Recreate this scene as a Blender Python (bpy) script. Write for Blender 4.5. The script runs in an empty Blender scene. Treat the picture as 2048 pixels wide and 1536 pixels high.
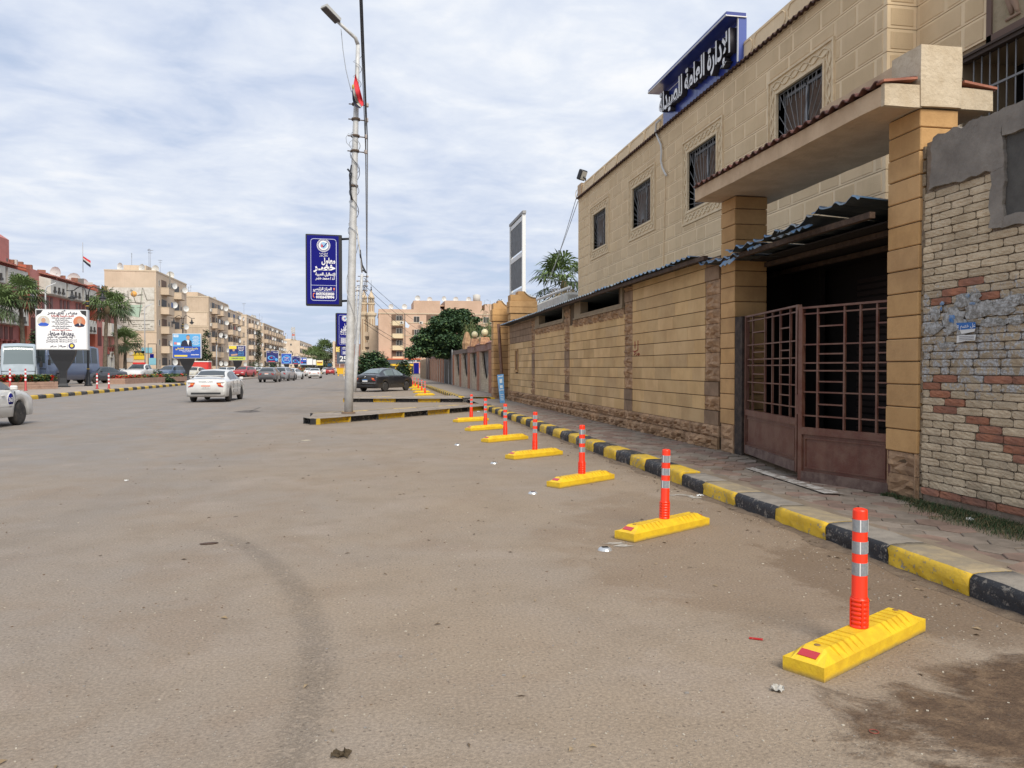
import bpy, bmesh, math, random
from math import sin, cos, pi, radians, hypot, atan2
from mathutils import Vector, Matrix, noise
R = random.Random(7)
sc = bpy.context.scene
COL = sc.collection

# ------------------------------------------------------------------ camera, sky, sun, exposure
cam_d = bpy.data.cameras.new('camera'); cam = bpy.data.objects.new('camera', cam_d); COL.objects.link(cam)
PITCH, YAW, FPX, EYE = radians(1.22), radians(10.1), 1550.0, 1.55
cam.location = (0, 0, EYE); cam.rotation_euler = (pi/2 - PITCH, 0, -YAW)
cam_d.sensor_width = 36; cam_d.lens = 36*FPX/2048; cam_d.clip_end = 5000; cam_d.clip_start = 0.05
sc.camera = cam
SUN_EL, SUN_AZ = radians(42), radians(168)      # azimuth clockwise from +Y
w = bpy.data.worlds.new('World'); sc.world = w; w.use_nodes = True
nt = w.node_tree; nt.nodes.clear()
def N(t, kind, **kw):
    n = t.nodes.new(kind)
    for k, v in kw.items(): setattr(n, k, v)
    return n
def L(t, a, b): t.links.new(a, b)
def setin(t, n, i, v):
    if hasattr(v, 'links'): t.links.new(v, n.inputs[i])
    elif v is not None: n.inputs[i].default_value = v
def M(t, op, a, b=None, c=None, clamp=False):
    n = N(t, 'ShaderNodeMath', operation=op); n.use_clamp = clamp
    setin(t, n, 0, a); setin(t, n, 1, b); setin(t, n, 2, c)
    return n.outputs[0]
def MIX(t, f, a, b, bt='MIX'):
    n = N(t, 'ShaderNodeMix', data_type='RGBA', blend_type=bt)
    setin(t, n, 0, f)
    for i, v in ((6, a), (7, b)):
        if hasattr(v, 'links'): t.links.new(v, n.inputs[i])
        else: n.inputs[i].default_value = (*v[:3], 1)
    return n.outputs[2]
def NOISE(t, vec, scale, detail=3, rough=.55, dist=0):
    n = N(t, 'ShaderNodeTexNoise'); n.inputs['Scale'].default_value = scale; n.inputs['Detail'].default_value = detail
    n.inputs['Roughness'].default_value = rough; n.inputs['Distortion'].default_value = dist
    if vec is not None: L(t, vec, n.inputs['Vector'])
    return n.outputs[0]
def SS(t, v, lo, hi):
    n = N(t, 'ShaderNodeMapRange', interpolation_type='SMOOTHSTEP'); setin(t, n, 0, v)
    n.inputs[1].default_value = lo; n.inputs[2].default_value = hi
    return n.outputs[0]
sky = N(nt, 'ShaderNodeTexSky', sky_type='NISHITA', sun_disc=False)
sky.sun_elevation = SUN_EL; sky.sun_rotation = SUN_AZ; sky.air_density = 1.0; sky.dust_density = 1.0; sky.ozone_density = 1.5
tc = N(nt, 'ShaderNodeTexCoord'); sep = N(nt, 'ShaderNodeSeparateXYZ'); L(nt, tc.outputs['Generated'], sep.inputs[0])
zz = M(nt, 'ADD', M(nt, 'MAXIMUM', sep.outputs[2], 0.0), 0.10)
cmb = N(nt, 'ShaderNodeCombineXYZ'); L(nt, M(nt, 'DIVIDE', sep.outputs[0], zz), cmb.inputs[0]); L(nt, M(nt, 'DIVIDE', sep.outputs[1], zz), cmb.inputs[1])
mp = N(nt, 'ShaderNodeMapping'); L(nt, cmb.outputs[0], mp.inputs[0]); mp.inputs['Rotation'].default_value = (0, 0, radians(-20)); mp.inputs['Scale'].default_value = (1.0, 1.1, 1); mp.inputs['Location'].default_value = (3.1, 1.7, 0)
big = NOISE(nt, mp.outputs[0], .42, 3, .5, .2)
rip = NOISE(nt, mp.outputs[0], 3.0, 5, .55, .35)
fin = NOISE(nt, mp.outputs[0], 9.0, 4, .6, .2)
dens = M(nt, 'ADD', M(nt, 'MULTIPLY', big, .50), M(nt, 'ADD', M(nt, 'MULTIPLY', rip, .38), M(nt, 'MULTIPLY', fin, .12)))
bright = SS(nt, dens, .40, .60)
cloud = MIX(nt, bright, (5.1, 5.75, 7.1), (6.8, 7.2, 7.9))
cloud = MIX(nt, SS(nt, dens, .54, .66), cloud, (7.9, 8.0, 8.2))
gap = M(nt, 'SUBTRACT', 1.0, SS(nt, M(nt, 'ADD', M(nt, 'MULTIPLY', big, .6), M(nt, 'MULTIPLY', rip, .4)), .36, .47))
lowb = M(nt, 'SUBTRACT', 1.0, SS(nt, sep.outputs[2], .0, .30))
skyb = MIX(nt, 1.0, sky.outputs[0], (1.0, 1.0, 1.0), 'MULTIPLY')
blue = MIX(nt, .6, skyb, (3.4, 4.4, 6.2))
c2 = MIX(nt, M(nt, 'MULTIPLY', gap, .45), cloud, blue)
c3 = MIX(nt, M(nt, 'MULTIPLY', lowb, .45), c2, (4.5, 5.3, 6.7))
bg = N(nt, 'ShaderNodeBackground'); L(nt, c3, bg.inputs[0]); bg.inputs[1].default_value = 0.1
wo = N(nt, 'ShaderNodeOutputWorld'); L(nt, bg.outputs[0], wo.inputs[0])
sd = bpy.data.lights.new('sun', 'SUN'); sd.energy = 3.0; sd.angle = radians(28); sd.color = (1.0, .93, .82)
so = bpy.data.objects.new('sun', sd); COL.objects.link(so)
sv = Vector((sin(SUN_AZ)*cos(SUN_EL), cos(SUN_AZ)*cos(SUN_EL), sin(SUN_EL)))
so.rotation_euler = sv.to_track_quat('Z', 'Y').to_euler()
sc.view_settings.view_transform = 'Standard'; sc.view_settings.look = 'None'
sc.view_settings.exposure = 0.3; sc.view_settings.gamma = 1.0; sc.view_settings.use_curve_mapping = False

# ------------------------------------------------------------------ measuring: where a sight line meets the ground or a vertical plane
def ray(px, py):
    a = (px-1024)/FPX; b = (768-py)/FPX
    f = cos(PITCH)+b*sin(PITCH); z = -sin(PITCH)+b*cos(PITCH)
    return a*cos(YAW)+f*sin(YAW), -a*sin(YAW)+f*cos(YAW), z
def G(px, py, z0=0.):
    x, y, z = ray(px, py); t = (z0-EYE)/z; return Vector((x*t, y*t, z0))
def WX(px, py, X):
    x, y, z = ray(px, py); t = X/x; return Vector((X, y*t, EYE+z*t))
def DY(px, py, Y):
    x, y, z = ray(px, py); t = Y/y; return Vector((x*t, Y, EYE+z*t))

# ------------------------------------------------------------------ materials
MATS = {}
def mat(name, col, rough=.8, col2=None, scale=3., bump=0., bscale=None, rnd=0., metal=0., coat=0., spec=None, dirt=None, dirt_h=None, streak=0., lo=.35, hi=.65, obj=False, trans=0.):
    if name in MATS: return MATS[name]
    m = bpy.data.materials.new(name); m.use_nodes = True; t = m.node_tree; b = t.nodes['Principled BSDF']
    b.inputs['Roughness'].default_value = rough; b.inputs['Metallic'].default_value = metal
    b.inputs['Coat Weight'].default_value = coat; b.inputs['Coat Roughness'].default_value = .08
    if spec is not None: b.inputs['Specular IOR Level'].default_value = spec
    if trans: b.inputs['Transmission Weight'].default_value = trans
    if obj: vec = N(t, 'ShaderNodeTexCoord').outputs['Object']
    else: vec = N(t, 'ShaderNodeNewGeometry').outputs['Position']
    c = None
    if col2 is not None:
        n1 = NOISE(t, vec, scale, 6, .65); c = MIX(t, SS(t, n1, lo, hi), col, col2)
    if rnd:
        oi = N(t, 'ShaderNodeObjectInfo'); hs = N(t, 'ShaderNodeHueSaturation')
        if c is None: hs.inputs['Color'].default_value = (*col, 1)
        else: L(t, c, hs.inputs['Color'])
        L(t, M(t, 'MULTIPLY_ADD', oi.outputs['Random'], 2*rnd, 1-rnd), hs.inputs['Value'])
        L(t, M(t, 'MULTIPLY_ADD', M(t, 'FRACT', M(t, 'MULTIPLY', oi.outputs['Random'], 17.3)), .5*rnd, 1-.25*rnd), hs.inputs['Saturation'])
        c = hs.outputs[0]
    if streak:
        s = N(t, 'ShaderNodeMapping'); L(t, vec, s.inputs[0]); s.inputs['Scale'].default_value = (1.6, 1.6, .12)
        sn = NOISE(t, s.outputs[0], 3.5, 5, .7)
        c = MIX(t, M(t, 'MULTIPLY', SS(t, sn, .5, .75), streak), c if c is not None else col, tuple(x*.45 for x in col))
    if dirt is not None:
        sp = N(t, 'ShaderNodeSeparateXYZ'); L(t, vec, sp.inputs[0])
        dn = NOISE(t, vec, 9, 5, .7)
        f = M(t, 'SUBTRACT', dirt_h, M(t, 'ADD', sp.outputs[2], M(t, 'MULTIPLY', dn, dirt_h)))
        c = MIX(t, M(t, 'MULTIPLY', SS(t, f, -.2*dirt_h, .55*dirt_h), .85), c if c is not None else col, dirt)
    if c is None: b.inputs['Base Color'].default_value = (*col, 1)
    else: L(t, c, b.inputs['Base Color'])
    if bump:
        bn = N(t, 'ShaderNodeBump'); bn.inputs['Strength'].default_value = bump; bn.inputs['Distance'].default_value = .02
        L(t, NOISE(t, vec, bscale or scale*6, 6, .65), bn.inputs['Height']); L(t, bn.outputs[0], b.inputs['Normal'])
    MATS[name] = m
    return m
def paint_mat(name, col, under=(.30, .27, .23), thr=.60, scale=16):
    m = bpy.data.materials.new(name); m.use_nodes = True; t = m.node_tree; b = t.nodes['Principled BSDF']
    vec = N(t, 'ShaderNodeNewGeometry').outputs['Position']
    n1 = NOISE(t, vec, scale, 8, .75); n2 = NOISE(t, vec, 2.2, 4, .6)
    chip = SS(t, M(t, 'ADD', n1, M(t, 'MULTIPLY', n2, .25)), thr+.12, thr+.17)
    sp = N(t, 'ShaderNodeSeparateXYZ'); L(t, vec, sp.inputs[0])
    dirt = SS(t, M(t, 'ADD', sp.outputs[2], M(t, 'MULTIPLY', NOISE(t, vec, 7, 6, .7), .08)), .060, .02)
    shade = MIX(t, SS(t, NOISE(t, vec, 5, 6, .7), .3, .75), tuple(x*1.0 for x in col), tuple(x*.72+.012 for x in col))
    c = MIX(t, chip, shade, under)
    c = MIX(t, M(t, 'MULTIPLY', dirt, .75), c, (.22, .18, .135))
    L(t, c, b.inputs['Base Color']); b.inputs['Roughness'].default_value = .62
    bn = N(t, 'ShaderNodeBump'); bn.inputs['Strength'].default_value = .6; bn.inputs['Distance'].default_value = .012
    L(t, M(t, 'SUBTRACT', NOISE(t, vec, 28, 6, .7), M(t, 'MULTIPLY', chip, .6)), bn.inputs['Height']); L(t, bn.outputs[0], b.inputs['Normal'])
    MATS[name] = m
    return m

# ------------------------------------------------------------------ mesh builder
class MB:
    def __init__(s): s.v = []; s.f = []; s.m = []; s.sm = []
    def add(s, vs, fs, mi=0, smooth=False):
        o = len(s.v); s.v += [tuple(p) for p in vs]
        for f in fs: s.f.append([o+i for i in f]); s.m.append(mi); s.sm.append(smooth)
        return s
    def box(s, x0, x1, y0, y1, z0, z1, mi=0):
        return s.add([(x0,y0,z0),(x1,y0,z0),(x1,y1,z0),(x0,y1,z0),(x0,y0,z1),(x1,y0,z1),(x1,y1,z1),(x0,y1,z1)],
                     [(0,3,2,1),(4,5,6,7),(0,1,5,4),(1,2,6,5),(2,3,7,6),(3,0,4,7)], mi)
    def obox(s, c, sx, sy, sz, rz=0, mi=0, mtx=None):
        mt = mtx or Matrix.Rotation(rz, 4, 'Z')
        vs = [Vector(c)+mt @ Vector((a*sx/2, b*sy/2, d*sz/2)) for d in (-1,1) for a, b in ((-1,-1),(1,-1),(1,1),(-1,1))]
        return s.add(vs, [(0,3,2,1),(4,5,6,7),(0,1,5,4),(1,2,6,5),(2,3,7,6),(3,0,4,7)], mi)
    def bevbox(s, x0, x1, y0, y1, z0, z1, b=.01, mi=0):
        xs = (x0, x1); ys = (y0, y1); zs = (z0, z1); P = {}
        vs = []
        for i in (0,1):
            for j in (0,1):
                for k in (0,1):
                    sx = b if i == 0 else -b; sy = b if j == 0 else -b; sz = b if k == 0 else -b
                    for ax in range(3):
                        p = [xs[i]+sx, ys[j]+sy, zs[k]+sz]; p[ax] = (xs[i], ys[j], zs[k])[ax]
                        P[(i,j,k,ax)] = len(vs); vs.append(tuple(p))
        fs = []
        def q(a,b_,c,d): fs.append((a,b_,c,d))
        for k in (0,1):
            f = [P[(0,0,k,2)],P[(1,0,k,2)],P[(1,1,k,2)],P[(0,1,k,2)]]; fs.append(f if k else f[::-1])
            f = [P[(k,0,0,0)],P[(k,1,0,0)],P[(k,1,1,0)],P[(k,0,1,0)]]; fs.append(f if k else f[::-1])
            f = [P[(0,k,0,1)],P[(0,k,1,1)],P[(1,k,1,1)],P[(1,k,0,1)]]; fs.append(f if k else f[::-1])
        for i in (0,1):
            for j in (0,1):
                f = [P[(i,j,0,0)],P[(i,j,0,1)],P[(i,j,1,1)],P[(i,j,1,0)]]; fs.append(f if i != j else f[::-1])
                f = [P[(i,0,j,0)],P[(i,0,j,2)],P[(i,1,j,2)],P[(i,1,j,0)]]; fs.append(f if i == j else f[::-1])
                f = [P[(0,i,j,1)],P[(1,i,j,1)],P[(1,i,j,2)],P[(0,i,j,2)]]; fs.append(f if i == j else f[::-1])
        for i in (0,1):
            for j in (0,1):
                for k in (0,1):
                    f = [P[(i,j,k,0)],P[(i,j,k,1)],P[(i,j,k,2)]]; fs.append(f if (i+j+k) % 2 else f[::-1])
        return s.add(vs, fs, mi)
    def tube(s, pts, r, n=8, mi=0, caps=True, smooth=True):
        pts = [Vector(p) for p in pts]; rr = r if isinstance(r, (list, tuple)) else [r]*len(pts)
        vs = []; prev = None
        for i, p in enumerate(pts):
            d = (pts[min(i+1, len(pts)-1)]-pts[max(i-1, 0)])
            d = d.normalized() if d.length > 1e-9 else Vector((0,0,1))
            if prev is None:
                up = Vector((0,0,1)) if abs(d.z) < .9 else Vector((1,0,0)); a = d.cross(up).normalized()
            else:
                a = (prev-d*prev.dot(d)); a = a.normalized() if a.length > 1e-6 else d.orthogonal().normalized()
            prev = a; b = d.cross(a)
            for k in range(n):
                t = 2*pi*k/n; vs.append(p+(a*cos(t)+b*sin(t))*rr[i])
        fs = [(i*n+k, i*n+(k+1) % n, (i+1)*n+(k+1) % n, (i+1)*n+k) for i in range(len(pts)-1) for k in range(n)]
        if caps: fs += [tuple(range(n))[::-1], tuple((len(pts)-1)*n+k for k in range(n))]
        return s.add(vs, fs, mi, smooth)
    def lathe(s, prof, c=(0,0,0), n=16, mi=0, smooth=True, axis='Z', caps=True):
        vs = []
        for r, z in prof:
            for k in range(n):
                t = 2*pi*k/n; p = (r*cos(t), r*sin(t), z)
                if axis == 'X': p = (p[2], p[0], p[1])
                elif axis == 'Y': p = (p[0], p[2], p[1])
                vs.append((c[0]+p[0], c[1]+p[1], c[2]+p[2]))
        fs = [(i*n+k, i*n+(k+1) % n, (i+1)*n+(k+1) % n, (i+1)*n+k) for i in range(len(prof)-1) for k in range(n)]
        if caps: fs += [tuple(range(n))[::-1], tuple((len(prof)-1)*n+k for k in range(n))]
        if axis == 'Y': fs = [f[::-1] for f in fs]
        return s.add(vs, fs, mi, smooth)
    def poly(s, pts, mi=0): return s.add(pts, [tuple(range(len(pts)))], mi)
    def prism(s, pts, vec, mi=0):
        n = len(pts); vec = Vector(vec); vs = [Vector(p) for p in pts]+[Vector(p)+vec for p in pts]
        fs = [tuple(range(n))[::-1], tuple(range(n, 2*n))]+[(i, (i+1) % n, n+(i+1) % n, n+i) for i in range(n)]
        return s.add(vs, fs, mi)
    def xf(s, mt):
        s.v = [tuple(mt @ Vector(p)) for p in s.v]; return s
    def mesh(s, name, mats):
        me = bpy.data.meshes.new(name); me.from_pydata(s.v, [], s.f)
        for m in mats if isinstance(mats, (list, tuple)) else [mats]: me.materials.append(m)
        me.polygons.foreach_set('material_index', s.m); me.polygons.foreach_set('use_smooth', s.sm); me.update()
        return me
    def obj(s, name, mats, parent=None, loc=None, rz=0, **tg):
        if tg.pop('fix', False): pass
        return mo(name, s.mesh(name, mats), parent, loc, rz, **tg)
def tag(o, label=None, cat=None, group=None, kind=None):
    if label: o['label'] = label
    if cat: o['category'] = cat
    if group: o['group'] = group
    if kind: o['kind'] = kind
    return o
def mo(name, me, parent=None, loc=None, rz=0, scale=None, **tg):
    o = bpy.data.objects.new(name, me); COL.objects.link(o)
    if parent is not None: o.parent = parent
    if loc is not None: o.location = loc
    if rz: o.rotation_euler = (0, 0, rz)
    if scale is not None: o.scale = scale
    return tag(o, **tg)
def thing(name, label, cat, loc=(0,0,0), rz=0, group=None):
    return mo(name, None, None, loc, rz, label=label, cat=cat, group=group)
def struct(name, **k): return mo(name, None, None, kind='structure', **k)
def copy_tree(o, parent=None):
    c = o.copy(); COL.objects.link(c); c.parent = parent
    for ch in o.children: copy_tree(ch, c)
    return c
def fixn(o):
    bm = bmesh.new(); bm.from_mesh(o.data); bmesh.ops.recalc_face_normals(bm, faces=bm.faces); bm.to_mesh(o.data); bm.free(); return o

# ------------------------------------------------------------------ Arabic shaping into presentation forms
AR = {'ا':(0xFE8D,),'أ':(0xFE83,),'إ':(0xFE87,),'آ':(0xFE81,),'ة':(0xFE93,),'د':(0xFEA9,),'ذ':(0xFEAB,),'ر':(0xFEAD,),'ز':(0xFEAF,),'و':(0xFEED,),'ى':(0xFEEF,),
      'ب':0xFE8F,'ت':0xFE95,'ث':0xFE99,'ج':0xFE9D,'ح':0xFEA1,'خ':0xFEA5,'س':0xFEB1,'ش':0xFEB5,'ص':0xFEB9,'ض':0xFEBD,'ط':0xFEC1,'ظ':0xFEC5,'ع':0xFEC9,'غ':0xFECD,
      'ف':0xFED1,'ق':0xFED5,'ك':0xFED9,'ل':0xFEDD,'م':0xFEE1,'ن':0xFEE5,'ه':0xFEE9,'ي':0xFEF1,'ئ':0xFE89}
LIG = {'لا':0xFEFB,'لإ':0xFEF9,'لأ':0xFEF7}
def shape(s):
    u = []; i = 0
    while i < len(s):
        if s[i:i+2] in LIG: u.append(('R', LIG[s[i:i+2]])); i += 2; continue
        if s[i] == 'ـ': u.append(('K', 0x640)); i += 1; continue
        a = AR.get(s[i])
        if a is None: u.append(('N', ord(s[i]) if s[i] != 'ء' else 0xFE80))
        elif isinstance(a, tuple): u.append(('R', a[0]))
        else: u.append(('D', a))
        i += 1
    out = []
    for k, (t, c) in enumerate(u):
        pv = k > 0 and u[k-1][0] in 'DK' and t != 'N'
        nx = t == 'D' and k+1 < len(u) and u[k+1][0] != 'N'
        if t in 'NK': out.append(chr(c))
        elif t == 'R': out.append(chr(c+(1 if pv else 0)))
        else: out.append(chr(c+(3 if pv and nx else 1 if pv else 2 if nx else 0)))
    # digits keep their order
    words = ''.join(out)[::-1]
    res = ''; run = ''
    for ch in words:
        if ch.isdigit() and ch.isascii(): run = ch+run
        else: res += run+ch; run = ''
    return res+run
def text(name, body, size, m, parent, org, right, up, arabic=True, bold=0., ext=0., align='CENTER', width=None, **tg):
    c = bpy.data.curves.new(name, 'FONT'); c.body = shape(body) if arabic else body
    c.size = size; c.offset = bold; c.extrude = ext; c.align_x = align; c.align_y = 'CENTER'; c.resolution_u = 3
    o = bpy.data.objects.new(name, c); COL.objects.link(o)
    bpy.context.view_layer.update()
    me = bpy.data.meshes.new_from_object(o.evaluated_get(bpy.context.evaluated_depsgraph_get()))
    bpy.data.objects.remove(o)
    me.materials.clear(); me.materials.append(m)
    rx = Vector(right).normalized(); uy = Vector(up).normalized(); nz = rx.cross(uy)
    if width and len(me.vertices):
        xs = [v.co.x for v in me.vertices]; k = width/max(1e-6, max(xs)-min(xs)); cx = (max(xs)+min(xs))/2
        for v in me.vertices: v.co.x = (v.co.x-cx)*k
    mt = Matrix(((rx.x, uy.x, nz.x, org[0]), (rx.y, uy.y, nz.y, org[1]), (rx.z, uy.z, nz.z, org[2]), (0,0,0,1)))
    me.transform(mt)
    return mo(name, me, parent, **tg)

# ------------------------------------------------------------------ shared materials
stone = mat('sandstone', (.62,.42,.205), .9, (.52,.335,.155), 1.4, .35, 30, rnd=.13, streak=.12)
stone_rough = mat('rough_sandstone', (.46,.29,.165), .95, (.28,.17,.095), 5, 1.0, 14, rnd=.14)
joint = mat('stone_joint', (.10,.065,.035), .95)
pil_m = mat('pillar_stone', (.54,.325,.14), .88, (.43,.25,.105), 2.2, .3, 40, rnd=.10, streak=.15)
plaster = mat('canopy_plaster', (.60,.44,.285), .9, (.50,.355,.225), 2.5, .5, 22, streak=.25)
plaster_l = mat('pale_plaster', (.62,.52,.38), .9, (.52,.42,.29), 4, .8, 18, streak=.15)
mortar = mat('facade_mortar', (.82,.645,.42), .92, (.73,.57,.365), 1.2, .25, 60, streak=.15)
panel_m = mat('facade_panel', (.70,.53,.325), .95, (.63,.47,.28), .9, .55, 90, rnd=.05, streak=.12)
relief = mat('carved_relief', (.74,.60,.40), .9, (.64,.50,.32), 6, .3, 50)
terra = mat('terracotta', (.13,.05,.038), .8, (.07,.03,.024), 7, .3, 40, rnd=.2)
terra_l = mat('terracotta_light', (.42,.17,.11), .8, (.30,.12,.08), 7, .3, 40, rnd=.15)
cement = mat('raw_cement', (.27,.24,.205), .95, (.17,.15,.13), 2.2, .9, 11, lo=.3, hi=.7, streak=.3)
brick_c = mat('cream_brick', (.40,.335,.235), .9, (.30,.24,.165), 4, .8, 22, rnd=.12)
brick_r = mat('red_brick', (.36,.155,.09), .9, (.25,.115,.075), 5, .6, 22, rnd=.15)
brick_j = mat('brick_joint', (.19,.145,.105), .95, (.26,.20,.15), 8, .6)
paper = mat('torn_paper', (.46,.46,.45), .95, (.24,.23,.21), 22, 1.0, 45, lo=.4, hi=.6)
paper_b = mat('blue_paper', (.05,.17,.42), .85, (.30,.36,.42), 14, .5)
white_p = mat('white_paper', (.68,.68,.66), .8)
gate_m = mat('gate_paint', (.11,.036,.022), .5, (.15,.075,.05), 3.5, .25, 30, streak=.3)
gate_d = mat('gate_dusty', (.17,.115,.09), .7, (.09,.05,.04), 6, .3, 30)
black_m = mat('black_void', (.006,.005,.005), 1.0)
dark_m = mat('interior_shade_black', (.02,.014,.012), .9)  # near black, the shade of the enclosed inside put into the colour
glass_d = mat('dark_glass', (.02,.024,.03), .12, spec=.6)
blue_sh = mat('blue_sheet', (.085,.20,.36), .45, (.20,.24,.27), 4, .1, metal=.3)
sheet_m = mat('grey_sheet', (.34,.39,.42), .45, (.20,.22,.23), 4, .1, metal=.4)
sheet_e = mat('sheet_edge', (.05,.06,.065), .6)
wood_m = mat('old_wood', (.09,.055,.035), .9, (.05,.03,.02), 8, .5)
yel = paint_mat('yellow_kerb_paint', (.74,.47,.02), thr=.555); blk = paint_mat('black_kerb_paint', (.014,.015,.019), under=(.20,.18,.155), thr=.545)
conc = mat('worn_concrete', (.30,.265,.22), .9, (.21,.185,.155), 4, .6, 25)
conc_y = mat('yellowed_concrete', (.37,.29,.175), .9, (.26,.215,.15), 5, .6, 25)
galv = mat('pole_galvanised', (.58,.58,.57), .55, (.46,.46,.45), 5, .2, 30, metal=.15, streak=.2)
blackp = mat('black_paint', (.012,.012,.014), .45)
white = mat('white_paint', (.72,.72,.70), .5)
cable_m = mat('cable_black', (.012,.014,.02), .6)
cable_g = mat('cable_grey', (.35,.38,.42), .5)
blue_sg = mat('sign_blue', (.006,.007,.17), .55, spec=.12)
navy = mat('navy_panel', (.018,.035,.22), .3, coat=.3)
navy_l = mat('navy_panel_light', (.05,.085,.32), .3, coat=.3)
sign_w = mat('sign_white', (.80,.80,.80), .5)
orange_m = mat('sign_orange', (.85,.22,.08), .5)
red_m = mat('sign_red', (.62,.03,.03), .5)

# ------------------------------------------------------------------ the ground
def circle3(a, b, c):
    ax, ay, bx, by, cx, cy = a.x, a.y, b.x, b.y, c.x, c.y
    d = 2*(ax*(by-cy)+bx*(cy-ay)+cx*(ay-by))
    ux = ((ax*ax+ay*ay)*(by-cy)+(bx*bx+by*by)*(cy-ay)+(cx*cx+cy*cy)*(ay-by))/d
    uy = ((ax*ax+ay*ay)*(cx-bx)+(bx*bx+by*by)*(ax-cx)+(cx*cx+cy*cy)*(bx-ax))/d
    return ux, uy, hypot(ax-ux, ay-uy)
def road_mat():
    m = bpy.data.materials.new('dusty_asphalt'); m.use_nodes = True; t = m.node_tree; b = t.nodes['Principled BSDF']
    vec = N(t, 'ShaderNodeNewGeometry').outputs['Position']; sp = N(t, 'ShaderNodeSeparateXYZ'); L(t, vec, sp.inputs[0]); X, Y = sp.outputs[0], sp.outputs[1]
    n_big = NOISE(t, vec, .33, 5, .6); n_mid = NOISE(t, vec, 1.7, 6, .65); n_fin = NOISE(t, vec, 55, 4, .7); n_sp = NOISE(t, vec, 150, 2, .5)
    dust = M(t, 'ADD', SS(t, X, -9, 4.5), M(t, 'MULTIPLY', M(t, 'SUBTRACT', n_big, .5), 1.9))
    near = SS(t, Y, 26, 4)
    dust = M(t, 'ADD', M(t, 'MULTIPLY', dust, .8), M(t, 'MULTIPLY', near, .25), clamp=True)
    c = MIX(t, dust, (.262,.242,.225), (.315,.25,.185))
    c = MIX(t, M(t, 'MULTIPLY', SS(t, n_mid, .42, .72), .40), c, (.225,.175,.125))
    c = MIX(t, M(t, 'MULTIPLY', SS(t, NOISE(t, vec, .62, 6, .68, 1.2), .48, .66), .45), c, (.265,.20,.145))
    c = MIX(t, M(t, 'MULTIPLY', SS(t, NOISE(t, vec, 3.7, 7, .75, 1.5), .58, .72), .28), c, (.17,.13,.095))
    c = MIX(t, M(t, 'MULTIPLY', SS(t, NOISE(t, vec, .9, 5, .6, .4), .52, .7), .35), c, (.37,.31,.26))
    # worn wheel arc
    u, v, rr = circle3(G(455,1075), G(600,1190), G(585,1520))
    dd = M(t, 'ABSOLUTE', M(t, 'SUBTRACT', M(t, 'SQRT', M(t, 'ADD', M(t, 'POWER', M(t, 'SUBTRACT', X, u), 2), M(t, 'POWER', M(t, 'SUBTRACT', Y, v), 2))), rr))
    arc = M(t, 'MULTIPLY', M(t, 'MULTIPLY', SS(t, dd, .17, .02), SS(t, X, u+.1, u+.5)), M(t, 'MULTIPLY', SS(t, NOISE(t, vec, 16, 6, .8), .42, .58), SS(t, Y, 8.6, 7)))
    c = MIX(t, M(t, 'MULTIPLY', arc, .19), c, (.14,.12,.10))
    # streaky traffic tracks along the street
    mpn = N(t, 'ShaderNodeMapping'); L(t, vec, mpn.inputs[0]); mpn.inputs['Scale'].default_value = (1, .04, 1)
    c = MIX(t, M(t, 'MULTIPLY', M(t, 'MULTIPLY', SS(t, NOISE(t, mpn.outputs[0], .8, 4, .6), .45, .7), .30), SS(t, X, -1, -4)), c, (.175,.17,.165))
    # earth spilled over the asphalt near the kerb
    def blob(cx, cy, rx, ry, sc, amp):
        e = M(t, 'ADD', M(t, 'POWER', M(t, 'DIVIDE', M(t, 'SUBTRACT', X, cx), rx), 2), M(t, 'POWER', M(t, 'DIVIDE', M(t, 'SUBTRACT', Y, cy), ry), 2))
        e = M(t, 'ADD', e, M(t, 'MULTIPLY', M(t, 'SUBTRACT', NOISE(t, vec, sc, 8, .68, .6), .5), amp))
        return SS(t, e, 1.25, .65)
    b1 = blob(3.55, 2.78, 1.55, .80, 2.1, 3.0); b2 = blob(3.60, 4.9, .62, 1.3, 2.6, 3.2); b3 = blob(3.0, 6.2, 1.3, 2.6, 1.1, 3.4)
    edge = SS(t, M(t, 'ADD', X, M(t, 'MULTIPLY', NOISE(t, vec, 2.3, 6, .7), .9)), 3.95, 4.45)
    c = MIX(t, M(t, 'MULTIPLY', b3, .42), c, (.22,.155,.10))
    c = MIX(t, M(t, 'MULTIPLY', edge, .6), c, (.22,.155,.10))
    c = MIX(t, M(t, 'MULTIPLY', b2, .55), c, (.15,.10,.062))
    tex = MIX(t, SS(t, NOISE(t, vec, 7, 8, .7, .8), .38, .66), (.085,.052,.032), (.165,.108,.065))
    c = MIX(t, M(t, 'MULTIPLY', b1, .93), c, tex)
    # spots, stones
    vo = N(t, 'ShaderNodeTexVoronoi'); vo.inputs['Scale'].default_value = 1.1; L(t, vec, vo.inputs['Vector'])
    vd = M(t, 'ADD', vo.outputs['Distance'], M(t, 'MULTIPLY', NOISE(t, vec, 20, 4, .7), .08))
    c = MIX(t, M(t, 'MULTIPLY', SS(t, vd, .075, .06), .65), c, (.075,.055,.04))
    vo2 = N(t, 'ShaderNodeTexVoronoi'); vo2.inputs['Scale'].default_value = 42; L(t, vec, vo2.inputs['Vector'])
    rnd_ = N(t, 'ShaderNodeSeparateColor'); L(t, vo2.outputs['Color'], rnd_.inputs[0])
    st = M(t, 'MULTIPLY', SS(t, vo2.outputs['Distance'], .30, .22), M(t, 'GREATER_THAN', rnd_.outputs[0], .84))
    c = MIX(t, M(t, 'MULTIPLY', M(t, 'MULTIPLY', st, .34), M(t, 'SUBTRACT', 1.0, b1)), c, (.52,.47,.40))
    st2 = M(t, 'MULTIPLY', SS(t, vo2.outputs['Distance'], .34, .26), M(t, 'LESS_THAN', rnd_.outputs[0], .12))
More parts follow.
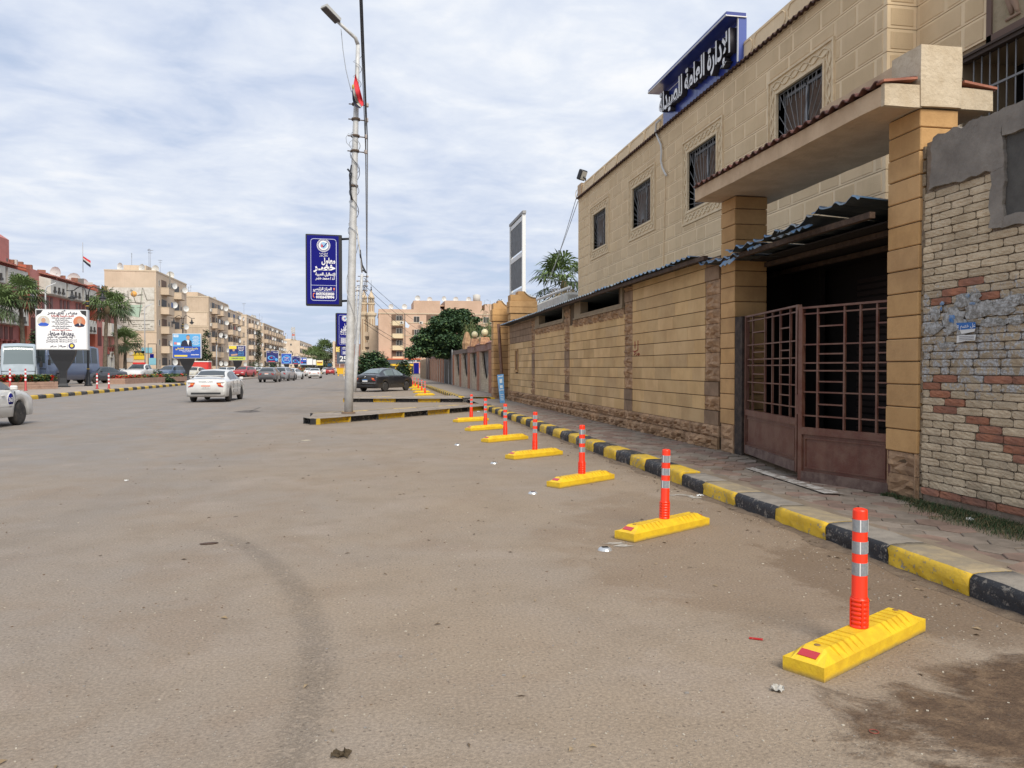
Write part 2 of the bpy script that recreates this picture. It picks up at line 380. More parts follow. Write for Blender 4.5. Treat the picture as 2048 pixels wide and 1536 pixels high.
    c = MIX(t, M(t, 'MULTIPLY', st2, .5), c, (.12,.095,.075))
    c = MIX(t, SS(t, n_fin, .35, .7), MIX(t, 1.0, c, (.80,.80,.80), 'MULTIPLY'), MIX(t, 1.0, c, (1.16,1.15,1.14), 'MULTIPLY'))
    L(t, c, b.inputs['Base Color']); b.inputs['Roughness'].default_value = .9; b.inputs['Specular IOR Level'].default_value = .25
    bn = N(t, 'ShaderNodeBump'); bn.inputs['Strength'].default_value = .75; bn.inputs['Distance'].default_value = .012
    h = M(t, 'ADD', M(t, 'MULTIPLY', n_fin, .55), M(t, 'ADD', M(t, 'MULTIPLY', n_sp, .4), M(t, 'ADD', M(t, 'MULTIPLY', st, .8), M(t, 'ADD', M(t, 'MULTIPLY', arc, -.4), M(t, 'MULTIPLY', M(t, 'MULTIPLY', b1, NOISE(t, vec, 13, 6, .7)), 2.2)))))
    L(t, h, bn.inputs['Height']); L(t, bn.outputs[0], b.inputs['Normal'])
    return m
MB().poly([(-2500,-300,-.004),(2500,-300,-.004),(2500,4000,-.004),(-2500,4000,-.004)]).obj('ground', mat('dry_earth', (.26,.215,.165), .95, (.19,.16,.12), .2), kind='structure')
MB().poly([(-16.3,-40,0),(4.05,-40,0),(4.05,900,0),(-16.3,900,0)]).obj('road', road_mat(), kind='structure')
MB().poly([(-37,-40,.002),(-25.2,-40,.002),(-25.2,900,.002),(-37,900,.002)]).obj('service_road', mat('service_asphalt', (.22,.21,.20), .9, (.27,.24,.21), .5, .3, 30), kind='structure')
# cracks and patches lying on the road
crack = mat('road_crack', (.07,.06,.055), .95, (.16,.14,.12), 5)
def strip(name, pts, wd, m, z=.004, **k):
    b = MB(); n = len(pts); vs = []
    for i, p in enumerate(pts):
        a = Vector(pts[max(0, i-1)]); c = Vector(pts[min(n-1, i+1)]); d = (c-a); d = Vector((-d.y, d.x, 0)).normalized()*wd*(.5+.5*R.random())
        vs += [(p[0]+d.x, p[1]+d.y, z), (p[0]-d.x, p[1]-d.y, z)]
    b.add(vs, [(2*i, 2*i+1, 2*i+3, 2*i+2) for i in range(n-1)]); return b.obj(name, m, **k)
road_marks = struct('road_cracks')
A = G(300,776); B = G(648,777)
strip('crack', [A.lerp(B, i/30)+Vector((0, .35*noise.noise((i*.5,0,0)), 0)) for i in range(31)], .16, crack, parent=road_marks)
A = G(470,825); B = G(520,821)
MB().poly([(p.x, p.y, .004) for p in (G(466,824), G(492,820.5), G(514,821), G(521,823), G(500,825.5))]).obj('asphalt_patch', crack, road_marks)
for (x0,y0,x1,y1) in ((500,823,520,815),(640,787,690,785),(650,795,690,794)):
    A = G(x0,y0); B = G(x1,y1); strip('crack', [A.lerp(B, i/8)+Vector((0,.1*noise.noise((i*.9,x0,0)),0)) for i in range(9)], .05, crack, parent=road_marks)
# dead leaves, pebbles, crumbs
b = MB()
for i in range(2600):
    if R.random() < .55: x, y = R.uniform(-4.5, 3.9), 2.2+abs(R.gauss(0, 5))
    else: x = 3.95-abs(R.gauss(0, .35)); y = R.uniform(2.6, 26)
    s = R.uniform(.002, .006)*(1.6 if R.random() < .06 else 1); a = R.uniform(0, pi); h = s*R.uniform(.4, 1.)
    b.obox((x, y, h*.45), s*2, s*1.3, h, a, R.choice((0,0,1,2)))
b.obj('pebbles', [mat('pebble_pale', (.46,.41,.33), .9), mat('pebble_brown', (.17,.12,.08), .9), mat('pebble_grey', (.25,.23,.21), .9)], kind='stuff')
b = MB()
for i in range(520):
    if R.random() < .5: x, y = R.uniform(-3.5, 3.6), R.uniform(3, 20)
    else: x = 3.93-abs(R.gauss(0,.28)); y = R.uniform(3.5, 24)
    a = R.uniform(0, 2*pi); l = R.uniform(.010,.030); w_ = l*R.uniform(.2,.45); u = Vector((cos(a), sin(a), 0)); v = Vector((-sin(a), cos(a), 0)); c = Vector((x, y, .004))
    b.add([c-u*l, c-v*w_+Vector((0,0,.006)), c+u*l, c+v*w_+Vector((0,0,R.uniform(0,.014)))], [(0,1,2,3)], R.choice((0,0,1)))
b.obj('dead_leaves', [mat('leaf_litter', (.11,.075,.045), .9), mat('leaf_litter_dry', (.27,.20,.12), .9)], kind='stuff')

# ------------------------------------------------------------------ kerb
KX = 3.95
kerb = struct('kerb')
def kerb_stone(parent, p, q, h, top, paint, topm, jit=0.0, z0=0., full=False):
    # a kerb stone from p to q along its road face, body lying to the right of p->q
    p = Vector((p[0], p[1], z0)); q = Vector((q[0], q[1], z0)); d = (q-p).normalized(); n = Vector((d.y, -d.x, 0)); Lg = (q-p).length-.008
    seg = max(2, int(Lg/.11)); prof = [(0,0),(0,h*.45),(.004,h*.80),(.03,h*.965),(.06,h),(top*.55,h+.004),(top,h)]
    b = MB(); vs = []
    for i in range(seg+1):
        for k, (u, z) in enumerate(prof):
            c = p+d*(Lg*i/seg)
            r = noise.noise((c.x*5+k*1.7, c.y*5, k*3.1))
            uu = u+(jit*r if k < 6 else 0); z_ = z+(jit*.5*noise.noise((c.x*4, c.y*4, 9+k)) if k > 1 else 0)
            vs.append(c+n*uu+Vector((0,0,z_)))
    m = len(prof); fs = []; mi = []
    b.v = [tuple(v) for v in vs]
    for i in range(seg):
        for k in range(m-1):
            b.f.append([i*m+k, (i+1)*m+k, (i+1)*m+k+1, i*m+k+1]); b.m.append(1 if (k >= (6 if full else 3)) else 0); b.sm.append(k > 0)
    for i in (0, seg):
        f = [i*m+k for k in range(m)]; vbase = len(b.v); b.v.append(tuple(p+d*(Lg*i/seg)+n*top)); f.append(vbase)
        b.f.append(f if i == 0 else f[::-1]); b.m.append(0); b.sm.append(False)
    return fixn(b.obj('kerb_stone', [paint, topm], parent))
ys = [2.0, 2.75, 3.6, 4.57, 5.45, 6.3, 7.15, 8.0, 8.85, 9.55, 10.3, 11.0]
while ys[-1] < 28: ys.append(ys[-1]+.66)
for i in range(len(ys)-1):
    y = ys[i]; far = y > 9.4; xj = KX+.02*sin(y*1.3)
    kerb_stone(kerb, (xj, y), (KX+.02*sin(ys[i+1]*1.3), ys[i+1]), .185 if far else .165, .26 if far else .32, blk if i % 2 == 0 else yel, (blk if i % 2 == 0 else yel) if far else (conc if i % 2 == 0 else conc_y), .022, full=False)
y = 36.5; i = 0
while y < 92:
    dy = .62 if y < 64 else 1.3
    kerb_stone(kerb, (KX, y), (KX, y+dy), .18, .26, blk if i % 2 else yel, blk if i % 2 else yel, .006); y += dy; i += 1
# ------------------------------------------------------------------ pavement: base, hexagon tiles, grass
def pz(y): return .165 if y > 11.3 else .165-.06*max(0, min(1, (11.3-y)/1.2)) if y > 8 else .105+.03*max(0, min(1, (8-y)/1.5))
b = MB(); yy = [1.5+i*.5 for i in range(54)]; vs = []
for y in yy: vs += [(KX+.24, y, min(.152, pz(y)+.03)), (KX+.75, y, pz(y)-.012), (5.85, y, pz(y)-.012)]
b.add(vs, [f for i in range(len(yy)-1) for f in ((3*i,3*i+1,3*i+4,3*i+3),(3*i+1,3*i+2,3*i+5,3*i+4))]); 
b.add([(5.85,6,.093),(9,6,.093),(9,13,.093),(5.85,13,.093)], [(0,1,2,3)])
b.obj('pavement_bed', mat('sandy_bed', (.20,.155,.11), .95, (.27,.21,.15), 3, .6, 30), kind='structure')
MB().poly([(3.97,28,.15),(6.0,28,.15),(6.6,44,.15),(6.4,93,.15),(4.1,93,.15),(4.1,36.5,.15)]).obj('far_pavement', mat('far_paving', (.29,.245,.20), .9, (.22,.185,.155), 2, .5, 14), kind='structure')
tile_a = mat('paving_pink', (.26,.175,.135), .88, (.18,.125,.095), 4, .4, 35, rnd=.14, dirt=None)
tile_b = mat('paving_grey', (.275,.225,.18), .88, (.19,.155,.12), 4, .4, 35, rnd=.14)
pave = struct('pavement')
tiles = []; hx, hy = .165, .143
k = 0; y = 2.4
while y < 28:
    row = 0; x = KX+.33+(hx*1.5 if k % 2 else 0)
    while x < 5.72:
        if not (y < 7.2 and x > 5.2-.0*(y)+ .12*sin(y*5)): tiles.append((x, y))
        x += hx*3
    y += hy; k += 1
def hexmesh(sc_=1):
    b = MB(); pts = [(cos(pi/3*i)*(hx*1.0-.004), sin(pi/3*i)*(hy*1.155-.004)) for i in range(6)]
    vs = [(px_, py_, -.03) for px_, py_ in pts]+[(px_, py_, -.004) for px_, py_ in pts]+[(px_*.95, py_*.95, 0) for px_, py_ in pts]
    return b.add(vs, [(i,(i+1)%6,6+(i+1)%6,6+i) for i in range(6)]+[(6+i,6+(i+1)%6,12+(i+1)%6,12+i) for i in range(6)]+[tuple(range(12,18))])
hm = [hexmesh().mesh('paving_tile', tile_a), hexmesh().mesh('paving_tile', tile_b)]
tiles.sort(key=lambda p: hypot(p[0], p[1]) if p[1] > 4.2 else 99)
rest = MB()
for i, (x, y) in enumerate(tiles):
    z = pz(y)+R.uniform(-.004,.005); tx, ty = R.gauss(0,.022), R.gauss(0,.022)
    if i < 300:
        o = mo('paving_tile', hm[(int(x*7.3+y*3.1)+R.choice((0,1))) % 2], pave, (x, y, z)); o.rotation_euler = (tx, ty, 0)
    else:
        h = hexmesh(); h.xf(Matrix.Translation((x, y, z)) @ Matrix.Rotation(tx*.6, 4, 'X')); rest.add(h.v, h.f, R.choice((0,1)))
rest.obj('paving_tiles', [tile_a, tile_b], pave, kind='stuff')
o = mo('paving_tile', hm[0], pave, (4.50, 4.62, .155)); o.rotation_euler = (.05,-.10,.25)
# white threshold strip at the gate
MB().add([(5.28,11.2,.118),(5.40,11.3,.118),(5.22,7.9,.125),(5.02,8.0,.125)], [(0,3,2,1)]).obj('threshold_strip', mat('worn_white', (.55,.52,.47), .8, (.24,.20,.165), 9, .4, lo=.42, hi=.58), pave)
# grass along the brick wall
b = MB()
for i in range(16000):
    y = R.uniform(4.2, 7.9); wdt = .62*max(.12, min(1, (7.9-y)/1.7))
    x = 5.74-abs(R.gauss(0, .42))*wdt
    if x < 5.0+ (y-4.2)*.05: continue
    z = pz(y)-.012; h = R.uniform(.02, .055)*(2.0 if R.random() < .03 else 1); a = R.uniform(0, 2*pi); ln = R.uniform(.3, 1.3)*h; wd = R.uniform(.0018,.0035)
    u = Vector((cos(a), sin(a), 0)); v = Vector((-sin(a), cos(a), 0))*wd; c = Vector((x, y, z))
    b.add([c-v, c+v, c+u*ln*.5+Vector((0,0,h*.65))+v*.6, c+u*ln*.5+Vector((0,0,h*.65))-v*.6, c+u*ln+Vector((0,0,h*.8))], [(0,1,2,3),(3,2,4)], R.choice((0,0,1,2)))
b.obj('grass', [mat('grass_green', (.035,.065,.02), .8), mat('grass_dark', (.028,.055,.018), .8), mat('grass_straw', (.17,.135,.065), .9)], kind='stuff')

# ------------------------------------------------------------------ parking stops with flexible posts
stop_y = mat('stop_yellow', (.78,.52,.02), .5, (.66,.41,.018), 9, .25, 50, dirt=(.20,.145,.07), dirt_h=.045)
post_o = mat('post_orange', (.93,.038,.006), .38)
refl_g = mat('reflective_grey', (.30,.33,.36), .25, (.38,.41,.44), 60, metal=.35)
refl_w = mat('reflective_edge', (.75,.76,.76), .3)
refl_r = mat('reflector_red', (.45,.012,.02), .25, coat=.6)
def make_stop():
    root = thing('parking_stop', '', '')
    LN, WD, HT = 1.16, .225, .125
    b = MB(); xs = [-LN/2, -LN/2+.001, -LN/2+.13]
    # hexagonal section block with sloping ends; ribs across the top
    st = [(-LN/2, 0), (-LN/2+.115, 1)]
    for side in (-1, 1):
        for k in range(5):
            c = side*(.15+k*.062)
            st += [(c-.010, 1), (c-.007, .78), (c+.007, .78), (c+.010, 1)]
    st += [(LN/2-.115, 1), (LN/2, 0)]; st.sort()
    prof = [(-WD/2,0),(-WD/2,.072),(-WD/2+.045,HT-.012),(-WD/2+.062,HT),(WD/2-.062,HT),(WD/2-.045,HT-.012),(WD/2,.072),(WD/2,0)]
    vs = []
    for x, f in st:
        for j, (yy_, z) in enumerate(prof):
            zz_ = z
            if 2 <= j <= 5: zz_ = .074+(z-.074)*f if f == 0 or f == 1 else z-.014
            if f == 0 and 2 <= j <= 5: yy_ = yy_*1.0
            vs.append((x, yy_, zz_))
    n = len(prof); fs = [(i*n+k, i*n+k+1, (i+1)*n+k+1, (i+1)*n+k) for i in range(len(st)-1) for k in range(n-1)]
    fs += [tuple(range(n)), tuple((len(st)-1)*n+k for k in range(n))[::-1]]
    b.add(vs, fs); fixn(b.obj('base', stop_y, root))
    for s in (-1, 1):
        c = MB(); sl = atan2(.05, .115)
        mt = Matrix.Rotation(-s*-sl, 4, 'Y')
        c.obox((s*(LN/2-.055), 0, .101), .05, .10, .004, mtx=Matrix.Rotation(s*sl, 4, 'Y')); c.obj('reflector', refl_r, root)
        MB().lathe([(.016,0),(.016,.003),(.009,.004)], (s*(LN/2-.125)*.97, 0, HT), 10).obj('bolt', mat('bolt_rust', (.25,.14,.05), .6), root)
    p = MB(); pr = [(.046, HT-.004)]; z = HT
    while z < HT+.155:
        pr += [(.0475, z), (.0475, z+.013), (.0425, z+.016), (.0425, z+.022)]; z += .0245
    pr += [(.043, HT+.165), (.041, HT+.17)]; pr += [(.0385, .765), (.036, .775), (.028, .778), (.026, .772), (.012, .772)]
    p.lathe(pr, n=24); 
    for k in range(4):
        a = k*pi/2+.5; p.obox((.047*cos(a), .047*sin(a), HT+.08), .006, .012, .15, mtx=Matrix.Rotation(a, 4, 'Z'))
    post = p.obj('post', post_o, root)
    for z0, z1 in ((.665,.712),(.545,.592),(.425,.475)):
        z0, z1 = z0-.01, z1+.01
        q = MB(); q.lathe([(.0408, z0),(.0408, z1)], n=24, caps=False); bb = q.obj('reflective_band', refl_g, post)
        a = radians(235)
        for da in (-.75, .95): MB().obox((.0412*cos(a+da), .0412*sin(a+da), (z0+z1)/2), .0016, .006, z1-z0, mtx=Matrix.Rotation(a+da, 4, 'Z')).obj('band_edge', refl_w, bb)
    return root
STOPS = [(2.62,3.83,30),(2.69,6.92,32),(2.74,10.05,35),(2.74,13.14,32),(2.73,16.15,34),(2.72,19.05,35),(2.74,22.08,33)]
SLAB = ['largest yellow parking stop with orange post, nearest the camera beside dark earth', 'second nearest yellow parking stop with orange post, in front of the brown double gate',
        'third yellow parking stop with orange post, counted from the camera', 'fourth yellow parking stop with orange post, counted from the camera', 'fifth yellow parking stop with orange post, counted from the camera',
        'sixth yellow parking stop, its orange post second from the traffic island', 'last yellow parking stop of the near row, orange post right before the traffic island']
ps0 = make_stop()
GS = 'yellow parking stops with orange posts in the near bay'; GF = 'parking stops beyond the traffic islands'
for i, (x, y, a) in enumerate(STOPS):
    o = ps0 if i == 0 else copy_tree(ps0)
    o.location = (x, y, 0.002); o.rotation_euler = (R.uniform(-.008,.008), R.uniform(-.004,.004), radians(a+R.uniform(-1,1))); tag(o, SLAB[i], 'parking stop', GS)
    for ch in o.children:
        if ch.name.startswith('post'): ch.rotation_euler = (R.uniform(-.02,.02), R.uniform(-.02,.02), R.uniform(-.4,.4))
ORD = ['nearest, rightmost', 'second nearest', 'third nearest', 'fourth nearest', 'fifth nearest', 'farthest']
for i, (px, py) in enumerate(((850,791),(843.5,785.5),(836.5,780.5),(830.5,776),(825.5,772.5),(822,770.5))):
    g = G(px, py); o = copy_tree(ps0); o.location = (g.x, g.y, .002); o.rotation_euler = (0,0,radians(33))
    tag(o, 'yellow parking stop, %s of the six by the black sedan' % ORD[i], 'parking stop', GF)
# road studs
def make_stud():
    r = thing('road_stud', '', '')
    MB().lathe([(.062,0),(.055,.014),(.040,.024),(.0,.026)], n=14, smooth=False).obj('body', mat('stud_alu', (.55,.57,.58), .35, metal=.6), r)
    MB().box(-.026,.026,-.02,.02,.024,.029).obj('solar_cell', glass_d, r); return r
st0 = make_stud()
for i, ((px, py), lb) in enumerate(zip(((1210,1100),(1066,987),(988,927),(915,890)), ('nearest silver road stud, left of the second parking stop','silver road stud left of the third parking stop','silver road stud left of the fourth parking stop','farthest silver road stud, left of the fifth parking stop'))):
    o = st0 if i == 0 else copy_tree(st0); o.location = G(px, py); tag(o, lb, 'road stud', 'silver road studs on the bay line')

# ------------------------------------------------------------------ litter
def crumple(name, c, s, m, label, cat, flat=.35, seed=0):
    b = MB(); n = 7; vs = []
    for i in range(n+1):
        for j in range(n+1):
            u, v = i/n-.5, j/n-.5
            vs.append((u*s*1.4+.2*s*noise.noise((i*.9,j*.9,seed)), v*s+.2*s*noise.noise((i*.9,j*.9,seed+5)), s*flat*abs(noise.noise((i*.7,j*.7,seed+9)))*1.6+.003))
    b.add(vs, [(i*(n+1)+j, (i+1)*(n+1)+j, (i+1)*(n+1)+j+1, i*(n+1)+j+1) for i in range(n) for j in range(n)])
    o = b.obj(name, m, loc=c, rz=seed); tag(o, label, cat); return o
crumple('crumpled_paper', G(1940,1041,.13), .055, white_p, 'small crumpled white tissue lying on the grass by the brick wall', 'litter', .5, 1)
crumple('crumpled_paper', G(253,962), .05, white_p, 'small white paper scrap alone on the asphalt at the left', 'litter', .4, 2)
crumple('plastic_scrap', G(1400,992), .06, white_p, 'white plastic scrap against the kerb in front of the gate', 'litter', .4, 3)
crumple('tissue_scrap', G(1556,1380), .055, mat('dirty_white', (.42,.40,.36), .9), 'shredded dirty white tissue in front of the nearest parking stop', 'litter', .45, 4)
crumple('dung_clump', G(682,1512), .05, mat('dark_clump', (.06,.042,.022), .95), 'dark brown clump on the asphalt at the bottom edge', 'litter', .5, 6)
crumple('paper_scrap', G(612,881), .14, mat('pale_card', (.50,.44,.33), .9), 'flat pale cardboard scrap before the traffic island', 'litter', .05, 7)
crumple('bottle_scrap', G(957,824), .09, white_p, 'white scrap lying against the traffic island kerb', 'litter', .5, 8)
o = MB().obox((0,0,.005), .075, .022, .004, .0).obj('candy_wrapper', mat('wrapper_red', (.45,.02,.02), .4, (.60,.45,.42), 60, lo=.6, hi=.7), loc=G(1512,1279), rz=-.55); tag(o, 'small red foil wrapper lying beside the nearest parking stop', 'wrapper')
o = MB().lathe([(0.0,0),(.045,.002),(.05,.008),(.0,.012)], n=10).obj('flattened_pod', mat('pod_brown', (.07,.04,.028), .8), loc=G(418,1088), rz=.2); o.scale = (1.6,.75,1); tag(o, 'flat dark brown seed pod on the asphalt at left', 'seed pod')
o = MB().lathe([(.017,.0),(.019,.003),(.021,.0),(.019,-.002)], n=14, caps=False).obj('rubber_ring', mat('ring_rust', (.22,.05,.03), .6), loc=G(1748,1465)+Vector((0,0,.004))); tag(o, 'small rust red ring on the asphalt by the dark earth stain', 'ring')
spill = mat('white_spill', (.46,.43,.38), .9, (.30,.26,.21), 12)
b = MB()
for cx, cy in ((1376,992),(1385,994),(1360,990),(1395,996),(1345,991),(1232,1087),(1245,1092)):
    g = G(cx, cy); n_ = 12; b.poly([(g.x+.07*R.uniform(.3,1.2)*cos(2*pi*i/n_)*1.6, g.y+.05*R.uniform(.3,1.2)*sin(2*pi*i/n_), .0035+R.random()*.001) for i in range(n_)])
b.obj('dried_spill', spill, road_marks)

# ------------------------------------------------------------------ stone blocks on a wall plane (normal -X): generic
def block_mesh(name, m, rough=0., seed=0):
    # unit block: x 0 (front, towards -X) to 1, y 0..1, z 0..1
    if not rough:
        b = MB(); b.bevbox(0,1,0,1,0,1,.04); me = b.mesh(name, m)
        return me
    b = MB(); n = 5; vs = []
    for i in range(n+1):
        for j in range(n+1):
            e = (i in (0,n)) or (j in (0,n)); vs.append((0.55*(1 if e else 0)+(0 if e else -rough*noise.noise((i*1.3+seed*7.7, j*1.9, seed*3.3))), i/n, j/n))
    fs = [(i*(n+1)+j, i*(n+1)+j+1, (i+1)*(n+1)+j+1, (i+1)*(n+1)+j) for i in range(n) for j in range(n)]
    b.add(vs, fs)
    o = len(b.v); b.add([(.55,0,0),(.55,1,0),(.55,1,1),(.55,0,1),(1,0,0),(1,1,0),(1,1,1),(1,0,1)], [(0,4,5,1),(1,5,6,2),(2,6,7,3),(3,7,4,0)])
    me = b.mesh(name, m); bm = bmesh.new(); bm.from_mesh(me); bmesh.ops.recalc_face_normals(bm, faces=bm.faces); bm.to_mesh(me); bm.free(); return me
def bevmesh(name, m, y, z, d, bev=.006):
    b = MB(); b.bevbox(0, d, 0, y, 0, z, bev); return fixm(b.mesh(name, m))
def fixm(me):
    bm = bmesh.new(); bm.from_mesh(me); bmesh.ops.recalc_face_normals(bm, faces=bm.faces); bm.to_mesh(me); bm.free(); return me
rough_v = [block_mesh('rough_stone', stone_rough, 1.3, s) for s in range(6)]
def put_rough(parent, X, y0, y1, z0, z1, d=.05):
    return mo('rough_stone', R.choice(rough_v), parent, (X-d, y0, z0), scale=(d+.03, y1-y0-.006, z1-z0-.006))
BM = {}
def put_block(parent, X, y0, y1, z0, z1, d=.03, m=stone, name='stone', bev=.003):
    key = (name, m.name, round(y1-y0,2), round(z1-z0,2), d)
    if key not in BM: BM[key] = bevmesh(name, m, y1-y0-.0015, z1-z0-.013, d+.02, bev)
    return mo(name, BM[key], parent, (X-d+R.uniform(-.003,.003), y0, z0))

# ------------------------------------------------------------------ perimeter wall of sandstone
WXF = 5.78
wall = thing('stone_wall', 'long sandstone perimeter wall with rough pilasters and slot openings beside the pavement', 'wall', (WXF, 12.3, 0))
wall.location = (0,0,0)
b = MB(); b.box(WXF+.03, WXF+.25, 12.2, 33.0, 0, 2.96); b.box(WXF+.03, WXF+.25, 12.2, 17.95, 2.96, 3.46); b.box(WXF+.03, WXF+.25, 27.6, 33, 2.96, 3.46); b.box(WXF+.03, WXF+.25, 21.9, 23.3, 2.96, 3.46)
b.obj('wall_core', joint, wall)
PED = [(12.37,12.94),(16.85,17.42),(22.6,23.2),(27.7,28.25)]
zc = [.56+.25*k for k in range(13)]
bays = [(12.94,16.85),(17.42,22.6),(23.2,27.7),(28.25,33.0)]
stain_m = mat('brown_sandstone', (.30,.195,.12), .92, (.21,.135,.08), 2.5, .5, 26, rnd=.1)
for bi, (y0, y1) in enumerate(bays):
    for k in range(12):
        z0 = zc[k]; z1 = z0+.25
        if z1 > 3.4: z1 = 3.44
        if z0 > 3.4: break
        if bi in (1,2) and z0 > 2.7: continue
        if z1-z0 < .06: continue
        y = y0+(.0 if k % 2 else .0)
        first = True
        while y < y1-.02:
            ln = R.choice((.62,.78,.9,1.05)); ln = ln*.6 if first and k % 2 else ln; first = False
            ye = min(y1, y+ln)
            if y1-ye < .22: ye = y1
            m = stain_m if (z0 > 2.9 and bi != 0) or (bi == 3 and z0 > 2.5) else stone
            if bi == 3 and 1.3 < z0+.12 < 2.35 and ye > 31.0 and y < 31.7:
                if y < 30.9: put_block(wall, WXF+.03, y, 31.0, z0, z1, m=m)
                put_block(wall, WXF+.03, 31.62, 33.0, z0, z1, m=m); y = y1; continue
            put_block(wall, WXF+.03, y, ye, z0, z1, m=m); y = ye
for (y0, y1) in PED:
    z = .56
    while z < 3.35:
        if R.random() < .8: put_rough(wall, WXF+.01, y0, y1, z, min(3.44, z+.25), .035)
        else: put_block(wall, WXF+.02, y0, y1, z, min(3.44, z+.25), m=stain_m)
        z += .25
for r_, (z0, z1) in enumerate(((.12,.36),(.36,.56))):
    y = 12.35
    while y < 32.95:
        ln = R.uniform(.24,.5); ye = min(33.0, y+ln); put_rough(wall, WXF-.02+.02*r_, y, ye, z0, z1, .075-.02*r_); y = ye
for (y0, y1) in ((17.5,22.05),(23.25,27.65)):
    y = y0
    while y < y1-.05:
        ye = min(y1, y+R.uniform(.3,.55)); put_rough(wall, WXF+.01, y, ye, 2.72, 2.96, .05); y = ye
    f = MB(); f.box(WXF-.02, WXF+.2, y0+.05, y1-.05, 2.965, 3.065); f.box(WXF-.05, WXF+.1, y0, y1, 2.94, 2.98)
    f.box(WXF-.02, WXF+.2, y0+.05, y0+.2, 3.065, 3.46); f.box(WXF-.02, WXF+.2, y1-.75, y1-.05, 3.065, 3.46)
    f.obj('slot_frame', mat('slot_plaster', (.33,.25,.155), .9, (.26,.19,.12), 3, .4, 20), wall)
f = MB(); f.box(WXF-.03, WXF+.06, 30.98, 31.06, 1.45, 2.3); f.box(WXF-.03, WXF+.06, 31.56, 31.64, 1.45, 2.3); f.box(WXF-.03, WXF+.06, 31.0, 31.62, 2.22, 2.32); f.box(WXF-.05, WXF+.06, 30.96, 31.66, 1.36, 1.46); f.obj('niche_frame', pil_m, wall)
MB().box(WXF+.02, WXF+.05, 31.06, 31.56, 1.46, 2.22).obj('niche_panel', mat('niche_wood', (.22,.12,.07), .7), wall)
gr = mat('graffiti_red', (.30,.035,.02), .7)
for pts in (((1270,683),(1270,697)),((1276,681),(1276,700),(1270,703),(1266,702)),((1268,710),(1271,707),(1269,705)),((1273,711),(1275,708),(1273,706)),((1277,711),(1279,708),(1278,706),(1276,709))):
    p3 = [WX(px, py, WXF-.004) for px, py in pts]; MB().tube(p3, .012, 5).obj('graffiti', gr, wall)
# lean-to sheet roof behind the wall top
shed = thing('sheet_roof', 'narrow blue grey corrugated sheet roof along the top of the sandstone wall', 'roof')
def corr(y0, y1, x0, x1, z0f, z1f, mats, parent, name='roof_sheet', pitch=.25, amp=.035, cut=None, tears=0):
    b = MB(); n = int((y1-y0)/pitch*6); vs = []
    for i in range(n+1):
        y = y0+(y1-y0)*i/n; ph = ((y-y0)/pitch) % 1
        h = amp*(max(0, min(1, (.5-abs(ph-.5))*4-.8)))
        xe = x0 - (cut(y) if cut else 0)
        for x, z in ((xe, z0f(y)), (x1, z1f(y))): vs.append((x, y, z+h))
    m = len(vs)
    b.add(vs, [(2*i,2*i+1,2*i+3,2*i+2) for i in range(n)], 0)
    b.add([(v[0], v[1], v[2]-.008) for v in vs], [(2*i,2*i+2,2*i+3,2*i+1) for i in range(n)], 1)
    b.add([vs[2*i] for i in range(n+1)]+[(vs[2*i][0]-.012, vs[2*i][1], vs[2*i][2]-.020) for i in range(n+1)], [(i,i+1,n+2+i,n+1+i) for i in range(n)], 0)
    return b.obj(name, mats, parent)
y = 12.75
sheets = []
while y < 33.3:
    ye = min(33.5, y+1.0); dz = R.uniform(-.01,.012)
    corr(y, ye+.06, 5.42, 7.9, lambda q, dz=dz: 3.47+dz-.004*(q-12), lambda q: 3.36-.004*(q-12), [blue_sh if y < 16 or R.random() < .25 else sheet_m, sheet_e], shed, cut=lambda q: .02*noise.noise((q*3,0,0))); y = ye
MB().box(5.46, 5.54, 12.3, 33.3, 3.36, 3.43).obj('purlin', wood_m, shed)
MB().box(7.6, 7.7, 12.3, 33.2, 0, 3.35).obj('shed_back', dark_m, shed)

# ------------------------------------------------------------------ gate pillars, canopy
def pillar(name, label, y0, y1, x0, x1, z1, seedz=.12):
    t = thing(name, label, 'pillar'); z = seedz; k = 0
    while z < z1-.02:
        ze = min(z1, z+.25); 
        if k < 2: 
            MB().box(x0+.05, x1-.03, y0+.03, y1-.02, z, ze).obj('core', joint, t)
            o = mo('rough_stone', R.choice(rough_v), t, (x0, y0, z), scale=(.04, y1-y0, ze-z-.006))
            o = mo('rough_stone', R.choice(rough_v), t, (x1, y0, z), scale=(.04, x1-x0, ze-z-.006)); o.rotation_euler = (0,0,pi/2)
        else:
            o = fixn(MB().bevbox(x0+R.uniform(-.006,.004), x1, y0+R.uniform(-.004,.006), y1, z, ze-.010, .009).obj('stone', pil_m, t))
        z = ze; k += 1
    MB().box(x0+.02, x1-.02, y0+.02, y1-.02, .5, z1).obj('core', joint, t)
    return t
pillar('gate_pillar', 'sandstone gate pillar at the near side of the double gate, beside the brick wall', 7.42, 7.94, 5.74, 6.20, 4.32)
pillar('gate_pillar', 'sandstone gate pillar at the far side of the double gate, where the long wall starts', 11.72, 12.23, 5.74, 6.30, 4.32)
can = thing('gate_canopy', 'cast plaster canopy beam with terracotta tiles spanning the gate pillars', 'canopy')
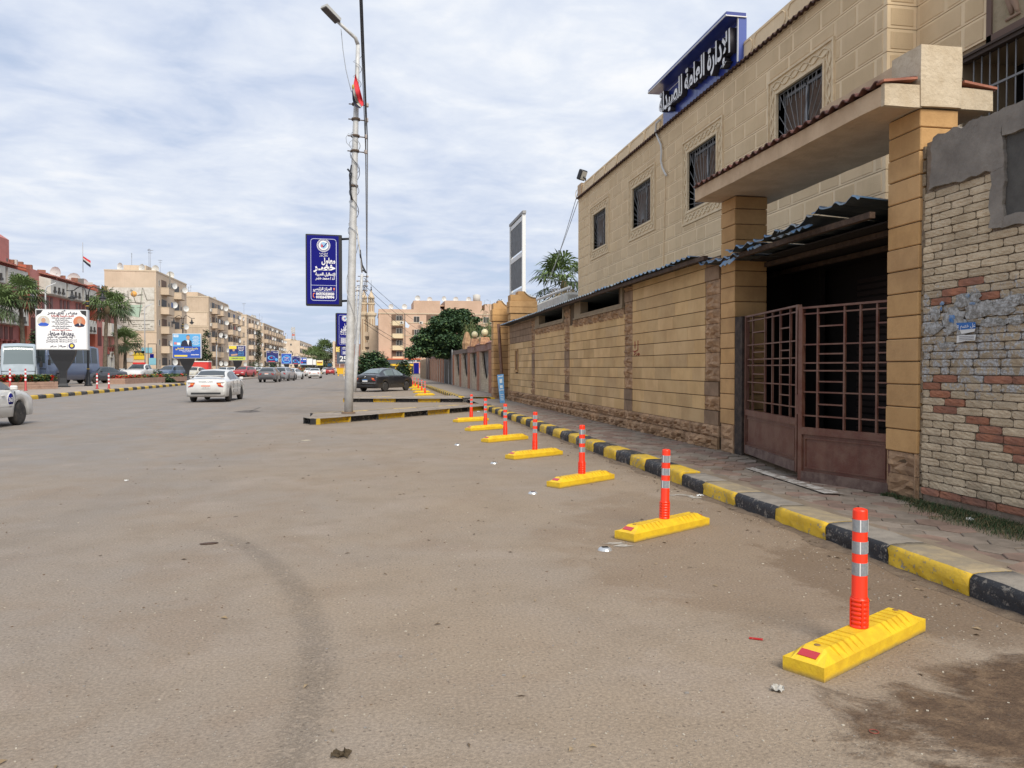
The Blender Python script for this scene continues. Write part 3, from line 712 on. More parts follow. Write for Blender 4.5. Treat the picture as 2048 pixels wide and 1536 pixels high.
def lumpy(name, x0, x1, y0, y1, z0, z1, m, parent, amp=.008, res=.12):
    bm = bmesh.new(); bmesh.ops.create_cube(bm, size=1)
    for v in bm.verts: v.co = Vector((x0+(v.co.x+.5)*(x1-x0), y0+(v.co.y+.5)*(y1-y0), z0+(v.co.z+.5)*(z1-z0)))
    for ax, (a, c) in enumerate(((x0,x1),(y0,y1),(z0,z1))):
        n = int((c-a)/res)
        for i in range(1, n+1):
            p = Vector((0,0,0)); p[ax] = a+(c-a)*i/(n+1); nn = Vector((0,0,0)); nn[ax] = 1
            bmesh.ops.bisect_plane(bm, geom=bm.verts[:]+bm.edges[:]+bm.faces[:], plane_co=p, plane_no=nn)
    for v in bm.verts:
        c = v.co; v.co = c+Vector((noise.noise(c*3.1), noise.noise(c*3.1+Vector((7,0,0))), noise.noise(c*3.1+Vector((0,7,0)))))*amp*2
    me = bpy.data.meshes.new(name); bm.to_mesh(me); bm.free(); me.materials.append(m)
    return mo(name, me, parent)
lumpy('beam', 5.30, 6.60, 7.46, 12.30, 4.325, 4.53, plaster, can, .004, .3)
lumpy('wing_end', 5.295, 5.735, 7.40, 7.458, 4.315, 4.545, plaster_l, can, .006, .09)
lumpy('wing_end', 6.205, 6.60, 7.40, 7.458, 4.32, 4.545, plaster_l, can, .006, .09)
lumpy('cap_block', 5.715, 6.205, 7.385, 7.86, 4.325, 4.975, plaster_l, can, .004, .12)
lumpy('upstand', 5.76, 6.16, 7.87, 9.35, 4.535, 4.93, plaster, can, .006, .15)
lumpy('upstand', 5.76, 6.16, 9.36, 12.32, 4.535, 4.76, plaster, can, .01, .15)
def tilemesh(name, m, ln, wd, amp, rise):
    b = MB(); n = 10; vs = []
    for i in range(n+1):
        y = wd*i/n; h = amp*sin(2*pi*i/n)+amp
        for x, z in ((0,0),(ln,rise)): vs += [(x, y, z+h), (x, y, z+h-.014)]
    fs = []
    for i in range(n):
        a = 4*i; c = a+4; fs += [(a,a+2,c+2,c),(a+1,c+1,c+3,a+3),(a,c,c+1,a+1),(a+2,a+3,c+3,c+2)]
    fs += [(0,1,3,2),(4*n,4*n+2,4*n+3,4*n+1)]
    b.add(vs, fs, 0, False); return b.mesh(name, m)
tmA = tilemesh('roof_tile', terra, .50, .205, .024, .09)
y = 7.44
while y < 12.2:
    o = mo('roof_tile', tmA, can, (5.245+R.uniform(-.008,.008), y, 4.535+R.uniform(0,.008)));
    o = mo('roof_tile', tmA, can, (6.655, y+.2, 4.535)); o.rotation_euler = (0,0,pi); y += .192
for sx in (1, -1):
    p = MB(); p.add([(0,0,0),(.38,0,.05),(.38,.12,.05),(0,.12,0),(0,0,.025),(.38,0,.075),(.38,.12,.075),(0,.12,.025)], [(0,3,2,1),(4,5,6,7),(0,1,5,4),(1,2,6,5),(2,3,7,6),(3,0,4,7)])
    o = p.obj('end_tile', terra_l, can, (5.27 if sx > 0 else 6.63, 7.375, 4.548)); o.scale = (sx*1.05,1,1)

# torn sheet roof over the gate
gr_ = thing('torn_sheet_roof', 'torn blue corrugated sheet roof sloping up over the double gate', 'roof')
def zroof(q): return 3.36+.03*sin((q-7.6)*1.3)+(.06 if q < 9 else 0)
for y0, y1, dx, dz, m in ((7.96,8.95,.0,.04,blue_sh),(8.85,9.75,-.06,-.01,sheet_m),(9.7,10.5,.02,.03,blue_sh),(10.4,11.25,-.05,.0,blue_sh),(11.1,12.6,.08,-.05,blue_sh)):
    corr(y0, y1, 5.42+dx, 7.9, lambda q, dz=dz: zroof(q)+dz+.02*noise.noise((q*4,1,2)), lambda q: 3.3, [m, sheet_e], gr_, pitch=.33, amp=.05, cut=lambda q: .07*noise.noise((q*5,3,1)))
for y0, y1, z_, r_ in ((8.9,9.25,3.33,.5),(9.3,9.75,3.30,.3),(10.2,10.45,3.28,.6),(11.0,11.35,3.20,.9)):
    b = MB(); vs = []
    for i in range(6):
        for j in range(4):
            vs.append((5.40-.035*j+.03*noise.noise((i,j,y0)), y0+(y1-y0)*i/5, z_-.035*j*r_+.02*noise.noise((i*1.3,j,y0+4))+(.03 if i % 2 else 0)))
    b.add(vs, [(i*4+j, (i+1)*4+j, (i+1)*4+j+1, i*4+j+1) for i in range(5) for j in range(3)]); b.obj('torn_flap', blue_sh if r_ > .4 else sheet_m, gr_)
for x, z, s in ((5.52,3.24,.07),(6.25,3.18,.08),(6.95,3.16,.07)): MB().box(x, x+s, 7.95, 11.75 if x < 6 else 13, z, z+.07).obj('roof_beam', wood_m, gr_)
# yard passage behind the gate: near-black walls and slatted back added for darkness
psg = struct('yard_passage')
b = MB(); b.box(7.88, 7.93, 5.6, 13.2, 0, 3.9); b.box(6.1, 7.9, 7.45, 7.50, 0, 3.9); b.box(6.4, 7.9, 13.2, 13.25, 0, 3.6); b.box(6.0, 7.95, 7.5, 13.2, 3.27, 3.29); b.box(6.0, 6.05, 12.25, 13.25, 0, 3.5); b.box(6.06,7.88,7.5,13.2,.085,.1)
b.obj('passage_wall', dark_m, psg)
b = MB()
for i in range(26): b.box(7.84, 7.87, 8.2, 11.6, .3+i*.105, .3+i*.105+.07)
b.obj('dark_back_slats', mat('back_slat_brown', (.035,.022,.018), .7), psg, kind='stuff')  # slatted dark back wall, added so the inside looks nearly black

# ------------------------------------------------------------------ the double gate
gate = thing('double_gate', 'rusty brown double gate with barred tops and sheet panels, leaves meeting slightly outward', 'gate')
def leaf(name, p, q, zb, zt, vpos, hpat, parent):
    p = Vector((*p, 0)); q = Vector((*q, 0)); ln = (q-p).length; ang = atan2(q.y-p.y, q.x-p.x)
    lf = mo(name, None, parent, (p.x, p.y, 0), ang)
    def bar(x0, x1, z0, z1, d=.03, nm='gate_bar', m=gate_m):
        return MB().box(x0, x1, -d/2, d/2, z0, z1).obj(nm, m, lf)
    zp = zb+.62
    for x in (0, ln-.06): bar(x, x+.06, zb, zt, .06, 'gate_stile')
    bar(.06, ln-.06, zt-.025, zt, .05, 'gate_rail'); bar(.06, ln-.06, zp-.02, zp+.07, .06, 'gate_rail'); bar(.06, ln-.06, zb, zb+.13, .07, 'gate_rail', gate_d)
    pn = MB().box(.06, ln-.06, -.008, .008, zb+.13, zp-.02); pn.box(.10, ln-.10, -.022, -.009, zb+.17, zb+.185); pn.box(.10, ln-.10, -.022, -.009, zp-.075, zp-.06)
    pn.box(.10, .115, -.022, -.009, zb+.185, zp-.075); pn.box(ln-.115, ln-.10, -.022, -.009, zb+.185, zp-.075)
    pn.obj('gate_panel', gate_m, lf)
    H = zt-zp-.1
    for v in vpos: bar(.06+(ln-.12)*v-.012, .06+(ln-.12)*v+.012, zp+.07, zt-.026, .028)
    for f in (.07,.93-.0): pass
    for f in (.04, .30, .335+.12, .52+.0, .70, .90):
        z = zt-.03-H*f; bar(.061, ln-.061, z-.009, z+.009, .018)
    for (a, c_, f) in hpat:
        z = zt-.03-H*f; bar(.06+(ln-.12)*a, .06+(ln-.12)*c_, z-.009, z+.009, .018)
    return lf
cols = (.13,.40,.55,.70,.88)
leaf('gate_leaf', (5.80,11.42), (5.40,9.19), .20, 2.36, cols, [(.13,.40,f) for f in (.17,.38,.61,.80)]+[(.70,.88,f) for f in (.17,.38,.61,.80)], gate)
leaf('gate_leaf', (5.385,9.15), (5.80,7.86), .10, 2.32, (.18,.50,.68,.86), [(.18,.50,f) for f in (.15,.38,.61,.80)]+[(.86,1.,f) for f in (.15,.38,.61,.80)], gate)
MB().box(5.36, 5.41, 9.15, 9.19, .95, 1.2).obj('gate_latch', gate_m, gate)
MB().box(5.74, 5.80, 11.45, 11.70, .12, 2.36).obj('gate_post', mat('rotten_wood', (.07,.05,.038), .95, (.03,.022,.018), 9, .8, 20), gate)

# ------------------------------------------------------------------ brick wall at the right
bw = thing('brick_wall', 'cream brick wall with red bricks, torn posters and raw cement top at the right edge', 'wall')
def cream():
    m = mat('cream_brick_posters', (.62,.50,.34), .92, (.45,.35,.23), 4, 1.0, 26, rnd=.13, lo=.3, hi=.7)
    t = m.node_tree; b = t.nodes['Principled BSDF']; src = b.inputs['Base Color'].links[0].from_socket
    vec = N(t, 'ShaderNodeNewGeometry').outputs['Position']; sp = N(t, 'ShaderNodeSeparateXYZ'); L(t, vec, sp.inputs[0]); z = sp.outputs[2]
    band = M(t, 'MULTIPLY', SS(t, z, 1.12, 1.45), SS(t, z, 2.55, 2.15))
    ns = NOISE(t, vec, 9, 8, .75, .6)
    f = M(t, 'MULTIPLY', SS(t, M(t, 'ADD', ns, M(t, 'MULTIPLY', band, .14)), .62, .66), SS(t, band, .05, .4))
    c = MIX(t, f, src, MIX(t, SS(t, NOISE(t, vec, 40, 4, .7), .35, .7), (.50,.50,.49), (.24,.22,.20)))
    grime = M(t, 'MULTIPLY', band, .38)
    c = MIX(t, M(t, 'MULTIPLY', grime, M(t, 'SUBTRACT', 1.0, f)), c, (.15,.12,.09))
    L(t, c, b.inputs['Base Color'])
    return m
cb = cream()
BY0, BY1 = 5.30, 7.40
MB().box(WXF+.012, WXF+.26, BY0, BY1-.02, 0, 3.93).obj('wall_core', brick_j, bw)
reds = [WX(1780+x/2.743, 560+y/2.743, WXF) for x, y in ((265,540),(220,580),(275,625),(305,670),(365,715),(430,765),(500,815),(560,865),(680,880),(640,925),(690,970),(310,75),(545,85),(250,115),(390,15),(700,960),(725,550),(610,545))]
reds += [WX(1870+i*25, 378-i*9, WXF) for i in range(6)]
def brickmesh(m, ln, seed):
    b = MB(); nx, nz = 7, 4; vs = []; h = .0705
    for i in range(nx+1):
        for j in range(nz+1):
            e = i in (0, nx) or j in (0, nz)
            y = ln*i/nx; z = h*j/nz
            if i in (0,nx) and j in (0,nz): y = min(max(y,.006), ln-.006); z = min(max(z,.005), h-.005)
            dd = -.007+.010*noise.noise((y*24+seed*5, z*40, seed)) if not e else -.004+.006*noise.noise((y*30, z*50+seed, 2))
            vs.append((dd, y+(0 if not e else .004*noise.noise((z*40,y*30,seed))), z))
    fs = [(i*(nz+1)+j, i*(nz+1)+j+1, (i+1)*(nz+1)+j+1, (i+1)*(nz+1)+j) for i in range(nx) for j in range(nz)]
    b.add(vs, fs)
    o = len(b.v); b.add([(-.001,0,0),(-.001,ln,0),(-.001,ln,h),(-.001,0,h),(.02,0,0),(.02,ln,0),(.02,ln,h),(.02,0,h)], [(0,4,5,1),(1,5,6,2),(2,6,7,3),(3,7,4,0)])
    return fixm(b.mesh('brick', m))
BRK = {}
nb = 0
for k in range(40):
    z0 = .20+k*.0800
    y = BY1-(.0 if k % 2 else .0); first = True
    if z0 < .25: rowred = True
    else: rowred = False
    while y > BY0+.05:
        ln = R.choice((.34,.30,.33,.28)) if not (first and k % 2) else R.choice((.12,.17)); first = False
        if R.random() < .06: ln = .12
        ya = max(BY0, y-ln)
        if z0 > 2.84 and ya < 6.46:
            ya = 6.47
            if y-ya < .05: break
        red = rowred or any(ya <= r_.y <= y and z0 <= r_.z <= z0+.08 for r_ in reds)
        key = (red, round(y-ya, 2), R.randrange(3))
        if key not in BRK: BRK[key] = brickmesh(brick_r if red else cb, y-ya-.008, key[2]+len(BRK)*.37)
        mo('brick', BRK[key], bw, (WXF+.002+R.uniform(-.006,.004), ya+.004, z0)); nb += 1
        y = ya
        if ya == 6.47: break
far_b = MB()
for k in range(40):
    z0 = .20+k*.08; y = BY0-.005-(.15 if k % 2 else 0)
    while y > 1.6: far_b.bevbox(WXF-.006, WXF+.02, y-.325, y-.006, z0, z0+.0705, .006); y -= .33
far_b.obj('bricks', cb, bw, kind='stuff'); MB().box(WXF+.012, WXF+.26, 1.5, BY0-.002, 0, 3.93).obj('wall_core', brick_j, bw); MB().box(WXF-.035, WXF+.27, 1.5, BY0-.004, 3.42, 3.95).obj('cement_render', cement, bw)
def cemsheet(name, x, y0, y1, z0, z1, parent, amp=.012, res=.05, edge=.03, d=.05):
    ny, nz = max(2, int((y1-y0)/res)), max(2, int((z1-z0)/res)); b = MB(); vs = []
    for i in range(ny+1):
        for j in range(nz+1):
            y = y0+(y1-y0)*i/ny; z = z0+(z1-z0)*j/nz; xx = x+amp*noise.noise((y*3, z*3, 2))
            if i in (0,ny): y += edge*noise.noise((z*9, 3, y))
            if j in (0,nz): z += edge*noise.noise((y*9, 5, z))
            vs.append((xx, y, z))
    b.add(vs, [(i*(nz+1)+j, i*(nz+1)+j+1, (i+1)*(nz+1)+j+1, (i+1)*(nz+1)+j) for i in range(ny) for j in range(nz)], 0, True)
    loop = [i*(nz+1) for i in range(ny+1)]+[ny*(nz+1)+j for j in range(1,nz+1)]+[i*(nz+1)+nz for i in range(ny-1,-1,-1)]+[j for j in range(nz-1,0,-1)]
    lv = [vs[i] for i in loop]; o_ = [(v[0]+d, v[1], v[2]) for v in lv]; n = len(lv)
    b.add(lv+o_, [(i, (i+1) % n, n+(i+1) % n, n+i) for i in range(n)])
    return fixn(b.obj(name, cement, parent))
cemsheet('cement_render', WXF-.035, 6.32, 7.27, 3.41, 3.95, bw, edge=.05, d=.3)
cemsheet('cement_render', WXF-.035, BY0, 6.325, 3.70, 3.95, bw, edge=.02, d=.3)
cemsheet('cement_render', WXF-.032, 6.31, 6.47, 2.86, 3.43, bw, edge=.03)
cemsheet('cement_render', WXF-.03, BY0, 6.33, 2.85, 2.955, bw, edge=.02, d=.2)
b = MB(); b.box(WXF+.0, WXF+.03, BY0, 6.31, 2.95, 3.71); b.obj('recess_back', mat('cement_dark', (.10,.095,.085), .95, (.07,.065,.06), 3, .5), bw)
b = MB()
for i in range(26): z = .15+i*.145; b.obox((WXF+.02, 7.405, z+.06), .05, .05, R.uniform(.10,.15), R.uniform(-.2,.2))
b.obj('mortar_fill', mat('rubble_mortar', (.33,.25,.16), .95, (.16,.12,.08), 12, 1.0, 40), bw)
# torn posters pasted on the bricks
def poster(cx, cy, w_, h_, m, seed, x=WXF-.018):
    c = WX(cx, cy, x); n = 16; b = MB(); k = 7; vs = []
    for i in range(n):
        a = 2*pi*i/n; rr = .45+.5*abs(noise.noise((cos(a)*1.9+seed, sin(a)*1.9, seed)))+.2*R.random()
        vs.append((x+.012*noise.noise((a*2,seed,0)), c.y+w_*rr*cos(a), c.z+h_*rr*sin(a)))
    mid = [(x-.006+.012*noise.noise((a_,seed,3)), c.y+(v[1]-c.y)*.5, c.z+(v[2]-c.z)*.5) for a_, v in enumerate(vs)]
    b.add(vs+mid+[(x-.01, c.y, c.z)], [(i,(i+1)%n,n+(i+1)%n,n+i) for i in range(n)]+[(n+i,n+(i+1)%n,2*n) for i in range(n)], 0, False)
    return b.obj('torn_poster', m, bw)
for i, (cx, cy, w_, h_) in enumerate(((1935,600,.30,.11),(1905,640,.22,.20),(1868,655,.20,.09),(1960,620,.28,.12),(2000,618,.30,.09),(2025,600,.18,.08),(1985,645,.26,.07),(1870,630,.12,.10),(1925,655,.14,.12),(2030,640,.20,.06),(1895,690,.20,.05))): poster(cx, cy, w_, h_, paper, i*1.7)
for i, (cx, cy, w_, h_) in enumerate(((1884,607,.055,.035),(1935,592,.05,.03),(1903,637,.06,.07),(1882,618,.025,.03),(1945,607,.06,.02))): poster(cx, cy, w_, h_, paper_b, i*2.3+20, WXF-.032)
c0 = WX(1930,652,WXF-.036)
q = MB().add([tuple(WX(px,py,WXF-.036)) for px,py in ((1912,646),(1951,644),(1951,657),(1918,660))], [(0,1,2,3)]).obj('poster_scrap', mat('poster_blue', (.03,.14,.42), .7), bw)
MB().add([tuple(WX(px,py,WXF-.034)) for px,py in ((1919,659.5),(1951,656.5),(1949,663),(1923,668))], [(0,1,2,3)]).obj('poster_scrap', white_p, bw)
MB().add([tuple(WX(px,py,WXF-.034)) for px,py in ((1914,671),(1952,669),(1950,681),(1930,682),(1913,686))], [(0,1,2,3,4)]).obj('poster_scrap', white_p, bw)
text('poster_writing', 'عل خصم ٥', .055, sign_w, bw, WX(1932,651.5,WXF-.040), (0,-1,0), (0,0,1), bold=.0)
for j in range(3): 
    a_, c_ = WX(1918,673.5+j*3.2,WXF-.038), WX(1948,672+j*3.2,WXF-.038); MB().tube([a_, c_], .002, 4).obj('poster_line', mat('print_grey', (.15,.15,.17), .8), bw)

# ------------------------------------------------------------------ two-storey office building behind the wall
FX = 8.0; TL = 8.20
off = thing('office_building', 'two storey beige office building with block patterned stucco and barred windows behind the wall', 'building')
bd = MB(); bd.box(FX+.22, 22, 11.15, 29.95, 0, 8.2)
WINS = [(26.16,27.78,5.87,7.16),(21.70,23.36,5.87,7.13),(17.30,19.00,5.58,7.08),(12.88,14.52,5.60,7.04)]
yc = 11.15
for wy0, wy1, wz0, wz1 in sorted(WINS):
    bd.box(FX+.03, FX+.22, yc, wy0, 0, 8.2); bd.box(FX+.03, FX+.22, wy0, wy1, 0, wz0); bd.box(FX+.03, FX+.22, wy0, wy1, wz1, 8.2); yc = wy1
bd.box(FX+.03, FX+.22, yc, 29.95, 0, 8.2); bd.box(8.56, 22, 2, 11.15, 6.06, 8.9); bd.box(8.56, 22, 2, 11.15, 0, 4.3); bd.box(8.56, 22, 10.2, 11.15, 4.3, 6.06); bd.box(9.6, 22, 2, 10.2, 4.3, 6.06)
bd.box(FX+.02, 22, 11.15, 29.93, 8.2, 8.40); bd.box(FX+.02, FX+.25, 11.15, 29.5, 8.4, 8.68); bd.box(FX-.02, FX+.35, 29.42, 29.95, 8.2, 8.74)
bd.box(FX+.25, 22, 29.75, 29.93, 8.4, 8.68)
bd.obj('wall', joint if False else mat('facade_shadow_joint', (.30,.22,.135), .95), off)
WINS = [(26.16,27.78,5.87,7.16),(21.70,23.36,5.87,7.13),(17.30,19.00,5.58,7.08),(12.88,14.52,5.60,7.04)]
FR = .34
cu = .37; z = 3.22; courses = []
while z < TL-.05: courses.append((z, min(TL, z+cu))); z += cu
segs = []
def clip(y0, y1, z0, z1, pad=0.):
    res = [(y0, y1)]
    for wy0, wy1, wz0, wz1 in WINS:
        a, c_, e, f = wy0-FR-pad, wy1+FR+pad, wz0-FR-pad, wz1+FR+pad
        if z1 > e+.02 and z0 < f-.02:
            nr = []
            for u, v in res:
                if v <= a or u >= c_: nr.append((u, v))
                else:
                    if u < a: nr.append((u, a))
                    if v > c_: nr.append((c_, v))
            res = nr
    return res
cb_ = MB(); extra = []
for z0, z1 in courses:
    for wy0, wy1, wz0, wz1 in WINS:
        a_, c_ = wy0-FR, wy1+FR
        if z0 < wz0-FR < z1 and wz0-FR-z0 > .03: extra.append((a_, c_, z0, wz0-FR))
        if z0 < wz1+FR < z1 and z1-wz1-FR > .03: extra.append((a_, c_, wz1+FR, z1))
for u, v, z0, z1 in extra: cb_.box(FX+.008, FX+.04, u+.004, v-.004, z0+.006, z1-.006)
for z0, z1 in courses:
    for u, v in clip(11.15, 29.95, z0, z1): cb_.box(FX+.008, FX+.04, u, v, z0+.006, z1-.006)
    cb_.box(FX+.01, 8.53, 11.138, 11.16, z0+.006, z1-.006)
    for u, v in ((2, 11.14),):
        if z0 > 5.95 or z1 < 4.3: cb_.box(8.534, 8.57, u, v, z0+.006, z1-.006)
        else: cb_.box(8.534, 8.57, 10.18, v, z0+.006, z1-.006)
z = 8.2
for z0, z1 in ((8.2,8.57),(8.57,8.9)): cb_.box(8.534, 8.57, 2, 11.14, z0+.006, z1-.006); cb_.box(FX+.01, 8.53, 11.138, 11.16, z0+.006, z1-.006)
cb_.obj('course_bands', mortar, off, kind='stuff')
pans = []
for k, (z0, z1) in enumerate(courses):
    y = 29.9; j = 0; m_ = .038
    y -= (0, .45)[k % 2]
    if k % 2: pans += [(u+m_, v-m_, z0+m_, z1-m_, FX+.008) for u, v in clip(29.45, 29.9, z0, z1) if v-u > .15]
    while y > 11.3:
        ln = (.95, .62, .95, .95, .52)[j % 5]; j += 1; ya = max(11.2, y-ln)
        pans += [(u+m_, v-m_, z0+m_, z1-m_, FX+.008) for u, v in clip(ya, y, z0, z1) if v-u > .16]; y = ya
    y = 11.1; j = k
    while y > 5 and (z0 > 5.95 or z0 < 4):
        ln = (.95, .6, .95)[j % 3]; j += 1; ya = y-ln
        if z0 > 6.0 and ya < 9.75: 
            ya = 9.72
            if y-ya > .15: pans.append((ya+m_, y-m_, z0+m_, z1-m_, 8.534))
            break
        pans.append((ya+m_, y-m_, z0+m_, z1-m_, 8.534)); y = ya
for u, v, z0, z1 in extra:
    if z1-z0 > .12:
        for h in range(3): pans.append((u+(v-u)*h/3+.04, u+(v-u)*(h+1)/3-.04, z0+.04, z1-.04, FX+.008))
pans.sort(key=lambda p: p[0] if p[2] > 3.2 else 99)
PM = {}; rest = MB()
for i, (y0, y1, z0, z1, x) in enumerate(pans):
    if i < 300:
        key = (round(y1-y0, 2), round(z1-z0, 2))
        if key not in PM: PM[key] = bevmesh('wall_panel', panel_m, y1-y0, z1-z0, .02, .006)
        mo('wall_panel', PM[key], off, (x-.009, y0, z0))
    else: rest.box(x-.009, x+.01, y0, y1, z0, z1)
rest.obj('wall_panels', panel_m, off, kind='stuff')
for z0, z1 in courses+[(8.22,8.55),(8.57,8.85)]:
    if z0 < 4: continue
    fixn(MB().bevbox(FX+.07, 8.47, 11.128, 11.15, z0+.05, z1-.05, .005).obj('corner_panel', panel_m, off))
lt = mat('shutter_grey', (.10,.105,.11), .6)
alu = mat('window_alu', (.33,.34,.35), .4, metal=.3)
bar_m = mat('grille_bar', (.20,.195,.19), .5)
for i, (y0, y1, z0, z1) in enumerate(WINS):
    wn = mo('window', None, off)
    f = MB(); a = FR
    # picture-frame surround of three steps
    for (o_, i_, x) in ((a, a-.045, FX-.035), (a-.045, .055, FX-.002), (.055, 0, FX-.030)):
        for (ya, yb, za, zb) in ((y0-o_, y1+o_, z1+i_, z1+o_), (y0-o_, y1+o_, z0-o_, z0-i_), (y0-o_, y0-i_, z0-i_, z1+i_), (y1+i_, y1+o_, z0-i_, z1+i_)): f.box(x, FX+.04, ya, yb, za, zb)
    f.box(FX+.04, FX+.20, y0-.03, y0, z0, z1); f.box(FX+.04, FX+.20, y1, y1+.03, z0, z1); f.box(FX+.04, FX+.20, y0-.03, y1+.03, z1, z1+.03); f.box(FX+.04, FX+.20, y0-.03, y1+.03, z0-.03, z0)
    f.obj('window_surround', relief, wn)
    v = MB(); mid = a-.045-(a-.10)/2; amp = .070
    def run(p0, p1, n_, ph):
        p0, p1 = Vector(p0), Vector(p1); d = (p1-p0); Lg = d.length; nn = Vector((0, -d.z, d.y)).normalized(); cyc = round(Lg/.58)
        return [p0+d*(t/n_)+nn*amp*sin(2*pi*cyc*t/n_+ph) for t in range(n_+1)]
    xs_ = FX-.010
    for (p0, p1) in (((xs_,y0-mid,z1+mid),(xs_,y1+mid,z1+mid)), ((xs_,y0-mid,z0-mid),(xs_,y1+mid,z0-mid)), ((xs_,y0-mid,z0-mid),(xs_,y0-mid,z1+mid)), ((xs_,y1+mid,z0-mid),(xs_,y1+mid,z1+mid))):
        for ph in (0, pi): v.tube(run(p0, p1, 48, ph), .016, 5)
        pp = run(p0, p1, 24, 0)
        for q in pp[1::3]: v.obox(q+Vector((0,.03,.0)), .012, .05, .022, mtx=Matrix.Rotation(R.uniform(0,3), 4, 'X'))
    v.obj('vine_relief', relief, wn)
    MB().box(FX+.19, FX+.2, y0, y1, z0, z1).obj('pane', glass_d, wn)
    cw = MB(); w_ = y1-y0; n_ = 22; vs_ = [(FX+.175-.012*sin(k_*1.9), y0+w_*k_/n_, z_) for k_ in range(n_+1) for z_ in (z0, z1-.12)]
    cw.add(vs_, [(2*k_,2*k_+1,2*k_+3,2*k_+2) for k_ in range(n_) if not (n_*.42 < k_ < n_*.52)]); cw.obj('curtain', mat('brown_curtain', (.13,.085,.06), .9, (.08,.055,.04), 5), wn)
    s = MB(); w_ = y1-y0
    for yy_ in (y0+.02, y0+w_*.5-.02, y1-.06): s.box(FX+.15, FX+.185, yy_, yy_+.04, z0, z1)
    s.box(FX+.15, FX+.185, y0+.06, y1-.06, z1-.10, z1-.04); s.box(FX+.15, FX+.185, y0+.06, y1-.06, z0, z0+.04); s.obj('sash', alu, wn)
    g = MB(); cy, cz = (y0+y1)/2, z0+.06
    for k in range(17):
        an = radians(8+164*k/16); dx, dz = cos(an), sin(an); tmax = min((w_/2-.01)/max(abs(dx),1e-3), (z1-.03-cz)/max(dz,1e-3)); r0 = .13
        if tmax > r0: g.tube([(FX+.05, cy+dx*r0, cz+dz*r0), (FX+.05, cy+dx*tmax, cz+dz*tmax)], .008, 4, smooth=False)
    g.tube([(FX+.05, cy+.13*cos(pi*k/10), cz+.13*sin(pi*k/10)) for k in range(11)], .008, 4)
    for yy_ in [y0+.02+k*(w_-.04)/11 for k in range(12)]: g.tube([(FX+.055, yy_, z1-.32), (FX+.055, yy_, z1)], .007, 4, smooth=False)
    for zz_ in (z0+.05, z1-.02): g.tube([(FX+.05, y0, zz_), (FX+.05, y1, zz_)], .009, 4, smooth=False)
    g.obj('grille', bar_m, wn)
# tile ledge and parapet
tl = tilemesh('ledge_tile', mat('ledge_tile_brown', (.085,.04,.03), .8, (.05,.025,.02), 8, rnd=.2), .14, .20, .028, .05)
y = 11.14
while y < 29.85: mo('ledge_tile', tl, off, (FX-.12, y, TL-.01)); y += .195
pr = MB(); y = 11.5
while y < 29.2:
    ye = y+1.35; x = FX+.008; pts = [(y+.14,8.33),(ye-.14,8.33),(ye-.05,8.40),(ye-.05,8.55),(ye-.14,8.63),(y+.14,8.63),(y+.05,8.55),(y+.05,8.40)]
    for i in range(8):
        a_, c_ = pts[i], pts[(i+1) % 8]; pr.tube([(x, a_[0], a_[1]), (x, c_[0], c_[1])], .012, 4, smooth=False)
    y = ye
pr.obj('parapet_moulding', mortar, off)
MB().box(FX+.015, FX+.26, 11.15, 29.4, 8.21, 8.69).obj('parapet', mortar, off)
MB().box(FX-.024, FX+.36, 29.41, 29.96, 8.26, 8.75).obj('parapet_pier', plaster, off)
# barred opening and relief panel on the set back part
g = MB()
y = 9.98
op = mo('barred_opening', None, off)
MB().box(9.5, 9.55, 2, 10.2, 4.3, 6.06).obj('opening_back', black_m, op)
f = MB(); f.box(8.50, 8.62, 2, 10.15, 6.00, 6.055); f.box(8.47, 8.60, 2, 10.2, 6.055, 6.09); f.obj('lintel', mat('dark_lintel', (.05,.03,.02), .7), op)
while y > 4.5: g.tube([(8.58, y, 4.3), (8.58, y, 6.0)], .011, 5); y -= .15
g.box(8.565, 8.595, 2, 10.1, 5.50, 5.53); g.obj('window_bars', bar_m, op)
rp = mo('relief_panel', None, off)
MB().box(8.515, 8.53, 4.6, 9.60, 6.10, 8.9).obj('panel_board', mat('relief_board', (.36,.29,.19), .95, (.30,.24,.15), 5, 1.0, 25), rp)
f = MB(); f.box(8.49, 8.52, 9.57, 9.66, 6.10, 8.9); f.box(8.49, 8.52, 4.6, 9.66, 6.10, 6.19); f.obj('panel_border', mat('relief_border', (.14,.09,.07), .9), rp)
c = WX(2022, 22, 8.5); s_ = .28
fg = MB(); fm = mat('relief_figure', (.30,.20,.14), .9)
P = lambda px, py: WX(px, py, 8.505)
fg.tube([P(2019,-14), P(2020,-2), P(2022,12), P(2024,28)], [.075,.06,.045,.028], 8); fg.tube([P(2024,-14), P(2027,-2), P(2032,9), P(2034,18), P(2038,24)], [.075,.055,.04,.03,.02], 8)
fg.tube([P(2012,41), P(2040,25)], .022, 6); fg.obj('carved_figure', fm, rp)

# floodlight, hose and wires on the building
fl = thing('floodlight', 'black floodlight on the far corner of the beige building parapet', 'floodlight', (8.1, 29.2, 8.70))
MB().tube([(0,0,0),(0,0,.18)], .02, 6).obj('bracket', blackp, fl)
mt = Matrix.Translation((-.12,.1,.32)) @ Matrix.Rotation(radians(35), 4, 'Z') @ Matrix.Rotation(radians(25), 4, 'X')
o = MB().bevbox(-.17,.17,-.10,.10,-.2,.2,.03).xf(mt).obj('lamp_head', blackp, fl); fixn(o)
MB().box(-.14,.14,-.106,-.101,-.16,.16).xf(mt).obj('lens', mat('lens_grey', (.30,.30,.28), .2), fl)
MB().tube([(0,0,.12),(-.1,.06,.28)], .03, 6).obj('arm', blackp, fl)
hp = [WX(px, py, FX-.06) for px, py in ((1320,240),(1313,246),(1311,262),(1316,276),(1322,290),(1323,305),(1322,322),(1325,336),(1331,348),(1333,351))]
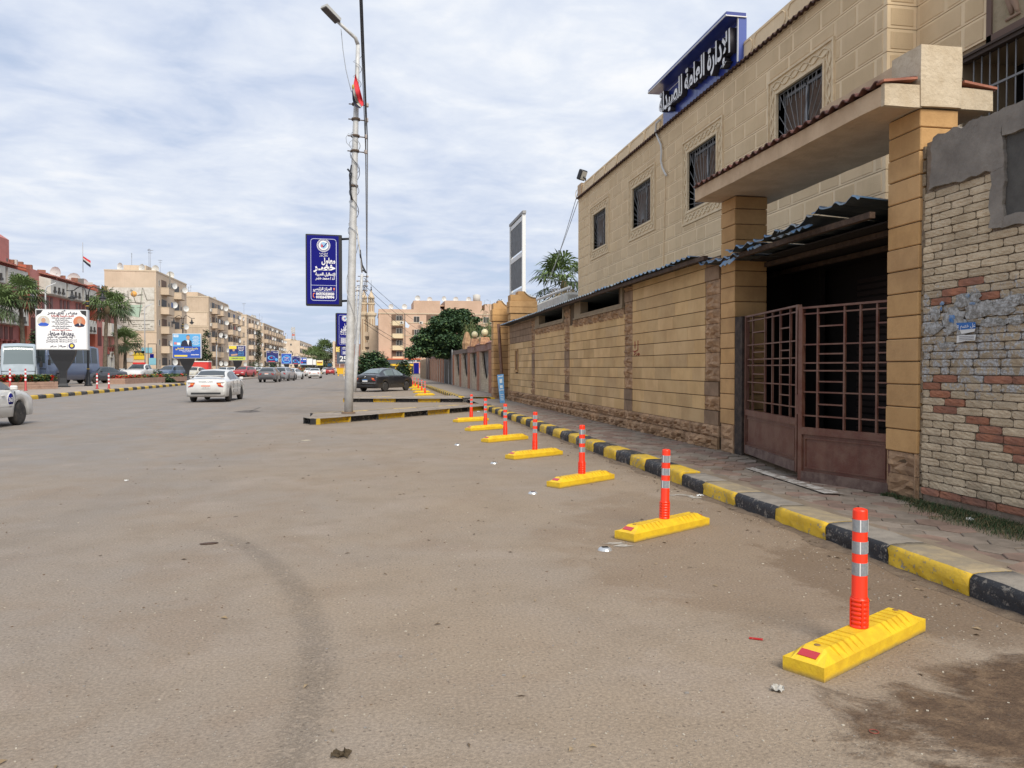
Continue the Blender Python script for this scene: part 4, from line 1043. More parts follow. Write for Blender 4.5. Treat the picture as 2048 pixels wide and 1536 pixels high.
tag(MB().tube(hp, .03, 8).obj('hose', mat('hose_white', (.62,.61,.58), .6)), 'white corrugated hose hanging down the beige facade left of the blue roof sign', 'hose')
tag(MB().tube([WX(1331,350,FX-.03), WX(1328,440,FX-.03), WX(1326,520,FX-.03), Vector((FX-.03, WX(1326,520,FX).y, 3.5))], .012, 5).obj('downpipe', mortar), 'thin beige pipe running down the facade below the white hose', 'pipe')
for i, dx in enumerate((0, .35)):
    a_ = Vector((8.0, 29.97, 8.15+dx)); c_ = DY(1083+i*5, 586, 44)
    tag(MB().tube([a_.lerp(c_, t/12)-Vector((0,0,.25*sin(pi*t/12))) for t in range(13)], .014, 4).obj('wire', cable_g), '%s of two pale wires sloping down from the beige building corner' % ('left' if i == 0 else 'right'), 'wire')

# blue sign on the roof edge
rs = thing('roof_sign', 'blue roof sign with white raised Arabic lettering and a projecting hood', 'sign')
sx = FX-.06; ya, yb = 16.05, 20.62
MB().box(sx, sx+.12, ya, yb, 8.26, 9.22).obj('sign_panel', navy, rs)
for k in range(1, 4): MB().box(sx-.004, sx, ya+(yb-ya)*k/4-.004, ya+(yb-ya)*k/4+.004, 8.28, 9.22).obj('panel_joint', navy_l, rs)
MB().box(sx-.34, sx+.12, ya-.06, yb+.25, 9.22, 9.32).obj('hood', navy, rs)
MB().box(sx-.36, sx-.342, ya-.07, yb+.26, 9.225, 9.25).obj('hood_trim', white, rs); MB().box(sx-.36, sx+.13, ya-.085, ya-.062, 9.215, 9.235).obj('hood_trim', white, rs)
MB().box(sx-.342, sx+.12, yb+.251, yb+.27, 9.215, 9.33).obj('hood_trim', white, rs)
MB().box(sx-.05, sx+.14, ya-.05, ya-.002, 8.26, 9.215).obj('side_fin', navy_l, rs); MB().box(sx-.062, sx-.051, ya-.05, ya+.0, 8.26, 9.215).obj('fin_trim', white, rs)
MB().box(sx-.008, sx, ya, yb, 9.08, 9.10).obj('trim_line', white, rs)
letter_s = mat('letter_side', (.035,.03,.035), .6)
o = text('sign_lettering', 'الإدارة العامة للصيدلة', .70, sign_w, rs, (sx-.16, (ya+yb)/2+.02, 8.76), (0,-1,0), (0,0,1), bold=.02, ext=.0, width=4.35)
o = text('letter_sides', 'الإدارة العامة للصيدلة', .70, letter_s, rs, (sx-.083, (ya+yb)/2+.02, 8.76), (0,-1,0), (0,0,1), bold=.021, ext=.074, width=4.35)

# lattice sign frame behind the compound pillars
py_ = thing('sign_frame', 'tall white sign frame with grey mesh panels behind the compound pillars', 'sign frame')
PX = 8.0
for y in (41.3, 45.15): MB().box(PX-.09, PX+.09, y-.1, y+.1, 0, 9.95).obj('frame_post', white, py_)
MB().box(PX-.1, PX+.1, 41.1, 45.35, 9.85, 10.0).obj('frame_top', mat('frame_grey', (.3,.3,.3), .6), py_)
gp = mat('grey_mesh', (.17,.18,.185), .7, (.12,.125,.13), 3)
for k in range(4):
    z1 = 9.55-k*1.95; MB().box(PX-.03, PX+.03, 41.4, 45.05, z1-1.55, z1).obj('mesh_panel', gp, py_)
    MB().box(PX-.05, PX+.05, 41.4, 45.05, z1+.0, z1+.25).obj('frame_rail', white, py_)

# compound entrance pillars, door, blue board, leaning plank
def comp_pillar(label, x0, x1, y0, y1, z1, right):
    t = thing('compound_pillar', label, 'pillar'); z = .12; k = 0
    while z < z1-.6:
        ze = z+.27; proud = .05 if z1-.6-ze < .27 else 0
        o = MB().bevbox(x0-proud, x1+proud, y0-proud, y1+proud, z, ze-.012, .012).obj('stone', pil_m if k > 1 else stone_rough, t); fixn(o); z = ze; k += 1
    MB().box(x0+.03, x1-.03, y0+.03, y1-.03, .1, z1-.5).obj('core', joint, t)
    w_ = x1-x0; s = -1 if right else 1
    def fx(u): return (x0+w_*u) if right else (x1-w_*u)
    pts = [(fx(0), y0, z), (fx(1), y0, z)]+[(fx(1-.46*t_/8), y0, z+.14+(z1-z-.14)*(t_/8)**2.4) for t_ in range(9)]+[(fx(.30), y0, z1), (fx(.30), y0, z+.26), (fx(0), y0, z+.26)]
    fixn(MB().prism(pts, (0, y1-y0, 0)).obj('scroll_top', pil_m, t))
    cp = [Vector(p)+Vector((0,-.04,.02)) for p in pts[2:11]]; MB().tube(cp, .022, 6).obj('coping_strip', white, t)
    return t
comp_pillar('stone pillar with a scrolled top at the left of the compound door', 5.28, 6.0, 34.4, 35.0, 4.55, True)
comp_pillar('larger stone pillar with a scrolled top at the end of the long wall', 5.82, 6.95, 33.05, 33.7, 4.85, True)
cd_ = thing('compound_door', 'narrow reddish brown metal door between the compound pillars', 'door')
MB().box(5.98, 6.03, 33.75, 34.4, .15, 2.75).obj('door_panel', mat('door_brown', (.13,.055,.045), .6, (.10,.045,.035), 2), cd_)
b = MB()
for k in range(5): b.tube([(5.97, 33.8+k*.14, 2.8), (5.97, 33.8+k*.14, 3.2)], .012, 4)
for k in range(5): b.tube([(5.95, 33.8+k*.14, .65), (5.95, 33.8+k*.14, 1.1)], .012, 4)
b.box(5.96, 6.0, 33.72, 34.42, 3.18, 3.23); b.box(5.96, 6.0, 33.72, 34.42, 2.76, 2.81); b.obj('door_grille', gate_m, cd_)
lp = thing('leaning_plank', 'long rusty plank leaning against the stone pillar behind the blue board', 'plank')
a_, c_ = DY(1006,785,33.0), DY(997,648,33.4); MB().tube([a_, c_], .07, 4, smooth=False).obj('plank', mat('rust_wood', (.20,.11,.075), .9, (.12,.07,.05), 6), lp)
lp['label'] = lp['label']
bb = thing('blue_board', 'tall narrow blue information board leaning in front of the compound pillar', 'sign')
q = [DY(px, py, 30.4) for px, py in ((1001,805),(1010,806),(1007,748),(994,750))]
q = [DY(1000.5,806,30.2), DY(1009.5,806,30.2), DY(1007,748,30.5), DY(994.5,750,30.5)]
bl_ = mat('board_blue', (.05,.22,.48), .5, (.10,.30,.55), 6)
fixn(MB().prism(q, (0,.05,0)).obj('board', bl_, bb))
mm = lambda u, v: (q[0].lerp(q[1], u)).lerp(q[3].lerp(q[2], u), v)+Vector((0,-.008,0))
for (u0,u1,v0,v1) in ((.28,.72,.70,.84),(.25,.75,.52,.62),(.1,.9,.44,.47),(.1,.9,.92,.95),(.2,.8,.10,.12),(.2,.8,.16,.18),(.2,.8,.22,.24),(.2,.8,.28,.30)):
    MB().add([mm(u0,v0),mm(u1,v0),mm(u1,v1),mm(u0,v1)], [(0,1,2,3)]).obj('board_print', mat('board_white', (.55,.62,.66), .6), bb)
# white caravan / cabin beyond
cbn = thing('site_cabin', 'white cabin roof behind the wall left of the beige building', 'cabin')
o = fixn(MB().bevbox(8.0, 11.5, 32, 38, 0, 4.75, .1).obj('cabin_body', mat('cabin_white', (.62,.60,.54), .7, (.5,.48,.42), 2), cbn))
MB().tube([(7.95,38,4.9),(7.95,31,4.85)], .06, 6).obj('eave_pipe', white, cbn)

# ------------------------------------------------------------------ traffic islands
isl_m = mat('island_paving', (.34,.285,.23), .9, (.24,.20,.165), 1.6, .6, 14, streak=0)
def island(name, front, back, h, cols_, ln):
    st = struct(name)
    poly = [Vector((p[0], p[1], h-.012)) for p in front]+[Vector((p[0], p[1], h-.012)) for p in back[::-1]]
    MB().poly(poly).obj('island_top', isl_m, st)
    k = 0
    pts = [Vector((p[0], p[1], 0)) for p in front]
    for a, c in zip(pts[:-1], pts[1:]):
        d = c-a; n = max(1, round(d.length/ln))
        for i in range(n):
            p, q_ = a+d*i/n, a+d*(i+1)/n; m = (blk, yel)[(k+cols_) % 2]
            kerb_stone(st, (p.x,p.y), (q_.x,q_.y), h, .16, m, conc, .01); k += 1
    pts = [Vector((p[0], p[1], 0)) for p in back[::-1]]
    for a, c in zip(pts[:-1], pts[1:]):
        d = c-a; n = max(1, round(d.length/ln))
        for i in range(n):
            p, q_ = a+d*i/n, a+d*(i+1)/n; kerb_stone(st, (p.x,p.y), (q_.x,q_.y), h, .16, (blk, yel)[i % 2], conc_y, .01)
    # paving slabs on the top
    for i in range(9):
        for j in range(2):
            u0, u1 = i/9+.008, (i+1)/9-.008; v0, v1 = .12+j*.42, .12+(j+1)*.42-.03
            A_, B_ = Vector((*front[0],0)), Vector((*front[-1],0)); C_, D_ = Vector((*back[0],0)), Vector((*back[-1],0))
            f = lambda u, v: A_.lerp(B_, u).lerp(C_.lerp(D_, u), v)+Vector((0,0,h-.008+R.uniform(0,.006)))
            fixn(MB().prism([f(u0,v0),f(u1,v0),f(u1,v1),f(u0,v1)], (0,0,-.03)).obj('paving_slab', isl_m, st))
    return st
island('near_traffic_island', [(-1.78,22.1),(-1.55,21.6),(3.95,27.9)], [(-1.8,24.0),(3.95,29.4)], .17, 0, 1.15)
island('far_traffic_island', [(-1.25,35.6),(-.97,35.3),(3.9,34.3)], [(-1.2,37.2),(3.9,38.2)], .17, 1, 1.1)
st = struct('corner_kerb')
kerb_stone(st, (3.9,34.3), (4.45,35.4), .20, .25, blk, blk, .01); kerb_stone(st, (4.45,34.9), (5.25,34.75), .22, .25, yel, yel, .01); kerb_stone(st, (5.25,34.75), (5.3,34.0), .22, .2, yel, yel, .01)
kerb_stone(st, (3.95,28.05), (4.1,28.9), .16, .25, blk, blk, .01); kerb_stone(st, (4.1,28.9), (4.5,29.7), .14, .25, yel, yel, .01)
MB().poly([(4.1,28,.146),(6.0,28,.146),(6.0,34.6,.146),(4.5,34.9,.146),(4.5,29.6,.146)]).obj('entrance_pavement', MATS['far_paving'], kind='structure')

# ------------------------------------------------------------------ poles, lightboxes, cables
def lean(base, top, n=6): return [base.lerp(top, i/n) for i in range(n+1)]
lpole = thing('street_light', 'tall galvanised lamp post with cable wraps standing on the near traffic island', 'lamp post')
pb = G(697,827,.16); pm = DY(707,400,pb.y); pt = DY(716,90,pb.y)
path = [pb.lerp(pm, i/4) for i in range(4)]+[pm.lerp(pt, i/6) for i in range(7)]
rads = [.135-.006*i for i in range(4)]+[.108-.008*i for i in range(7)]
MB().tube(path, rads, 14).obj('pole', galv, lpole)
MB().lathe([(.21,0),(.21,.03),(.17,.05)], tuple(pb), 14).obj('base_flange', mat('rust_flange', (.16,.10,.06), .8), lpole)
arm = [pt, DY(711,76,pb.y-.1), DY(700,66,pb.y-.2), DY(675,43,pb.y-.5)]
MB().tube(arm, [.06,.055,.05,.045], 8).obj('arm', galv, lpole)
hm_ = DY(662,27,pb.y-.65); hd = (DY(646,12,pb.y-.85)-DY(675,42,pb.y-.5)); rot = hd.to_track_quat('Y','Z').to_matrix().to_4x4()
MB().obox(hm_, .26, hd.length, .09, mtx=rot).obj('lamp_head', mat('lamp_grey', (.42,.42,.40), .5), lpole)
MB().obox(hm_-Vector((0,0,.05)), .24, hd.length*.95, .04, mtx=rot).obj('lens', mat('lens_dark', (.06,.05,.05), .3), lpole)
for z in (8.05, 8.5, 9.0, 9.45, 7.0): 
    f = (z-pb.z)/(pt.z-pb.z); c = pm.lerp(pt, (z-pm.z)/(pt.z-pm.z)) if z > pm.z else pb.lerp(pm, (z-pb.z)/(pm.z-pb.z))
    MB().lathe([(.125,-.03),(.13,-.03),(.13,.03),(.125,.03)], tuple(c), 12).obj('clamp', mat('clamp_rust', (.10,.07,.05), .8), lpole)
    if z > 7.5:
        MB().tube([c+Vector((-.22,0,.0)), c+Vector((.30,-.05,-.04))], .018, 5).obj('bracket', MATS['clamp_rust'], lpole)
        b = MB(); b.lathe([(.04,-.06),(.055,-.03),(.04,0),(.055,.03),(.04,.06)], tuple(c+Vector((.32,-.05,-.02))), 10)
        b.obj('insulator', mat('porcelain', (.42,.36,.32), .3), lpole)
# wires wound round the pole
for (y0, y1, r_, tn, ph, m_) in ((110,205,.115,3.2,.3,cable_g),(255,480,.135,5.0,1.2,cable_g),(300,470,.14,2.2,2.6,cable_m),(480,760,.155,1.6,0,galv)):
    pts = []
    for i in range(70):
        f = i/69; yy_ = y0+(y1-y0)*f; c = DY(716-(yy_-90)*.026, yy_, pb.y); a = tn*2*pi*f+ph
        pts.append(Vector((c.x+r_*1.05*cos(a), pb.y+r_*1.05*sin(a), c.z)))
    MB().tube(pts, .009, 4).obj('wound_wire', m_, lpole)
MB().tube([DY(x,y,pb.y-.15) for x, y in ((702,380),(699,350),(700,345),(703,330))]+[], .022, 5).obj('conduit', cable_m, lpole)
MB().tube([DY(x,y,pb.y-.15) for x, y in ((695,338),(703,347),(700,365),(701,385),(704,400))], .03, 6).obj('conduit', cable_m, lpole)
MB().tube([DY(x,y,pb.y-.2) for x, y in ((682,58),(683,68),(686,100),(692,140),(698,165),(703,184))], .011, 4).obj('loose_cable', cable_g, lpole)
MB().tube([DY(x,y,pb.y-.2) for x, y in ((706,272),(697,267),(692,275),(693,285),(699,292),(708,292))], .008, 4).obj('loose_cable', cable_g, lpole)
MB().tube([DY(x,y,pb.y-.2) for x, y in ((706,278),(699,285),(699,292),(705,299))], .008, 4).obj('loose_cable', cable_g, lpole)
MB().tube([DY(x,y,pb.y) for x, y in ((713,452),(718,490),(722,520),(724,545))], .028, 6).obj('side_cable', galv, lpole)
MB().tube([DY(x,y,pb.y) for x, y in ((720,500),(721,512),(724,530),(732,546),(725,540))], .03, 6).obj('side_cable', cable_m, lpole)
# flag hung on the lamp post
flg = thing('flag', 'drooping red white and black flag tied to the tall lamp post', 'flag')
fcol = [mat('flag_red', (.58,.035,.045), .8), mat('flag_white', (.55,.53,.48), .8), mat('flag_black', (.012,.014,.03), .8)]
Lc = [(710,147),(705,168),(704,180),(703.5,195),(707,212)]; Rc = [(714,160),(721,178),(725,190),(728,207),(727,211)]
def fl_pt(u, v):
    # v across stripes, u along
    top = [(711,147),(717,168),(723,190),(728,209)]; bot = [(704,184),(705,200),(709,212),(720,217)]
    def il(a, f): f *= len(a)-1; i = min(int(f), len(a)-2); f -= i; return (a[i][0]*(1-f)+a[i+1][0]*f, a[i][1]*(1-f)+a[i+1][1]*f)
    a, c = il(top, u), il(bot, u); x, y = a[0]*(1-v)+c[0]*v, a[1]*(1-v)+c[1]*v
    return DY(x, y, pb.y-.25+.10*sin(u*9+v*3)+.05*sin(v*11))
for s_, (v0, v1, m_) in enumerate(((0,.52,fcol[0]),(.52,.76,fcol[1]),(.76,1,fcol[2]))):
    b = MB(); vs = [fl_pt(i/10, v0+(v1-v0)*j/4) for i in range(11) for j in range(5)]
    b.add(vs, [(i*5+j,(i+1)*5+j,(i+1)*5+j+1,i*5+j+1) for i in range(10) for j in range(4)], 0, True); o = b.obj('flag_stripe', m_, flg)
MB().lathe([(0,-.08),(.05,-.05),(.04,.05),(0,.08)], tuple(fl_pt(.06,.66)+Vector((0,-.03,0))), 8).obj('emblem', mat('emblem_gold', (.45,.33,.08), .6), flg)

def lightbox(name, label, cx, cy, y, w_, h_, yaw, detail, group=None):
    t = thing(name, label, 'sign', tuple(DY(cx, cy, y)), yaw, group)
    MB().bevbox(-w_/2, w_/2, -.02, .34, -h_/2, h_/2, .015).obj('case', blackp, t)
    fixn(t.children[0])
    fw, fh = w_*.90, h_*.96
    MB().box(-w_/2+.04, w_/2-.1, -.028, -.02, -fh/2, fh/2).obj('face', blue_sg, t)
    x0, x1 = -w_/2+.15, w_/2-.17; r_ = .08
    b = MB(); loop = []
    for (cx_, cz_, a0) in ((x1-r_, fh/2-.10-r_, 0), (x0+r_, fh/2-.10-r_, 90), (x0+r_, -fh/2+.10+r_, 180), (x1-r_, -fh/2+.10+r_, 270)):
        loop += [(cx_+r_*cos(radians(a0+a)), -.034, cz_+r_*sin(radians(a0+a))) for a in (0,30,60,90)]
    loop.append(loop[0]); lw = mat('sign_line', (.50,.55,.75), .5)
    b.tube(loop, .011, 4); b.obj('border_line', lw, t)
    MB().box(x0, x1, -.034, -.028, -h_*.218-.006, -h_*.218+.006).obj('border_line', lw, t)
    cx_ = (x0+x1)/2; W_ = x1-x0
    zt = h_/2-.155*h_; Z = lambda f: h_/2-f*h_
    for r0, r1, m_, yy_ in ((.195,.182,sign_w,-.030),(.172,.163,sign_w,-.031),(.145,0,sign_w,-.032),(.10,0,mat('logo_blue_pale', (.30,.50,.70), .5),-.0335)):
        n_ = 28; b = MB()
        if r1: b.add([(cx_+r_*cos(2*pi*i/n_), yy_, zt+r_*sin(2*pi*i/n_)) for r_ in (r0, r1) for i in range(n_)], [(i,n_+i,n_+(i+1)%n_,(i+1)%n_) for i in range(n_)])
        else: b.poly([(cx_+r0*cos(2*pi*i/n_), yy_, zt+r0*sin(2*pi*i/n_)) for i in range(n_)])
        b.obj('logo_disc', m_, t)
    MB().add([(cx_-.06,-.036,zt-.01),(cx_-.03,-.036,zt+.02),(cx_+.0,-.036,zt-.03),(cx_+.09,-.036,zt+.09),(cx_+.105,-.036,zt+.06),(cx_+.0,-.036,zt-.07)], [(0,1,2,5),(5,2,3,4)][::1]).obj('logo_tick', blue_sg, t)
    MB().add([(cx_-.08,-.0365,zt-.03),(cx_-.045,-.0365,zt-.07),(cx_-.015,-.0365,zt-.03),(cx_-.05,-.0365,zt+.06)], [(0,1,2,3)]).obj('logo_drop', red_m, t)
    if detail:
        RX, UZ = (1,0,0), (0,0,1); yy_ = -.033
        text('lettering', 'للتحاليل الطبية', .06, sign_w, t, (cx_, yy_, Z(.270)), RX, UZ, bold=.001, width=.24)
        text('lettering', 'معامل خضر', .07, sign_w, t, (cx_, yy_, Z(.300)), RX, UZ, bold=.002, width=.24)
        text('lettering', 'معامل', .22, sign_w, t, (cx_+.14, yy_, Z(.375)), RX, UZ, bold=.009, width=.40)
        text('lettering', 'خضـر', .27, sign_w, t, (cx_+.02, yy_, Z(.462)), RX, UZ, bold=.012, width=.64)
        text('lettering', 'للتحاليل الطبية', .115, sign_w, t, (cx_+.05, yy_, Z(.562)), RX, UZ, bold=.005, width=.58)
        text('lettering', 'أ.د / محمد خضر', .115, sign_w, t, (cx_+.05, yy_, Z(.618)), RX, UZ, bold=.004, width=.58)
        text('lettering', 'المركز الرئيسي', .11, sign_w, t, (cx_-.04, yy_, Z(.768)), RX, UZ, bold=.004, width=.54)
        MB().box(x0+.05, x1-.05, -.034, -.029, Z(.808)-.004, Z(.808)+.004).obj('border_line', lw, t)
        text('phone_number', '047/3232020', .10, sign_w, t, (cx_+.04, yy_, Z(.840)), RX, UZ, False, bold=.005, width=.53)
        text('phone_number', '01026478994', .10, sign_w, t, (cx_+.04, yy_, Z(.885)), RX, UZ, False, bold=.005, width=.53)
        MB().tube([(x0+.10,-.034,Z(.83)),(x0+.065,-.034,Z(.845)),(x0+.065,-.034,Z(.88)),(x0+.10,-.034,Z(.895))], [.02,.013,.013,.02], 6).obj('phone_mark', orange_m, t)
        MB().add([(x1-.07+.025*cos(a),-.034,Z(.762)+.025*sin(a)) for a in [pi*i/6 for i in range(-1,8)]]+[(x1-.07,-.034,Z(.79))], [tuple(range(10))]).obj('pin_mark', orange_m, t)
    else:
        RX, UZ = (1,0,0), (0,0,1); yy_ = -.033
        text('lettering', 'معامل', .34, sign_w, t, (cx_+.1, yy_, Z(.375)), RX, UZ, bold=.009, width=.40); text('lettering', 'خضر', .34, sign_w, t, (cx_, yy_, Z(.478)), RX, UZ, bold=.014, width=.6)
        for k in range(2): text('lettering', 'للتحاليل الطبية', .115, sign_w, t, (cx_, yy_, Z(.56+.06*k)), RX, UZ, bold=.005, width=.58)
        for k in range(3): text('phone_number', '01026478994', .15, sign_w, t, (cx_, yy_, Z(.77+.055*k)), RX, UZ, False, bold=.005, width=.53)
    return t
s1 = lightbox('lightbox_sign', 'large blue lightbox sign with white Arabic lettering on the tall lamp post', 648, 540, pb.y, 1.06, 2.12, radians(3), True, 'blue lightbox signs on the poles')
for yy_ in (478, 602):
    a_, c_ = DY(684, yy_, pb.y+.1), DY(703, yy_-1, pb.y); fixn(MB().tube([a_, c_], .035, 6).obj('sign_bracket', blackp, s1).__class__ and s1.children[-1]) if False else None
    br = MB().tube([a_-Vector(s1.location), c_-Vector(s1.location)], .035, 6).obj('sign_bracket', blackp, s1)
p2b, p2t = G(708,784), DY(724,548, G(708,784).y)
POL = [(p2b, p2t, .15, 'leaning grey utility pole just behind the lamp post, left of the black car'),
       (Vector((-2.0,68,0)), Vector((-1.35,68,8.6)), .13, 'second grey utility pole behind the lamp post'), (Vector((-2.2,92,0)), Vector((-1.9,92,9.5)), .13, 'third grey utility pole behind the lamp post'),
       (Vector((-2.6,128,0)), Vector((-2.4,128,10)), .13, 'farthest grey utility pole down the avenue edge')]
for i, (a_, c_, r_, lb) in enumerate(POL):
    t = thing('utility_pole', lb, 'pole', tuple(a_), 0, 'utility poles along the avenue edge'); v_ = c_-a_
    MB().tube([v_*(k/6) for k in range(7)], [r_*(1-.06*k) for k in range(7)], 10).obj('pole', galv, t)
    for k, f in enumerate((.98,.94,.90,.86)):
        MB().tube([v_*f+Vector((-.25,0,0)), v_*f+Vector((.35,0,0))], .025, 5).obj('bracket', MATS['clamp_rust'], t)
        MB().lathe([(.04,-.06),(.06,0),(.04,.06)], tuple(v_*f+Vector((.36,0,0))), 8).obj('insulator', MATS['porcelain'], t)
        if k % 2: MB().lathe([(.04,-.06),(.06,0),(.04,.06)], tuple(v_*f+Vector((-.26,0,0))), 8).obj('insulator', MATS['porcelain'], t)
s2 = lightbox('lightbox_sign', 'smaller blue lightbox sign half hidden behind the tall lamp post', 690, 660, p2b.y, 1.06, 2.12, radians(14), False, 'blue lightbox signs on the poles'); 
s3 = lightbox('lightbox_sign', 'farthest blue lightbox sign, only its edge showing beside the lamp post', 690, 694, 88, 1.06, 2.0, radians(14), False, 'blue lightbox signs on the poles')
# overhead cables along the street
def sag(a, c, s, n=20): return [a.lerp(c, i/n)-Vector((0,0,4*s*(i/n)*(1-i/n))) for i in range(n+1)]
hooks = [DY(731,228,pb.y), DY(731,252,pb.y), DY(735,280,pb.y), DY(731,300,pb.y)]
for i, h in enumerate(hooks):
    back = Vector((h.x-.1+.12*(i % 2), -14, h.z+.6+.15*i)); r_ = .026 if i in (0,2) else .016
    tag(MB().tube([back.lerp(h, k/24)-Vector((0,0,4*.5*(k/24)*(1-k/24))) for k in range(25)], r_*.55, 6).obj('cable', cable_m), '%s of the four dark cables passing overhead to the lamp post' % ('highest','second highest','third highest','lowest')[i], 'cable', 'dark cables passing overhead')
    nx_ = POL[0][1]+Vector((.3,0,-.3*i)); tag(MB().tube(sag(h, nx_, .35+.12*i), r_*(.9 if i < 2 else .6), 6).obj('cable', cable_g), '%s of the four grey cables from the lamp post to the leaning pole' % ('highest','second highest','third highest','lowest')[i], 'cable', 'grey cables between the poles')
    n2 = POL[1][1]+Vector((.3,0,-.3*i)); tag(MB().tube(sag(nx_, n2, .4), .02, 5).obj('cable', cable_g), '%s of the four cables beyond the leaning pole' % ('highest','second highest','third highest','lowest')[i], 'cable', 'cables beyond the leaning pole')
for i, (yy_, ty) in enumerate(((556,655),(570,668),(582,690),(640,700),(646,712))):
    a_, c_ = DY(728,yy_,p2b.y), DY(860,ty,150)
    tag(MB().tube(sag(a_, c_, .6, 24), .018, 4).obj('service_wire', cable_m), '%s thin service wire from the leaning pole towards the pink apartment block' % ('highest','second','third','fourth','lowest')[i], 'wire', 'service wires to the apartment block')

# ------------------------------------------------------------------ foliage makers
leaf_d = mat('leaf_dark', (.030,.066,.030), .75); leaf_m = mat('leaf_mid', (.058,.115,.045), .75); leaf_l = mat('leaf_light', (.085,.135,.035), .75)
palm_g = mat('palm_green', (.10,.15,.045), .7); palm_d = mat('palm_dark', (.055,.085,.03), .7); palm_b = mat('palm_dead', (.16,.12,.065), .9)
bark = mat('bark', (.16,.125,.09), .95, (.085,.065,.045), 6, .8, 14)
def crown(blobs, n, lf, mats, droop=.3, flat=1., wt=(5,4,2)):
    b = MB(); tot = sum(r[0]*r[1]*r[2] for _, r in blobs); ch = [0]*wt[0]+[1]*wt[1]+[2]*wt[2]
    for c, r in blobs:
        k = int(n*r[0]*r[1]*r[2]/tot)+6; c = Vector(c)
        cl = [Vector((R.gauss(0,1), R.gauss(0,1), R.gauss(0,1))).normalized() for _ in range(max(4, k//14))]
        for i in range(k):
            d = (cl[i % len(cl)]*.9+Vector((R.gauss(0,.22), R.gauss(0,.22), R.gauss(0,.16)))); q = R.random()**.35
            d = d.normalized()*q*(.82+.3*noise.noise(d*2.3+c)); p = c+Vector((d.x*r[0], d.y*r[1], d.z*r[2]))
            a = R.uniform(0, 2*pi); L_ = lf*R.uniform(.6,1.3); W_ = L_*R.uniform(.28,.5)*flat
            u = Vector((cos(a), sin(a), R.uniform(-droop, droop*.5))); v = Vector((-sin(a), cos(a), R.uniform(-.5,.5)))*W_
            b.add([p-v*.4, p+u*L_*.5-v, p+u*L_-Vector((0,0,L_*droop*.7)), p+u*L_*.5+v], [(0,1,2,3)], R.choice(ch))
    return b
def tree(name, label, x, y, h, blobs, n, lf, tr=.12, mats=None, group=None, wt=(5,4,2), cat='tree', droop=.3):
    t = thing(name, label, cat, (x, y, 0), 0, group)
    b = MB(); b.tube([(0,0,0),(.05,0,h*.3),(0,.05,h*.55)], [tr,tr*.8,tr*.6], 8)
    for c, r in blobs[:7]: b.tube([(0,.02,h*.4), Vector(c)*.6+Vector((0,0,h*.2)), c], [tr*.5,tr*.3,.02], 6)
    b.obj('trunk', bark, t)
    crown(blobs, n, lf, None, droop, wt=wt).obj('crown', mats or [leaf_d, leaf_m, leaf_l], t); return t
def palm(label, x, y, h, cr, seed=0, nf=34, group='palms'):
    t = thing('palm_tree', label, 'palm', (x, y, 0), 0, group); rr = random.Random(seed)
    b = MB(); lx = rr.uniform(-.3,.3); pts = [(lx*(i/10)**2, 0, h*i/10) for i in range(11)]; b.tube(pts, [.22-.010*i+.02*(i % 2) for i in range(11)], 9); b.obj('trunk', bark, t)
    sk = MB(); sk.lathe([(.18,h-.8),(.26,h-.6),(.28,h-.3),(.15,h)], (lx,0,0), 9)
    sk.obj('dead_skirt', palm_b, t)
    f = MB(); top = Vector((lx,0,h))
    for k in range(nf):
        az = 2*pi*rr.random(); el = radians(rr.uniform(-38, 82)); d = Vector((cos(az)*cos(el), sin(az)*cos(el), sin(el))); ln = cr*rr.uniform(.40,.55)
        tip = top+d*ln; side = d.cross(Vector((0,0,1))); side = side.normalized() if side.length > .05 else Vector((1,0,0)); up = side.cross(d)
        f.tube([top, tip], [.035,.02], 4, 3 if el < -.3 else 0, caps=False)
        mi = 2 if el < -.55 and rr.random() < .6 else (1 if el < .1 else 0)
        nl = 13
        for j in range(nl):
            a = radians(-105+210*j/(nl-1)); dd = (d*cos(a)+side*sin(a)).normalized(); L_ = cr*rr.uniform(.42,.60)*(1-.25*abs(a)/2)
            e1 = tip+dd*L_*.62+up*.05-Vector((0,0,L_*.06)); e2 = tip+dd*L_-Vector((0,0,L_*rr.uniform(.25,.5))); wv = dd.cross(up).normalized()*L_*.055
            f.add([tip, e1-wv, e2, e1+wv], [(0,1,2,3)], mi)
    f.obj('fronds', [palm_g, palm_d, palm_b, palm_d], t); return t

